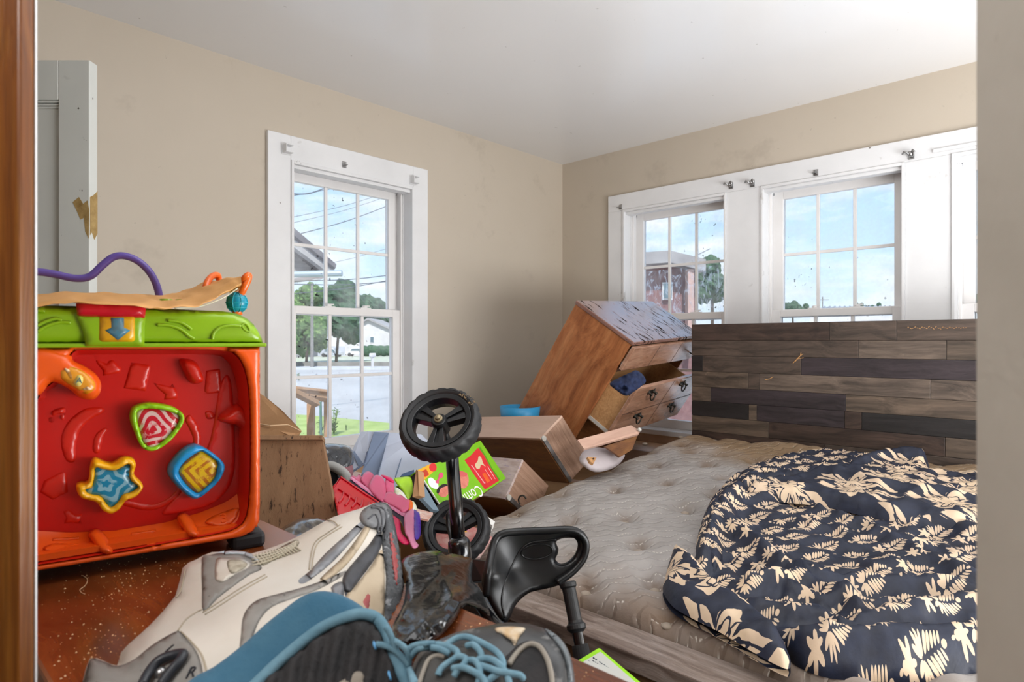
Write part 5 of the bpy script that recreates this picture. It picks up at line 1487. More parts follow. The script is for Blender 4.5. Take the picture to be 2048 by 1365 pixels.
# patterned navy dress spread on the mattress
def fabric(name, border):
    m, nt, b = newmat(name)
    co = N(nt, 'ShaderNodeNewGeometry').outputs['Position']
    ang = math.atan2(RGT[1], RGT[0]) + (.10 if not border else .5)
    v = N(nt, 'ShaderNodeMapping', {'Vector': co, 'Rotation': (0, 0, -ang)}).outputs[0]
    v = N(nt, 'ShaderNodeVectorMath', {0: v, 1: N(nt, 'ShaderNodeVectorMath', {0: N(nt, 'ShaderNodeTexNoise', {'Vector': co, 'Scale': 3.0, 'Detail': 1.0}).outputs['Color'], 1: (.03, .03, 0)}, operation='MULTIPLY').outputs[0]}, operation='ADD').outputs[0]
    sx = N(nt, 'ShaderNodeSeparateXYZ', {0: v})
    if not border:
        TWx, THy = .108, .062
        row = math_(nt, 'FLOOR', math_(nt, 'DIVIDE', sx.outputs[1], THy))
        u = math_(nt, 'SUBTRACT', math_(nt, 'FRACT', math_(nt, 'ADD', math_(nt, 'DIVIDE', sx.outputs[0], TWx), math_(nt, 'MULTIPLY', row, .37))), .5)
        w_ = math_(nt, 'SUBTRACT', math_(nt, 'FRACT', math_(nt, 'DIVIDE', sx.outputs[1], THy)), .5)
        uv = N(nt, 'ShaderNodeCombineXYZ', {0: math_(nt, 'MULTIPLY', u, 2.9), 1: math_(nt, 'ABSOLUTE', w_), 2: 0.0}).outputs[0]
        els = []     # (cx, cy, angle, a, b) in row heights, mirrored about the row axis
        for k in range(5):      # feather of slanting blades
            la = .23 - .026 * k
            els.append((.10 + .19 * k + la * .80, .035 + la * .62, .66, la, .058 - .004 * k))
        for a_ in (.95, 1.55, 2.15, 2.75):   # fan of petals
            els.append((-.06 + .20 * math.cos(a_), .02 + .20 * math.sin(a_), a_, .19, .058))
        els += [(1.12, .0, 0.0, .13, .06), (-.78, .0, 0, .19, .15), (-.66, .15, .9, .17, .085), (-.90, .16, 2.2, .17, .085), (-1.02, .0, 0, .14, .07), (-.54, .0, 0, .12, .045), (-1.25, .0, 0, .10, .03)]
        ws = [uv]
    else:
        TWx = .17
        cell = N(nt, 'ShaderNodeTexVoronoi', {'Vector': N(nt, 'ShaderNodeVectorMath', {0: v, 1: (1, .45, 0)}, operation='MULTIPLY').outputs[0], 'Scale': 9.5, 'Randomness': .75}, feature='F1', voronoi_dimensions='2D')
        dv = N(nt, 'ShaderNodeVectorMath', {0: N(nt, 'ShaderNodeVectorMath', {0: v, 1: (9.5, 9.5 * .45, 0)}, operation='MULTIPLY').outputs[0], 1: N(nt, 'ShaderNodeVectorMath', {0: cell.outputs['Position'], 1: (9.5, 9.5, 0)}, operation='MULTIPLY').outputs[0]}, operation='SUBTRACT').outputs[0]
        sd = N(nt, 'ShaderNodeSeparateXYZ', {0: dv})
        an = math_(nt, 'ARCTAN2', sd.outputs[1], sd.outputs[0]); r = cell.outputs['Distance']
        r = math_(nt, 'MULTIPLY', r, 1.0)
        lob = math_(nt, 'ADD', .40, math_(nt, 'MULTIPLY', .16, math_(nt, 'COSINE', math_(nt, 'MULTIPLY', an, 6.0))))
        lob = math_(nt, 'ADD', lob, math_(nt, 'MULTIPLY', .05, math_(nt, 'COSINE', math_(nt, 'MULTIPLY', an, 17.0))))
        petal = math_(nt, 'LESS_THAN', r, lob)
        vein = math_(nt, 'MULTIPLY', math_(nt, 'LESS_THAN', math_(nt, 'ABSOLUTE', math_(nt, 'SINE', math_(nt, 'ADD', math_(nt, 'MULTIPLY', an, 4.5), math_(nt, 'MULTIPLY', r, 5.0)))), .17), math_(nt, 'GREATER_THAN', r, .1))
        ring_ = math_(nt, 'LESS_THAN', math_(nt, 'ABSOLUTE', math_(nt, 'SUBTRACT', r, math_(nt, 'MULTIPLY', lob, .52))), .022)
        msk = math_(nt, 'MULTIPLY', petal, math_(nt, 'SUBTRACT', 1.0, math_(nt, 'MAXIMUM', vein, ring_)))
        els = []
    if els:
        msk = None
        for (cx, cy, a_, ra, rb) in els:
            mpn = N(nt, 'ShaderNodeMapping', {'Vector': uv, 'Location': (cx, cy, 0), 'Rotation': (0, 0, a_), 'Scale': (ra, rb, 1)}, vector_type='TEXTURE').outputs[0]
            l = N(nt, 'ShaderNodeVectorMath', {0: mpn}, operation='LENGTH').outputs['Value']
            f = math_(nt, 'LESS_THAN', l, 1.0)
            msk = f if msk is None else math_(nt, 'MAXIMUM', msk, f)
    wear = noise(nt, co, 30.0, 3.0)
    navy = mixc(nt, ramp(nt, wear, [(.3, 0.0), (.7, 1.0)]), hexc('#131829'), hexc('#1c2439'))
    cream = mixc(nt, ramp(nt, noise(nt, co, 12.0, 3.0), [(.3, 0.0), (.7, 1.0)]), hexc('#dcc3a4'), hexc('#cdb59c'))
    setc(nt, b, mixc(nt, msk, navy, cream))
    b.inputs['Roughness'].default_value = .55
    bump(nt, b, noise(nt, co, 55.0, 4.0), .25, .004)
    return m
M_fab = fabric('navy_sprig_print', False)
M_fabb = fabric('navy_flower_border', True)
def mpts(pts, h=MH):
    return [tuple(onm(x, y, h + .0).xy) for x, y in pts]
def ridge(pls):
    L_ = [(mpts(p), w_, h_) for p, w_, h_ in pls]
    def f(x, y):
        h = np.zeros_like(x)
        for p, w_, h_ in L_:
            h = np.maximum(h, h_ * np.exp(-(dist_poly(x, y, p, False) / w_) ** 2)) if h_ > 0 else h + h_ * np.exp(-(dist_poly(x, y, p, False) / w_) ** 2)
        return h
    return f
def vnoise(x, y, sc, seed=0.0):
    return np.array([mnoise.noise(Vector((a * sc, b_ * sc, seed))) for a, b_ in zip(x, y)])
dress = thing('patterned_dress', 'navy dress with cream leaf print spread out on the mattress', 'dress', (1.75, .5, .6))
def cloth(name, px, hbase, ridges, mat, crumple=.006, cs=18, step=.011, rad=.05, lift=.0, ph=0.0):
    o_ = crom(mpts(px, MH + ph), 4)
    rf = ridge(ridges)
    def hadd(x, y, d):
        n1 = vnoise(x, y, cs, 3.1); n2 = vnoise(x, y, cs * 2.3, 7.7)
        return (rf(x, y) + crumple * (1 - 2 * np.abs(n1)) + crumple * .5 * (1 - 2 * np.abs(n2))) * np.clip(d / .02, 0, 1) + lift
    mb = MB(); puff(mb, o_, lambda x, y, h: mmap(x, y, np.asarray(h) + MH - .012 + lift), step, rad, hbase, .004, hadd=hadd)
    return obj(name, mb, mat, dress, smooth=True)
cloth('skirt', [(1366, 1178), (1392, 1120), (1408, 1072), (1430, 1020), (1462, 990), (1510, 965), (1580, 950), (1650, 945), (1740, 948), (1850, 965), (1960, 985), (2050, 1000), (2150, 1080), (2150, 1260), (2050, 1345), (1950, 1352), (1850, 1356), (1760, 1352), (1660, 1345), (1600, 1325), (1560, 1295), (1500, 1268), (1440, 1240), (1400, 1215)], .022,
      [([(1400, 1150), (1420, 1090), (1450, 1030), (1500, 990), (1580, 965)], .035, 0.0508), ([(1480, 1020), (1600, 1010), (1700, 1030), (1820, 1060), (1960, 1090)], .03, 0.0261),
       ([(1460, 1080), (1520, 1120), (1560, 1160), (1640, 1190), (1760, 1200), (1960, 1215)], .022, 0.0377), ([(1500, 1200), (1600, 1190), (1700, 1230), (1720, 1270)], .022, 0.0435), ([(1720, 1285), (1800, 1270), (1900, 1250), (2050, 1230)], .03, 0.0377),
       ([(1600, 1310), (1700, 1320), (1800, 1325), (1950, 1322)], .028, 0.0435), ([(1500, 1240), (1560, 1255), (1640, 1265), (1700, 1300)], .02, 0.0290), ([(1760, 1160), (1850, 1140), (1960, 1150)], .03, 0.0174),
       ([(1560, 1060), (1700, 1080), (1850, 1110)], .015, 0.0145), ([(1480, 1150), (1560, 1200), (1650, 1230), (1800, 1240)], .016, .026), ([(1640, 1040), (1740, 1075), (1840, 1130), (1950, 1180)], .018, .02), ([(1600, 1225), (1700, 1240), (1740, 1262)], .014, -0.0174)], M_fab, .016, 11)
cloth('gathered_edge', [(1400, 1140), (1392, 1100), (1410, 1040), (1440, 1000), (1470, 975), (1500, 972), (1490, 1010), (1462, 1050), (1448, 1100), (1450, 1140), (1430, 1170)], .04, [], M_fab, .016, 30, step=.008, lift=.012)
cloth('rolled_top', [(1466, 968), (1480, 945), (1530, 925), (1580, 912), (1640, 905), (1700, 908), (1780, 915), (1840, 922), (1868, 945), (1840, 962), (1760, 960), (1660, 955), (1580, 962), (1520, 975), (1480, 985)], .05, [([(1500, 950), (1580, 925), (1640, 918), (1760, 928)], .03, .02)], M_fab, .012, 22, lift=.012, ph=.05)
cloth('border_flap', [(1490, 985), (1520, 968), (1580, 958), (1640, 950), (1700, 940), (1760, 925), (1850, 925), (1864, 945), (1880, 950), (1980, 952), (2080, 960), (2080, 1040), (1960, 1052), (1860, 1042), (1780, 1032), (1700, 1012), (1640, 1000), (1560, 992)], .04, [([(1620, 975), (1680, 990), (1760, 1020), (1900, 1040)], .03, .024), ([(1700, 965), (1780, 950), (1900, 965), (2000, 968)], .04, .034)], M_fabb, .010, 14, lift=.018, ph=.045)
cloth('border_hem', [(1330, 1155), (1342, 1112), (1352, 1108), (1370, 1125), (1400, 1150), (1440, 1190), (1490, 1225), (1540, 1262), (1575, 1300), (1580, 1332), (1560, 1330), (1500, 1298), (1440, 1262), (1380, 1232), (1345, 1210), (1326, 1180)], .03, [([(1345, 1130), (1400, 1180), (1480, 1240), (1560, 1300)], .03, .022)], M_fabb, .007, 16, lift=.014, ph=.02)
mb = MB(); puff(mb, mpts([(1448, 975), (1456, 962), (1478, 966), (1472, 980)]), lambda x, y, h: mmap(x, y, np.asarray(h) + MH + .004), .01, .01, .006, .004)
obj('label_tab', mb, basic('dark_tab', '#3d3a41', rough=.8), dress, smooth=True)

# ------------------------------------------------------------------ tipped dresser with pulled drawers
SC = .93
dpos = Vector(CAM) + SC * (Vector((2.5006, 1.9463, .73)) - Vector(CAM))
DR = Matrix(((.9926, -.1185, .0267), (.113, .8194, -.562), (.0448, .5609, .8267)))
DM = Matrix.Translation(dpos) @ DR.to_4x4()
W_, D_, H_ = .88 * SC, .3587 * SC, .5928 * SC
LO = -.17
M_dw = wood('pine_dresser', '#7d4522', '#a3643a', '#b67a4c', axis=2, scale=2.4, rough=.4, bmp=.15, stretch=8, coat=.1)
M_dwx = wood('pine_dresser_front', '#8a6048', '#ab8068', '#bd957c', axis=0, scale=2.4, rough=.22, bmp=.1, stretch=8, coat=.45)
M_in = wood('drawer_side_ply', '#a97a4c', '#bd8d5d', '#cb9d6c', axis=0, scale=4, rough=.6, knots=False, stretch=20)
M_dark = basic('dresser_inside', '#3c2418', '#4d3022', rough=.7, vs=9)
m, nt, b = newmat('peeling_top')
co = objco(nt)
mpn = N(nt, 'ShaderNodeMapping', {'Vector': co, 'Scale': (11, 2.2, 2), 'Rotation': (0, 0, .25)}).outputs[0]
c = mixc(nt, ramp(nt, noise(nt, mpn, 2.0, 4.0), [(.35, 0.0), (.65, 1.0)]), hexc('#8a6458'), hexc('#7a564c'))
c = mixc(nt, math_(nt, 'MULTIPLY', ramp(nt, noise(nt, mpn, 5.5, 3.0, .6), [(.565, 0.0), (.59, 1.0)]), ramp(nt, noise(nt, co, 5.0, 2.0), [(.40, 0.0), (.48, 1.0)])), c, hexc('#1f1612'))
setc(nt, b, c); b.inputs['Coat Roughness'].default_value = .2
pm = math_(nt, 'MULTIPLY', ramp(nt, noise(nt, mpn, 5.5, 3.0, .6), [(.565, 0.0), (.59, 1.0)]), ramp(nt, noise(nt, co, 5.0, 2.0), [(.40, 0.0), (.48, 1.0)]))
inv = math_(nt, 'SUBTRACT', 1.0, pm)
nt.links.new(math_(nt, 'MULTIPLY', inv, .9), b.inputs['Coat Weight']); nt.links.new(math_(nt, 'MULTIPLY', inv, .5), b.inputs['Specular IOR Level']); nt.links.new(math_(nt, 'ADD', math_(nt, 'MULTIPLY', pm, .7), .22), b.inputs['Roughness'])
M_peel = m
M_ant = basic('antique_pull', '#2a2824', '#45413a', rough=.35, metal=.8)
M_wht = basic('white_runner', '#d6d3cc', '#b7b3ab', rough=.4, metal=.2)
ds = thing('dresser', 'pine dresser tipped forward in the corner with drawers sliding out', 'dresser', DM @ Vector((W_ / 2, D_, LO)))
bx('side_panel', 0, .018, 0, D_, LO, H_ - .018, M_dw, ds, DM, bevel=.0015)
bx('side_panel', W_ - .018, W_, 0, D_, LO, H_ - .018, M_dw, ds, DM, bevel=.0015)
bx('top_panel', -.006, W_ + .006, -.012, D_ + .004, H_ - .018, H_, M_peel, ds, DM, bevel=.004)
bx('back_panel', .018, W_ - .018, D_ - .008, D_, LO, H_ - .018, M_dark, ds, DM)
bx('bottom_panel', .018, W_ - .018, 0, D_ - .008, LO, LO + .018, M_dw, ds, DM)
for z in (.40, .095):
    bx('divider', .018, W_ - .018, .01, D_ - .01, z * SC, z * SC + .015, M_dark, ds, DM)
def dplane(px, py, y):
    q = DM.inverted() @ on_plane(px, py, DM @ Vector((0, y, 0)), DM.col[1].xyz); return q
def drawer(z0, z1, pull, handles, vg, hg):
    d = bx('drawer', .002, W_ - .002, -pull, -pull + .018, z0, z1, M_dwx, ds, DM, bevel=.003)
    yb = D_ - .06 - pull
    hs = (z1 - z0) * .78
    bx('drawer_side', .022, .034, -pull + .018, yb, z0 + .012, z0 + hs, M_in, d, DM); bx('drawer_side', W_ - .034, W_ - .022, -pull + .018, yb, z0 + .012, z0 + hs, M_in, d, DM)
    bx('drawer_back', .034, W_ - .034, yb - .012, yb, z0 + .012, z0 + hs, M_in, d, DM)
    bx('drawer_bottom', .034, W_ - .034, -pull + .018, yb, z0 + .016, z0 + .022, M_dark, d, DM)
    bx('runner', .017, .022, -pull + .02, yb, z0 + .018, z0 + .034, M_wht, d, DM)
    mb = MB()
    for px in vg:
        x = px * W_; mb.box(x - .0022, x + .0022, -pull - .0006, -pull + .002, z0 + .002, z1 - .002)
    for z in hg:
        mb.box(.003, W_ - .003, -pull - .0006, -pull + .002, z - .0022, z + .0022)
    if mb.v: obj('groove', mb, M_dark, d, DM)
    for (px, py, kind) in handles:
        q = dplane(px, py, -pull)
        hM = DM @ Matrix.Translation((q.x, -pull, q.z))
        mb = MB()
        if kind:
            for s_ in (-.026, .026):
                mb.lathe([(.010, 0), (.011, .003), (.006, .007), (.006, .016), (.008, .020), (.003, .023)], 12, Matrix.Translation((s_, 0, .008)) @ Matrix.Rotation(math.pi / 2, 4, 'X'))
            mb.tube(crom([(-.027, -.015, .006), (-.024, -.020, -.006), (-.014, -.024, -.018), (0, -.026, -.021), (.014, -.024, -.018), (.024, -.020, -.006), (.027, -.015, .006)], 4, False), .0036, 8)
            mb.prism([(-.036, .0), (-.03, .018), (-.018, .012), (0, .016), (.018, .012), (.03, .018), (.036, .0), (.02, -.008), (0, -.004), (-.02, -.008)], lambda u, v, h: (u, -h, v + .006), 0, .0025)
        else:
            mb.tube([(0, 0, 0), (0, -.03, 0)], .0035, 8); mb.tube([(-.016, -.03, -.01), (.016, -.03, .01)], .004, 8)
        obj('pull', mb, M_ant, d, hM, smooth=True)
    return d
drawer(.438 * SC, .570 * SC, .026, [(1379, 705, 0)], (.335, .665), ())
drawer(.107 * SC, .418 * SC, .135, [(1300, 787, 1), (1362, 770, 1), (1272, 834, 1), (1339, 813, 1)], (.5,), (.2625 * SC,))
# blue cloth in the open drawer
M_jean = basic('navy_bundle', '#0d1836', '#16264c', rough=.85, vs=25, bmp=.5, bs=40, bd=.01)
bo = crom([(1219, 768), (1240, 755), (1262, 745), (1272, 741), (1284, 748), (1292, 762), (1284, 772), (1262, 788), (1250, 792), (1234, 782)], 3)
mb = MB(); puff(mb, bo, pxmap(rbf([(1219, 768, 2.52), (1272, 741, 2.56), (1292, 762, 2.56), (1250, 792, 2.46), (1255, 768, 2.50)])), 4, 18, .02, .05, hadd=lambda x, y, d: .022 * (1 - 3 * np.abs(vnoise(x, y, .075, 2.0))) * np.clip(d / 4, 0, 1))
obj('blue_garment', mb, M_jean, smooth=True, label='navy blue crumpled garment stuffed in the open dresser drawer', cat='garment')

# loose drawers lying in the heap
def loose_drawer(label, pos, Rr, dm, scale, mats, wall=.014, handle=None, rail=True):
    p = Vector(CAM) + scale * (Vector(pos) - Vector(CAM))
    M = Matrix.Translation(p) @ Matrix(Rr).to_4x4(); w_, d_, h_ = [v * scale for v in dm]
    t = thing('upturned_drawer_box', label, 'drawer', M @ Vector((w_ / 2, d_ / 2, 0)))
    top, front, end = mats
    bx('bottom_board', 0, w_, 0, d_, h_ - wall * .7, h_, top, t, M, bevel=.001)
    bx('front_board', 0, w_, 0, wall, 0, h_ - wall * .7, front, t, M, bevel=.001)
    bx('side_board', w_ - wall, w_, wall, d_, 0, h_ - wall * .7, end, t, M, bevel=.001)
    bx('side_board', 0, wall, wall, d_, 0, h_ - wall * .7, end, t, M)
    bx('back_board', wall, w_ - wall, d_ - wall, d_, 0, h_ - wall * .7, front, t, M)
    if rail:
        r_ = bx('metal_runner', w_, w_ + .006, .004, .022, .0, h_ - .006, M_metal, t, M, bevel=.001)
        mb = MB(); mb.lathe([(.004, 0), (.011, 0), (.011, .006), (.004, .006)], 16, M.inverted() @ (M @ Matrix.Translation((w_ + .004, .012, h_ - .01)) @ Matrix.Rotation(math.pi / 2, 4, 'Y')))
        obj('roller', mb, M_wht, r_, M)
    return t, M, (w_, d_, h_)
M_pale = basic('pale_drawer_bottom', '#cbab98', '#c1a08c', rough=.45, vs=7, stretch=(1, 5, 1), bmp=.1, bs=90)
M_fr1 = wood('dark_oak_face', '#5c371c', '#744a2a', '#85592f', axis=0, scale=3, rough=.4, stretch=12)
M_end1 = wood('oak_veneer_end', '#8b6a54', '#a3806a', '#b4927b', axis=2, scale=4, rough=.5, knots=False, stretch=20)
M_print = basic('printed_board', '#c4b2ac', '#a78f83', rough=.4, vs=14, spots=[('#8f7fa0', 40, .6, .08)], stretch=(1, 4, 1))
loose_drawer('large upturned drawer with a pale bottom behind the upper wheel', (2.0111, 2.0958, .6038), ((-.184, .8231, -.5373), (-.977, -.0931, .192), (.108, .5602, .8213)), (.6026, .1393, .2237), 1.08, (M_pale, M_fr1, M_end1))
t, M, dm = loose_drawer('smaller upturned drawer under the large one, beside the mattress', (1.6054, 1.7384, .5661), ((.0237, .6431, -.7654), (-.9975, .0662, .0247), (.0666, .7629, .643)), (.3014, .1519, .1739), 1.10, (M_print, M_fr1, M_end1))
pc = [P(x, y, 2.2) for x, y in crom([(1040, 1004), (1037, 996), (1040, 989), (1047, 988), (1052, 994)], 5, False)]
mb = MB(); mb.tube([p - Vector(FWD) * .03 for p in pc], .003, 8); obj('wire_pull', mb, M_ant, t, smooth=True)

def slab(name, pts, th, mat, parent=None, bevel=0, smooth=False, nrm=None, **k):
    """board through picture points with their own distances; th is its thickness"""
    q = [P(*p) for p in pts]
    n_ = nrm or (q[1] - q[0]).cross(q[-1] - q[0]).normalized()
    if n_.dot(q[0] - Vector(CAM)) < 0: n_ = -n_
    a = [p for p in q]; b_ = [p + n_ * th for p in q]; n = len(q)
    mb = MB(); mb.add(a + b_, [tuple(range(n)), tuple(range(n, 2 * n))[::-1]] + [(i, n + i, n + (i + 1) % n, (i + 1) % n) for i in range(n)])
    return obj(name, mb, mat, parent, bevel=bevel, **k)
# loose board and block under the dresser
M_pboard = basic('pale_pink_board', '#c9a592', '#bd9785', rough=.45, vs=8, stretch=(1, 1, 6))
t = thing('loose_board', 'pale loose board bridging from the large drawer to the window sill', 'board', P(1215, 905, 2.45))
slab('board', [(1155, 880, 2.36), (1262, 851, 2.56), (1281, 862, 2.54), (1278, 868, 2.53), (1168, 898, 2.33)], .012, M_pboard, t, bevel=.001)
slab('brace', [(1210, 893, 2.42), (1275, 872, 2.54), (1264, 900, 2.50), (1240, 915, 2.44)], .01, M_fr1, t)
mb = MB(); mb.ball(P(1279, 860, 2.53), .009, 10, 6); obj('screw_cap', mb, M_wht, t, smooth=True)
bx('sill_board', XB - .30, XB - .03, 1.45, 2.30, .60, .62, basic('sill_shelf', '#d6b395', '#b88b64', rough=.5, vs=9), label='narrow pale wooden shelf board under the right windows', cat='shelf', bevel=.002)
bx('shelf_apron', XB - .32, XB - .30, 1.45, 2.30, .0, .62, basic('shelf_side', '#a38471', '#8e6f5c', rough=.6), label='brown panel below the shelf board under the right windows', cat='panel')
mb = MB(); po = crom([(1160, 925), (1165, 905), (1185, 896), (1210, 897), (1235, 905), (1250, 912), (1230, 935), (1190, 945)], 4)
puff(mb, po, pxmap(rbf([(1160, 925, 2.42), (1200, 897, 2.52), (1250, 912, 2.54), (1200, 930, 2.45)])), 5, 16, .03, .06, hadd=lambda x, y, d: .006 * vnoise(x, y, .05, 4) * np.clip(d / 5, 0, 1))
obj('white_pillow', mb, basic('greyish_white_cotton', '#c9bfc2', '#b6abae', rough=.8, bmp=.4, bs=40), smooth=True, label='greyish white pillow wedged under the loose board', cat='pillow')
t = thing('wood_scrap', 'small pale plywood scrap with a hole at the mattress edge', 'scrap', P(1185, 918, 2.26))
slab('scrap', [(1175, 914, 2.25), (1193, 916, 2.27), (1187, 928, 2.24), (1180, 924, 2.23)], .01, M_in, t)
mb = MB(); mb.ball(P(1187, 918, 2.252), .0035, 8, 6); obj('hole_plug', mb, M_dark, t)
mb = MB(); tq = P(1040, 813, 3.05); mb.lathe([(.02, 0), (.075, .01), (.095, .20), (.10, .24), (.092, .24), (.085, .03), (.02, .02)], 28, Matrix.Translation((tq.x, tq.y, tq.z - .24)), cap=False)
obj('blue_bucket', mb, basic('blue_bucket_plastic', '#2d8fc0', rough=.4), smooth=True, label='blue plastic tub peeking out behind the large upturned drawer', cat='tub')

# ------------------------------------------------------------------ the heap by the tall window
M_card = basic('brown_cardboard', '#b48a62', '#a27a54', rough=.8, vs=6, bmp=.2, bs=60)
M_dirt = basic('dirty_board', '#9a7a5a', '#86674a', rough=.75, vs=5, stretch=(7, 7, 1), spots=[('#3c2a1c', 12, .60, .06), ('#5c432e', 30, .62, .05), ('#2c1e14', 28, .68, .04)], bmp=.2, bs=90)
t = thing('dirty_panel', 'dirty scuffed brown drawer panel standing right of the toy', 'panel', P(600, 1050, 1.5))
slab('panel', [(470, 876, 1.49), (640, 876, 1.50), (646, 884, 1.50), (660, 960, 1.49), (682, 1090, 1.46), (690, 1160, 1.45), (470, 1120, 1.44)], .018, M_dirt, t, bevel=.001)
slab('panel_lip', [(470, 871, 1.485), (645, 871, 1.495), (645, 880, 1.49), (470, 880, 1.48)], .03, M_dirt, t, bevel=.001)
t = thing('cardboard_flap', 'creased brown cardboard box flap sticking up beside the window', 'cardboard', P(550, 880, 1.9))
slab('flap', [(505, 778, 1.95), (532, 795, 1.94), (565, 822, 1.90), (603, 862, 1.85), (596, 874, 1.84), (505, 880, 1.84)], .004, M_card, t)
slab('fold', [(505, 848, 1.82), (550, 858, 1.80), (600, 866, 1.835), (590, 875, 1.82), (505, 885, 1.78)], .004, M_card, t)
mb = MB(); mb.tube([P(505, 846, 1.815), P(540, 852, 1.80), P(575, 850, 1.83), P(602, 863, 1.835)], .002, 6); obj('crease', mb, basic('cardboard_crease', '#d6b48e', rough=.8), t)
# grey cardboard box panel
M_gbox = basic('blue_grey_board', '#b4bbcb', '#a6aec0', rough=.5, vs=5)
M_gshade = basic('shadow_band', '#71809a', '#6a7890', rough=.5, vs=5)  # darker board tone for the painted window-frame shadows
t = thing('grey_box', 'open blue-grey cardboard box with painted shadow bands in front of the tall window', 'box', P(770, 950, 2.05))
slab('large_flap', [(735, 863, 2.12), (842, 869, 2.16), (890, 915, 2.08), (850, 985, 1.93), (770, 1000, 1.88), (722, 955, 1.92), (726, 938, 1.95), (736, 905, 2.04)], .004, M_gbox, t)
slab('side_flap', [(722, 864, 2.118), (736, 863, 2.12), (738, 905, 2.03), (730, 928, 1.97), (697, 950, 1.93), (685, 942, 1.95), (700, 910, 2.03)], .004, M_gbox, t)
slab('dark_band', [(748, 864.5, 2.115), (778, 866, 2.128), (772, 890, 2.072), (754, 955, 1.905), (748, 990, 1.87), (716, 975, 1.90), (724, 945, 1.935), (735, 905, 2.03)], .001, M_gshade, t)  # window-frame shadow painted across the flap as a dark strip
slab('thin_shadow_band', [(806, 902, 2.075), (810, 901, 2.075), (800, 940, 1.99), (788, 975, 1.92), (783, 975, 1.92), (796, 935, 1.99)], .001, M_gshade, t)  # narrow shadow stripe, painted the same way
slab('dark_band', [(705, 906, 2.02), (708, 902, 2.03), (727, 928, 1.965), (718, 935, 1.955)], .001, M_gshade, t)  # painted shadow running on over the side flap
mb = MB(); pxtube(mb, [(735, 904, 2.02), (729, 926, 1.965), (722, 932, 1.95), (697, 949, 1.925)], None, .0025, 3, 6); obj('edge_shadow_gap', mb, basic('slate_edge', '#4d5870', rough=.6), t)  # dark line drawn as the shade in the fold
# black plastic-wrapped bundle and grey-rimmed seat
M_film = basic('dark_glossy_film', '#2a2c30', '#43464b', rough=.16, vs=16, bmp=.3, bs=14, bd=.01, coat=.5, spots=[('#b9bcc0', 18, .66, .05)])
def bagblob(name, px, ctrl, step, rad, hf, hb, amp, fr, mat, seed, label, cat, parent=None, smooth=True, ridges=(), **k):
    o_ = crom(px, 4)
    def hadd(x, y, d):
        n1 = vnoise(x, y, fr, seed); n2 = vnoise(x, y, fr * 2.1, seed + 5)
        h = amp * ((1 - 3 * np.abs(n1)) + .3 * (1 - 3 * np.abs(n2)))
        for pl_, w_, a_ in ridges:
            h = h + a_ * np.exp(-np.abs(dist_poly(x, y, pl_, False) / w_) ** 1.2)
        return h * np.clip(d / (step * 2), 0, 1)
    mb = MB(); puff(mb, o_, pxmap(rbf(ctrl)), step, rad, hf, hb, hadd=hadd, seed=int(seed))
    return obj(name, mb, mat, parent, smooth=smooth, label=label, cat=cat, **k)
bagblob('plastic_bundle', [(640, 905), (648, 889), (680, 889), (700, 895), (708, 915), (702, 935), (670, 945), (640, 940)], [(640, 905, 1.82), (700, 895, 1.9), (708, 930, 1.84), (660, 940, 1.78)], 4, 14, .03, .06, .006, .05, M_film, 3, 'black plastic wrapped bundle behind the dirty panel', 'bundle')
bagblob('maroon_cloth', [(640, 925), (660, 920), (690, 924), (706, 934), (700, 960), (660, 970), (640, 960)], [(640, 925, 1.80), (706, 934, 1.82), (660, 970, 1.72)], 5, 12, .015, .04, .004, .05, basic('dusty_maroon', '#8d5f67', '#774c54', rough=.6), 5, 'dusty maroon cloth under the black bundle', 'cloth')
t = thing('carrier_seat', 'grey-rimmed dark baby seat edge between panel and red tray', 'seat', P(680, 1000, 1.65))
mb = MB(); pxtube(mb, [(640, 936, 1.70), (660, 932, 1.70), (680, 941, 1.69), (694, 956, 1.67), (698, 975, 1.64), (694, 1000, 1.6)], None, .013, 5, 12); obj('rim', mb, basic('grey_seat_rim', '#a9a9a6', '#92928f', rough=.45), t, smooth=True)
mb = MB(); puff(mb, crom([(640, 940), (662, 938), (682, 952), (692, 970), (690, 1000), (660, 1010), (640, 1000)], 3), pxmap(lambda x, y: 1.70 + 0 * np.asarray(x)), 6, 14, -.0, .06); obj('liner', mb, basic('dark_liner', '#232a33', '#2e3a48', rough=.7), t, smooth=True)
mb = MB()
for k in range(4): pxtube(mb, [(676 + k * 5, 952 + k * 2.6, 1.655), (680 + k * 5, 958 + k * 2.6, 1.645)], None, .002, 3, 6)
obj('slot', mb, MATS['dark_liner'], t)

# diaper box
DB = Matrix.Translation(Vector(CAM) + .97 * (Vector((1.2339, 1.4433, .6883)) - Vector(CAM))) @ Matrix(((.926, -.2751, -.2586), (.3748, .7515, .5429), (.045, -.5996, .799))).to_4x4()
bw_, bd_, bh_ = .4683 * .97, .12, .1689 * .97
M_dg = basic('box_green', '#6fae10', '#7cbb18', rough=.4, vs=6)
M_dgd = basic('box_dark_green', '#4f8f14', rough=.4)
M_dred = basic('box_red', '#c8202a', '#d42b30', rough=.4, vs=9)
M_dwh = basic('box_white', '#ece9e4', rough=.5)
M_dor = basic('box_orange', '#f0a21e', rough=.4)
M_skin = basic('printed_skin', '#d98472', '#c26a5b', rough=.5, vs=40)
M_hair = basic('printed_hair', '#241a17', rough=.6)
t = thing('diaper_box', 'green and red diaper carton tilted behind the steering pole', 'box', DB @ Vector((bw_ / 2, bd_ / 2, 0)))
bx('carton_front', 0, bw_, 0, .003, 0, bh_, M_dg, t, DB)
bx('carton_side', bw_ - .003, bw_, .003, bd_, 0, bh_, M_dgd, t, DB); bx('carton_top', 0, bw_, .003, bd_, bh_ - .003, bh_, M_dg, t, DB)
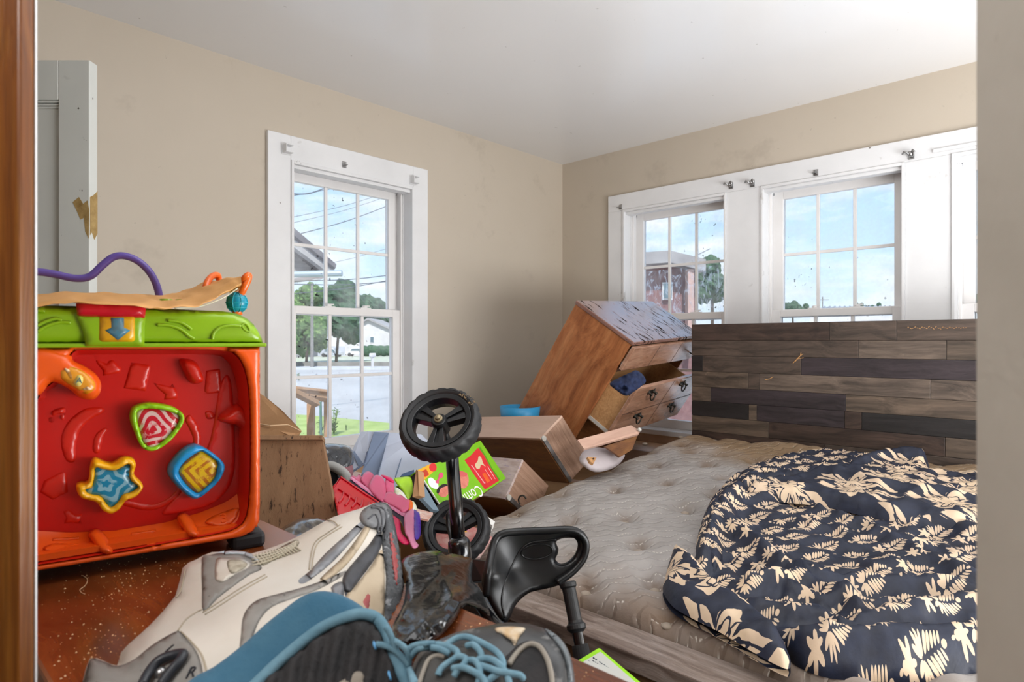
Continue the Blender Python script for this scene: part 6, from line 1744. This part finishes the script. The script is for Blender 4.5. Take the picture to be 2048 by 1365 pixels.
bx('carton_base', 0, bw_, .003, bd_, 0, .003, M_card, t, DB); bx('carton_back', 0, bw_, bd_ - .003, bd_, 0, bh_, M_card, t, DB)
bx('shaded_opening', .004, .007, .02, bd_, 0.003, bh_ - .003, basic('carton_shadow', '#3a302c', rough=.9), t, DB)  # dark panel standing in for the shade inside the open carton
bx('carton_flap', -.003, .0, -.002, .002, .003, bh_ - .006, M_dwh, t, DB)
def dpoly(name, pts, mat, lift, per=0, par=t):
    q = []
    for x, y in (crom(pts, per) if per else pts):
        l = DB.inverted() @ on_plane(x, y, DB.translation, DB.col[1].xyz); q.append((min(max(l.x, 0), bw_), min(max(l.z, 0), bh_)))
    mb = MB(); mb.prism(q, lambda u, v, h: (u, -h, v), -.0005, lift); return obj(name, mb, mat, par, DB)
rp = dpoly('red_panel', [(929, 921), (940, 913), (953, 899), (957, 897), (968, 912), (982, 938), (998, 962), (970, 980), (948, 950)], M_dred, .0006)
dpoly('panel_edge', [(957, 897), (968, 912), (982, 938), (998, 962), (1000, 960), (984, 936), (970, 910), (960, 894)], M_dgd, .0004)
lb = dpoly('orange_sticker', [(833, 942), (840, 939), (858, 928), (870, 927), (873, 937), (870, 941), (848, 961)], M_dor, .0006)
dpoly('round_badge', [(858, 935), (862, 928), (869, 928), (873, 935), (871, 942), (865, 944), (860, 941)], M_dred, .0010, 3, lb)
dpoly('sticker_print', [(842, 944), (852, 939), (858, 950), (850, 955)], basic('badge_red', '#b5391c', rough=.5), .0010, 0, lb)
dpoly('diaper_picture', [(856, 960), (862, 956), (870, 962), (876, 970), (876, 978), (868, 978), (859, 972)], M_dwh, .0008, 3)
dpoly('pink_bow', [(870, 965), (876, 958), (878, 948), (884, 946), (886, 954), (878, 960), (877, 968)], basic('printed_pink', '#d24a72', rough=.5), .0010, 3)
f1 = dpoly('baby_face', [(874, 983), (880, 974), (888, 970), (896, 974), (897, 986), (890, 995), (880, 993)], M_skin, .0008, 3)
dpoly('baby_hair', [(873, 985), (876, 976), (886, 969), (896, 971), (890, 974), (881, 978), (877, 988)], M_hair, .0012, 3, f1)
f2 = dpoly('baby_face', [(912, 950), (920, 945), (932, 948), (937, 958), (935, 972), (926, 978), (917, 970)], M_skin, .0008, 3)
dpoly('baby_hand', [(913, 946), (922, 943), (934, 948), (930, 954), (918, 953)], basic('printed_rose', '#c75a58', rough=.5), .0012, 3, f2)
dpoly('baby_mouth', [(916, 964), (920, 963), (921, 968), (917, 969)], M_dred, .0012, 3, f2)
dpoly('printed_toy', [(957, 914), (962, 916), (966, 928), (971, 934), (962, 930), (959, 938), (953, 938), (950, 930), (955, 923)], basic('printed_tan', '#cdb894', rough=.6), .0010, 3, rp)
dpoly('orange_block', [(964, 949), (970, 946), (980, 963), (974, 967)], basic('printed_orange', '#dd5a1c', rough=.5), .0010, 0, rp)
def dtext(s_, a, b_, size, mat, par=t, lift=.0009):
    la = DB.inverted() @ on_plane(a[0], a[1], DB.translation, DB.col[1].xyz); lb_ = DB.inverted() @ on_plane(b_[0], b_[1], DB.translation, DB.col[1].xyz)
    ang = math.atan2(lb_.z - la.z, lb_.x - la.x); mid = (la + lb_) / 2
    size = (lb_ - la).length / (.54 * len(s_)) if size is None else size
    M = DB @ Matrix.Translation((mid.x, -lift, mid.z)) @ Matrix.Rotation(math.pi / 2, 4, 'X') @ Matrix.Rotation(ang, 4, 'Z')
    text('lettering', s_, size, M, mat, par, ext=.0002)
dtext('Comfo', (961, 979), (921, 1006), None, M_dwh)
dtext('anti-irritaciones!', (936, 922), (976, 977), None, M_dwh, rp)
dtext('20', (850, 952), (844, 949), .014, M_dred, lb, .0014)
for k, (a, b_) in enumerate((((975, 934), (986, 952)), ((970, 940), (984, 961)), ((979, 940), (990, 959)))):
    mb = MB(); q = [DB.inverted() @ on_plane(x, y, DB.translation, DB.col[1].xyz) for x, y in (a, b_)]
    mb.tube([(p.x, -.0008, p.z) for p in q], .0007, 5); obj('small_print', mb, M_dwh, rp, DB)
slab('white_carton_strip', [(930, 1012, 1.86), (938, 1008, 1.88), (990, 1044, 1.80), (985, 1052, 1.78)], .02, M_dwh, label='white card strip under the diaper carton by the mattress', cat='card')
slab('paper_stack', [(834, 1018, 1.72), (866, 1026, 1.70), (856, 1040, 1.66), (832, 1034, 1.66)], .006, basic('orange_red_paper', '#c97a5a', '#e2ddd8', rough=.6, vs=30, stretch=(1, 1, 8)), label='orange and white papers behind the pink toy and lower wheel', cat='papers')
t = thing('picture_book', 'colourful thin picture book seen through the lower wheel', 'book', P(935, 1085, 1.85))
slab('cover', [(860, 1070, 1.92), (940, 1050, 1.98), (985, 1075, 1.88), (960, 1115, 1.84), (870, 1120, 1.82)], .008, basic('book_cover', '#d8c7c0', '#c9585a', rough=.4, vs=14), t)
slab('pink_stripe', [(930, 1058, 1.955), (938, 1058, 1.96), (958, 1074, 1.915), (952, 1078, 1.905)], .001, basic('book_pink', '#d77fae', rough=.4), t)
slab('yellow_stripe', [(924, 1064, 1.945), (930, 1060, 1.95), (953, 1080, 1.90), (946, 1086, 1.89)], .001, basic('book_yellow', '#e8b659', rough=.4), t)
# bright green bag and navy folder between the grey box and the diaper carton
bagblob('green_wrapper', [(788, 958), (800, 955), (818, 954), (824, 962), (826, 985), (816, 1000), (806, 985), (796, 972)], [(788, 958, 1.80), (820, 955, 1.84), (826, 985, 1.78), (812, 1000, 1.74)], 4, 8, .006, .02, .004, .06, basic('lime_wrapper', '#a6dd1f', '#bfe64a', rough=.3), 6, 'lime green wrapper between grey box and diaper carton', 'wrapper')
bagblob('white_wipes_pack', [(790, 975), (806, 985), (816, 1000), (828, 1004), (834, 1020), (820, 1024), (800, 1010), (786, 990)], [(790, 975, 1.72), (828, 1004, 1.70), (830, 1020, 1.67), (790, 995, 1.70)], 4, 10, .01, .03, .004, .06, basic('printed_white_film', '#dcdde0', '#c4c98f', rough=.35, vs=50), 7, 'white printed soft pack under the lime wrapper', 'pack')
slab('navy_folder', [(800, 954, 1.90), (805, 948, 1.91), (828, 940, 1.93), (829, 950, 1.91)], .01, basic('navy_card', '#3f587f', rough=.5), label='navy blue folder corner left of the diaper carton', cat='folder')
t = thing('tall_carton', 'narrow brown carton edge standing left of the diaper carton', 'box', P(830, 1000, 1.75))
slab('edge', [(832, 940, 1.76), (836, 942, 1.75), (838, 992, 1.72), (825, 995, 1.72)], .02, M_card, t)
slab('grey_side', [(837, 955, 1.80), (845, 965, 1.80), (878, 1022, 1.76), (866, 1020, 1.74), (838, 990, 1.73)], .01, basic('dull_blue_card', '#6d7f8c', rough=.6), t)

# pink and red plastic toy
M_pk = plast('pink_plastic', '#cf5a80', rough=.3); M_lp = plast('light_pink_plastic', '#d884aa', rough=.28); M_hp = plast('hot_pink_plastic', '#d6175c'); M_rt = plast('red_tray_plastic', '#c80a1e', rough=.25)
M_vi = plast('violet_plastic', '#4a25a8'); M_dkb = basic('dark_gap_plastic', '#221a30', rough=.5)
t = thing('pink_toy', 'pink and red plastic castle toy tipped on its side behind the sneaker', 'toy', P(760, 1080, 1.5))
pkD = plane3([(670, 980, 1.55), (840, 1080, 1.42), (690, 960, 1.60), (780, 1060, 1.40)])
def pk(name, pts, mat, hf, hb, lift=0.0, rad=2.5, step=4, per=3):
    rad = min(rad, 2.5); hf = hf * .7
    D = lambda x, y: pkD(x, y) - lift
    mb = MB(); puff(mb, crom(pts, per) if per else pts, pxmap(D), step, rad, hf, hb); return obj(name, mb, mat, t, smooth=per > 0)
rtray = pk('red_tray', [(665, 977), (672, 966), (681, 955), (700, 966), (730, 988), (757, 1006), (745, 1020), (700, 1040), (680, 1040), (671, 1008)], M_rt, .004, .03, 0, 6)
mb = MB()
for k in range(5):
    x0 = 678 + k * 13; y0 = 1000 + k * 5
    pxtube(mb, [(x0, y0 + 6), (x0 + 7, y0 - 3), (x0 + 9, y0 - 14)], pkD, .003, 5, 8, .005)
pxtube(mb, [(676, 978), (695, 990), (720, 1010)], pkD, .002, 4, 8, .006)
obj('tray_rib', mb, M_rt, rtray, smooth=True)
mb = MB(); pxtube(mb, [(666, 976), (681, 955), (757, 1006)], pkD, .003, 1, 8, .003); obj('tray_rim', mb, M_rt, rtray, smooth=True)
pk('dark_gap', [(698, 962), (702, 960), (762, 1002), (816, 1040), (826, 1070), (815, 1072), (800, 1040), (750, 1004)], M_dkb, .002, .02, .004, 3, per=0)
pk('deck', [(699, 957), (703, 954), (735, 976), (780, 1004), (816, 1030), (815, 1038), (800, 1030), (762, 1004), (720, 974)], M_lp, .006, .05, .008, 3, per=0)
pk('back_wall', [(703, 957), (706, 951), (712, 954), (718, 949), (724, 955), (730, 952), (740, 972), (732, 976)], M_pk, .006, .03, -.015)
pk('arch', [(722, 962), (726, 950), (732, 944), (740, 944), (748, 952), (750, 970), (742, 982)], M_pk, .006, .03, -.005)
pk('arch', [(737, 976), (742, 960), (748, 952), (757, 951), (768, 960), (772, 985), (768, 1004), (752, 996)], M_pk, .010, .05, .012)
pk('tower', [(770, 962), (778, 954), (787, 961), (789, 985), (782, 990), (772, 986)], M_pk, .010, .03, -.012)
pk('tower_cap', [(762, 952), (770, 951), (786, 960), (789, 966), (780, 964)], M_hp, .006, .02, -.004, 3)
pk('lower_wall', [(768, 990), (776, 984), (786, 984), (795, 990), (802, 990), (812, 998), (820, 1002), (818, 1020), (806, 1026), (790, 1016), (766, 1003)], M_pk, .012, .04, .010)
pk('orange_strip', [(817, 1002), (822, 1001), (826, 1008), (824, 1022), (817, 1022)], M_ol, .008, .03, .012, 4)
pk('side_leg', [(808, 1034), (818, 1022), (828, 1022), (829, 1076), (837, 1090), (833, 1097), (824, 1096), (815, 1075), (810, 1066)], M_lp, .010, .03, .016, 5)
pk('violet_band', [(827, 1023), (835, 1024), (840, 1032), (841, 1072), (829, 1077)], M_vi, .010, .03, .014, 5)
pk('hot_pink_body', [(784, 1034), (795, 1034), (801, 1046), (803, 1066), (818, 1082), (818, 1090), (804, 1088), (790, 1070)], M_hp, .010, .05, 0, 6)

# ------------------------------------------------------------------ overturned tricycle
M_tyre = basic('tyre_rubber', '#1b1c1e', '#222326', rough=.55, vs=20, bmp=.15, bs=120)
M_rim = basic('black_nylon', '#141518', rough=.38)
M_blk = basic('black_gloss_paint', '#0c0d10', rough=.2, coat=.5)
M_bolt = basic('bolt_brass', '#a89878', '#7f7360', rough=.35, metal=.8, vs=90)
trk = thing('tricycle', 'black tricycle overturned between table and bed, wheel in the air', 'tricycle', (.85, .95, .3))
n_ = (-.15 * Vector(RGT) + .68 * Vector(UPV) - .72 * Vector(FWD)).normalized()
def wheel(c, R, rot, muddy=None):
    xax = (Vector(RGT) - n_ * Vector(RGT).dot(n_)).normalized(); yax = n_.cross(xax)
    M = Matrix(((xax.x, yax.x, n_.x, c.x), (xax.y, yax.y, n_.y, c.y), (xax.z, yax.z, n_.z, c.z), (0, 0, 0, 1))) @ Matrix.Rotation(rot, 4, 'Z')
    mb = MB()    # rim: barrel, three forked spokes, hub
    mb.lathe([(.66 * R, .018), (.79 * R, .020), (.80 * R, .0), (.79 * R, -.020), (.66 * R, -.018), (.62 * R, .0), (.66 * R, .018)], 48, cap=False)
    mb.lathe([(.0, .020), (.17 * R, .020), (.20 * R, .012), (.20 * R, -.022), (0, -.022)], 24)
    for k in range(3):
        a = k * 2 * math.pi / 3
        Rm = Matrix.Rotation(a, 4, 'Z')
        for s_ in (-1, 1):
            q0 = [Rm @ Vector((.15 * R, s_ * .025 * R, .010)), Rm @ Vector((.15 * R, s_ * .11 * R, .010)), Rm @ Vector((.70 * R, s_ * .24 * R, .010)), Rm @ Vector((.70 * R, s_ * .05 * R, .010))]
            q1 = [Vector((v.x, v.y, -.012)) for v in q0]
            mb.hexa(q1, q0)
        q0 = [Rm @ Vector((.15 * R, -.03 * R, .004)), Rm @ Vector((.15 * R, .03 * R, .004)), Rm @ Vector((.70 * R, .07 * R, .004)), Rm @ Vector((.70 * R, -.07 * R, .004))]
        mb.hexa([Vector((v.x, v.y, -.01)) for v in q0], q0)
    w_ = obj('wheel', mb, M_rim, trk, M, bevel=.0012, smooth=False)
    mb = MB(); nt_, npf = 120, 14     # tyre with chunky tread
    pr = [(.79, .017), (.84, .0225), (.90, .0235), (.95, .022), (.975, .018), (1.0, .012), (1.01, .0), (1.0, -.012), (.975, -.018), (.95, -.022), (.90, -.0235), (.84, -.0225), (.79, -.017)]
    vs = []
    for i in range(nt_):
        for j, (r, z) in enumerate(pr):
            ph = i + (3 if z < 0 else 0) + abs(z) * 120
            g_ = -.026 if (2 < j < 10 and (int(ph) % 6) < 2) else 0
            a = 2 * math.pi * i / nt_
            vs.append(((r + g_) * R * math.cos(a), (r + g_) * R * math.sin(a), z))
    K = len(pr)
    fs = [(i * K + j, ((i + 1) % nt_) * K + j, ((i + 1) % nt_) * K + j + 1, i * K + j + 1) for i in range(nt_) for j in range(K - 1)]
    mb.add(vs, fs)
    mb.lathe([(.875 * R, .0232), (.885 * R, .0246), (.895 * R, .0236)], 60, cap=False)
    obj('tyre', mb, M_tyre, w_, M, smooth=True)
    mb = MB(); mb.lathe([(0, .020), (.105 * R, .020), (.105 * R, .024), (.07 * R, .0245), (.065 * R, .030), (0, .031)], 20); obj('bolt', mb, M_bolt, w_, M)
    if muddy:
        mb = MB()
        for (a, r, s_) in muddy:
            mb.ball((r * R * math.cos(a), r * R * math.sin(a), .0235), s_, 8, 5, (1, 1, .3))
        obj('dried_mud', mb, basic('mud', '#6f5a40', '#8f7a5c', rough=.95), w_, M)
    return M
rnd = random.Random(9)
c1 = P(881, 849, 1.45)
wheel(c1, .0955, math.radians(-95), [(math.radians(135 + rnd.uniform(-22, 16)), rnd.uniform(.82, .96), rnd.uniform(.0008, .0022)) for _ in range(46)])
c2 = P(913, 1062, 1.74)
wheel(c2, .0955, math.radians(38))
mb = MB(); mb.tube([c1 + n_ * .0, c1 - n_ * .05, P(905, 900, 1.50)], .010, 12); obj('axle_stub', mb, M_rim, trk, smooth=True)
mb = MB(); mb.tube([P(903, 885, 1.505), P(905, 930, 1.475), P(911, 1000, 1.43), P(917, 1086, 1.385)], .0155, 20); obj('pole', mb, M_blk, trk, smooth=True)
mb = MB(); mb.tube([P(917, 1075, 1.385), P(917.5, 1079, 1.385), P(918, 1084, 1.385), P(920, 1114, 1.385), P(921, 1136, 1.385)], [.0158, .020, .0245, .026, .0262], 24); obj('socket', mb, M_blk, trk, smooth=True)
mb = MB(); mb.tube([P(902, 1022, 1.66), P(895, 1030, 1.66), P(897, 1055, 1.66), P(905, 1085, 1.6), P(918, 1110, 1.45)], .006, 10); obj('fork_arm', mb, M_rim, trk, smooth=True)
slab('seat_bracket', [(944, 1118, 1.24), (972, 1122, 1.22), (966, 1162, 1.2), (940, 1165, 1.22)], .02, M_rim, trk, bevel=.002)
mb = MB(); mb.tube([P(921, 1140, 1.355), P(950, 1190, 1.27), P(985, 1240, 1.24), P(1060, 1330, 1.25), P(1165, 1420, 1.25)], .015, 14); obj('frame_tube', mb, M_blk, trk, smooth=True)
# moulded seat
so_ = crom([(963, 1166), (968, 1138), (975, 1108), (985, 1078), (1003, 1062), (1034, 1057), (1080, 1056), (1130, 1053), (1156, 1057), (1172, 1070), (1179, 1092), (1176, 1112), (1166, 1132), (1144, 1154), (1116, 1172), (1084, 1180), (1060, 1186), (1042, 1199), (1030, 1214), (1022, 1232), (1013, 1246), (998, 1238), (982, 1212), (970, 1188)], 3)
ho_ = crom([(1112, 1086), (1118, 1080), (1130, 1077), (1147, 1077), (1154, 1084), (1155, 1094), (1150, 1108), (1140, 1120), (1128, 1127), (1118, 1127), (1111, 1119), (1115, 1110), (1117, 1098)], 2)
seD = rbf([(970, 1170, 1.13), (990, 1070, 1.18), (1010, 1060, 1.185), (1070, 1110, 1.20), (1170, 1090, 1.21), (1130, 1060, 1.20), (1030, 1200, 1.15), (1000, 1235, 1.12), (1020, 1140, 1.185), (995, 1150, 1.13)])
mb = MB(); puff(mb, so_, pxmap(seD), 6, 12, .010, .028, holes=[ho_]); seat = obj('seat', mb, basic('seat_plastic', '#0d0e10', rough=.36, spec=.4, bmp=.06, bs=400, bd=.001), trk, smooth=True)
sesf = surf_of(so_, seD, 12, .010)
mb = MB(); pxtube(mb, [(972, 1190), (976, 1150), (982, 1112), (990, 1082), (1006, 1068), (1040, 1064), (1090, 1062), (1134, 1060), (1154, 1064), (1168, 1078), (1172, 1094), (1168, 1114), (1158, 1130), (1140, 1148), (1114, 1166)], sesf, .0072, 5, 14, .003); obj('seat_rim', mb, MATS['seat_plastic'], seat, smooth=True)
mb = MB(); pxtube(mb, [(1052 + 31 * math.cos(a) + 22, 1104 + 15 * math.sin(a) - 3 * math.cos(a)) for a in [k * math.pi / 8 for k in range(16)]], sesf, .0014, 2, 8, .0005, True); obj('oval_recess', mb, MATS['seat_plastic'], seat, smooth=True)
mb = MB(); pxtube(mb, [(1010, 1236), (1004, 1210), (1006, 1180), (1018, 1146), (1032, 1116), (1044, 1098), (1062, 1086), (1090, 1082), (1112, 1080)], sesf, .0022, 5, 8, .0); obj('seat_crease', mb, MATS['seat_plastic'], seat, smooth=True)
# handlebar grip
g0, g1 = P(1135, 1164, 1.15), P(1163, 1308, 1.10)
gd = (g1 - g0)
mb = MB(); M = Matrix.Translation(g0) @ gd.to_track_quat('Z', 'Y').to_matrix().to_4x4(); Lg = gd.length
M_grip = basic('grip_rubber', '#101113', rough=.5)
mb.lathe([(.0, 0), (.013, 0), (.0155, .003), (.0155, .009), (.0125, .012), (.0125, .066), (.0135, .070), (.0175, .073), (.0175, .080), (.0135, .084), (.012, .086), (0, .086)], 24); grip = obj('handle_grip', mb, M_grip, trk, M, smooth=False, bevel=.0006)
mb = MB()
for i in range(16):
    for j in range(3):
        a = math.radians(-80 + j * 16); z = .016 + i * .0031
        mb.ball((.0127 * math.cos(a), .0127 * math.sin(a), z), .0009, 6, 4)
obj('grip_dots', mb, basic('grip_dot', '#5b6270', rough=.4), grip, M)
mb = MB(); mb.lathe([(0, .084), (.0098, .084), (.0098, .118), (0, .118)], 20); obj('handlebar_tube', mb, M_blk, trk, M, smooth=False)
mb = MB(); mb.lathe([(0, .106), (.0140, .106), (.0150, .110), (.0150, Lg + .12), (0, Lg + .12)], 20); obj('foam_sleeve', mb, basic('black_foam', '#0d0d0e', rough=.9), trk, M)

# black plastic bags
M_bag = basic('black_bag_film', '#08090b', rough=.17, spec=.55, bmp=.3, bs=26, bd=.006)
m = M_bag; nt = m.node_tree
bagblob('trash_bag', [(803, 1124), (828, 1108), (869, 1102), (905, 1108), (930, 1114), (945, 1121), (944, 1160), (961, 1180), (972, 1205), (980, 1232), (958, 1220), (928, 1213), (906, 1246), (866, 1284), (800, 1296), (778, 1288), (786, 1250), (806, 1210), (812, 1160)],
        [(803, 1124, .88), (940, 1120, .99), (980, 1230, .84), (930, 1214, .725), (866, 1284, .622), (790, 1290, .612), (850, 1240, .665), (880, 1190, .755), (900, 1140, .88), (820, 1200, .71)], 5, 26, .012, .012, .004, .03, M_bag, 11, 'crumpled black plastic bag over the table edge beside the sneaker', 'bag', ridges=[([(872, 1104), (884, 1150), (905, 1196), (926, 1212)], 13, .010), ([(803, 1152), (850, 1132), (900, 1128), (944, 1122)], 12, .009), ([(958, 1186), (915, 1190), (870, 1226), (800, 1290)], 14, .011), ([(806, 1210), (850, 1180), (872, 1150)], 11, .008), ([(906, 1246), (880, 1240), (840, 1280)], 9, .006)])
bagblob('torn_bag', [(536, 1092), (545, 1072), (575, 1050), (600, 1038), (630, 1036), (660, 1044), (668, 1056), (640, 1066), (610, 1080), (580, 1094), (555, 1104)],
        [(536, 1092, 1.02), (600, 1038, 1.12), (665, 1050, 1.16), (560, 1100, .98)], 4, 12, .012, .03, .008, .035, basic('grey_black_film', '#1d1e20', '#4a4b4e', rough=.15, vs=20, coat=.4, bmp=.2, bs=20, bd=.01), 12, 'torn shiny black plastic over a maroon item behind the sneaker', 'bag')
bagblob('maroon_case', [(534, 1094), (548, 1070), (572, 1054), (590, 1060), (572, 1086), (545, 1100)], [(534, 1094, 1.04), (590, 1060, 1.10), (545, 1100, 1.03)], 5, 10, .006, .03, .0, .04, basic('maroon_gloss', '#5a1512', '#7a1d18', rough=.25), 13, 'dark maroon glossy case under the torn black plastic', 'case')
# green and white packet in the gap
M_pw = basic('packet_white', '#b7b8b3', rough=.5); M_pg = basic('packet_green', '#8fcf12', rough=.4)
t = thing('green_packet', 'green edged white packet with printed text in the gap by the bed rail', 'packet', P(1230, 1345, .96))
po_ = [(1150, 1325, .97), (1196, 1297, 1.02), (1200, 1297, 1.02), (1305, 1385, .90), (1240, 1420, .86)]
slab('packet_body', po_, .02, M_pg, t, bevel=.001)
slab('packet_label', [(1160, 1328, .958), (1201, 1304, 1.004), (1288, 1380, .895), (1240, 1412, .862)], .004, M_pw, t)
mb = MB(); rnd = random.Random(3)
pD = plane3([(1160, 1328, .956), (1201, 1304, 1.002), (1288, 1380, .893), (1240, 1412, .860)])
for r_ in range(4):
    for k in range(9):
        if rnd.random() < .2: continue
        x = 1186 + k * 4.2 - r_ * 5.0 + rnd.uniform(-.4, .4); y = 1316 + k * 2.9 + r_ * 3.2
        pxtube(mb, [(x, y), (x + 1.6, y + 1.1 + rnd.uniform(-.8, .8)), (x + 2.7, y + 1.8)], pD, .0010, 2, 5, .0)
obj('printed_text', mb, basic('print_dark', '#2f3a48', rough=.6), t)

# what fills the gaps lower down: black bags added to keep them dark and boxes under the heap
def floorbag(label, c, r, sc, seed):
    mb = MB(); nu, nv = 40, 24; vs = []
    for i in range(nv + 1):
        th = math.pi * i / nv
        for k in range(nu):
            a = 2 * math.pi * k / nu; d = Vector((math.sin(th) * math.cos(a), math.sin(th) * math.sin(a), math.cos(th)))
            f = 1 + .16 * (1 - 2 * abs(mnoise.noise(d * 2.5 + Vector((seed, 0, 0))))) + .06 * (1 - 2 * abs(mnoise.noise(d * 6 + Vector((0, seed, 0)))))
            p = Vector((d.x * r * sc[0], d.y * r * sc[1], d.z * r * sc[2])) * f + Vector(c)
            p.z = max(p.z, .002); vs.append(p)
    mb.add(vs, [(i * nu + k, (i + 1) * nu + k, (i + 1) * nu + (k + 1) % nu, i * nu + (k + 1) % nu) for i in range(nv) for k in range(nu)])
    obj('gap_dark_bag', mb, M_bag, smooth=True, label=label, cat='bag')
floorbag('added black bag keeping the gap between table and bed rail dark', (.81, .62, .27), .27, (.95, 1.3, .95), 1)
floorbag('added black bag keeping the gap under the lower wheel dark', (.86, 1.30, .26), .28, (1, 1, .95), 2)
def carton(label, x0, x1, y0, y1, z1, mat=None):
    t = thing('carton', label, 'box', ((x0 + x1) / 2, (y0 + y1) / 2, 0))
    bx('carton_body', x0, x1, y0, y1, .001, z1, mat or M_card, t, bevel=.004)
    bx('tape', (x0 + x1) / 2 - .025, (x0 + x1) / 2 + .025, y0 + .002, y1 - .002, z1, z1 + .0008, M_pboard, t)
carton('brown carton on the floor under the diaper carton and pink toy', .72, 1.2, 1.63, 2.05, .56)
carton('brown carton on the floor under the upturned drawers', 1.45, 2.1, 1.62, 2.1, .52)
carton('brown carton on the floor under the grey box at the window', 1.1, 1.7, 2.15, 2.6, .68)
carton('brown carton on the floor holding up the tipped dresser', 2.2, 2.9, 1.75, 2.2, .50)
carton('brown carton on the floor behind the toy table', .55, 1.05, 2.1, 2.55, .62)
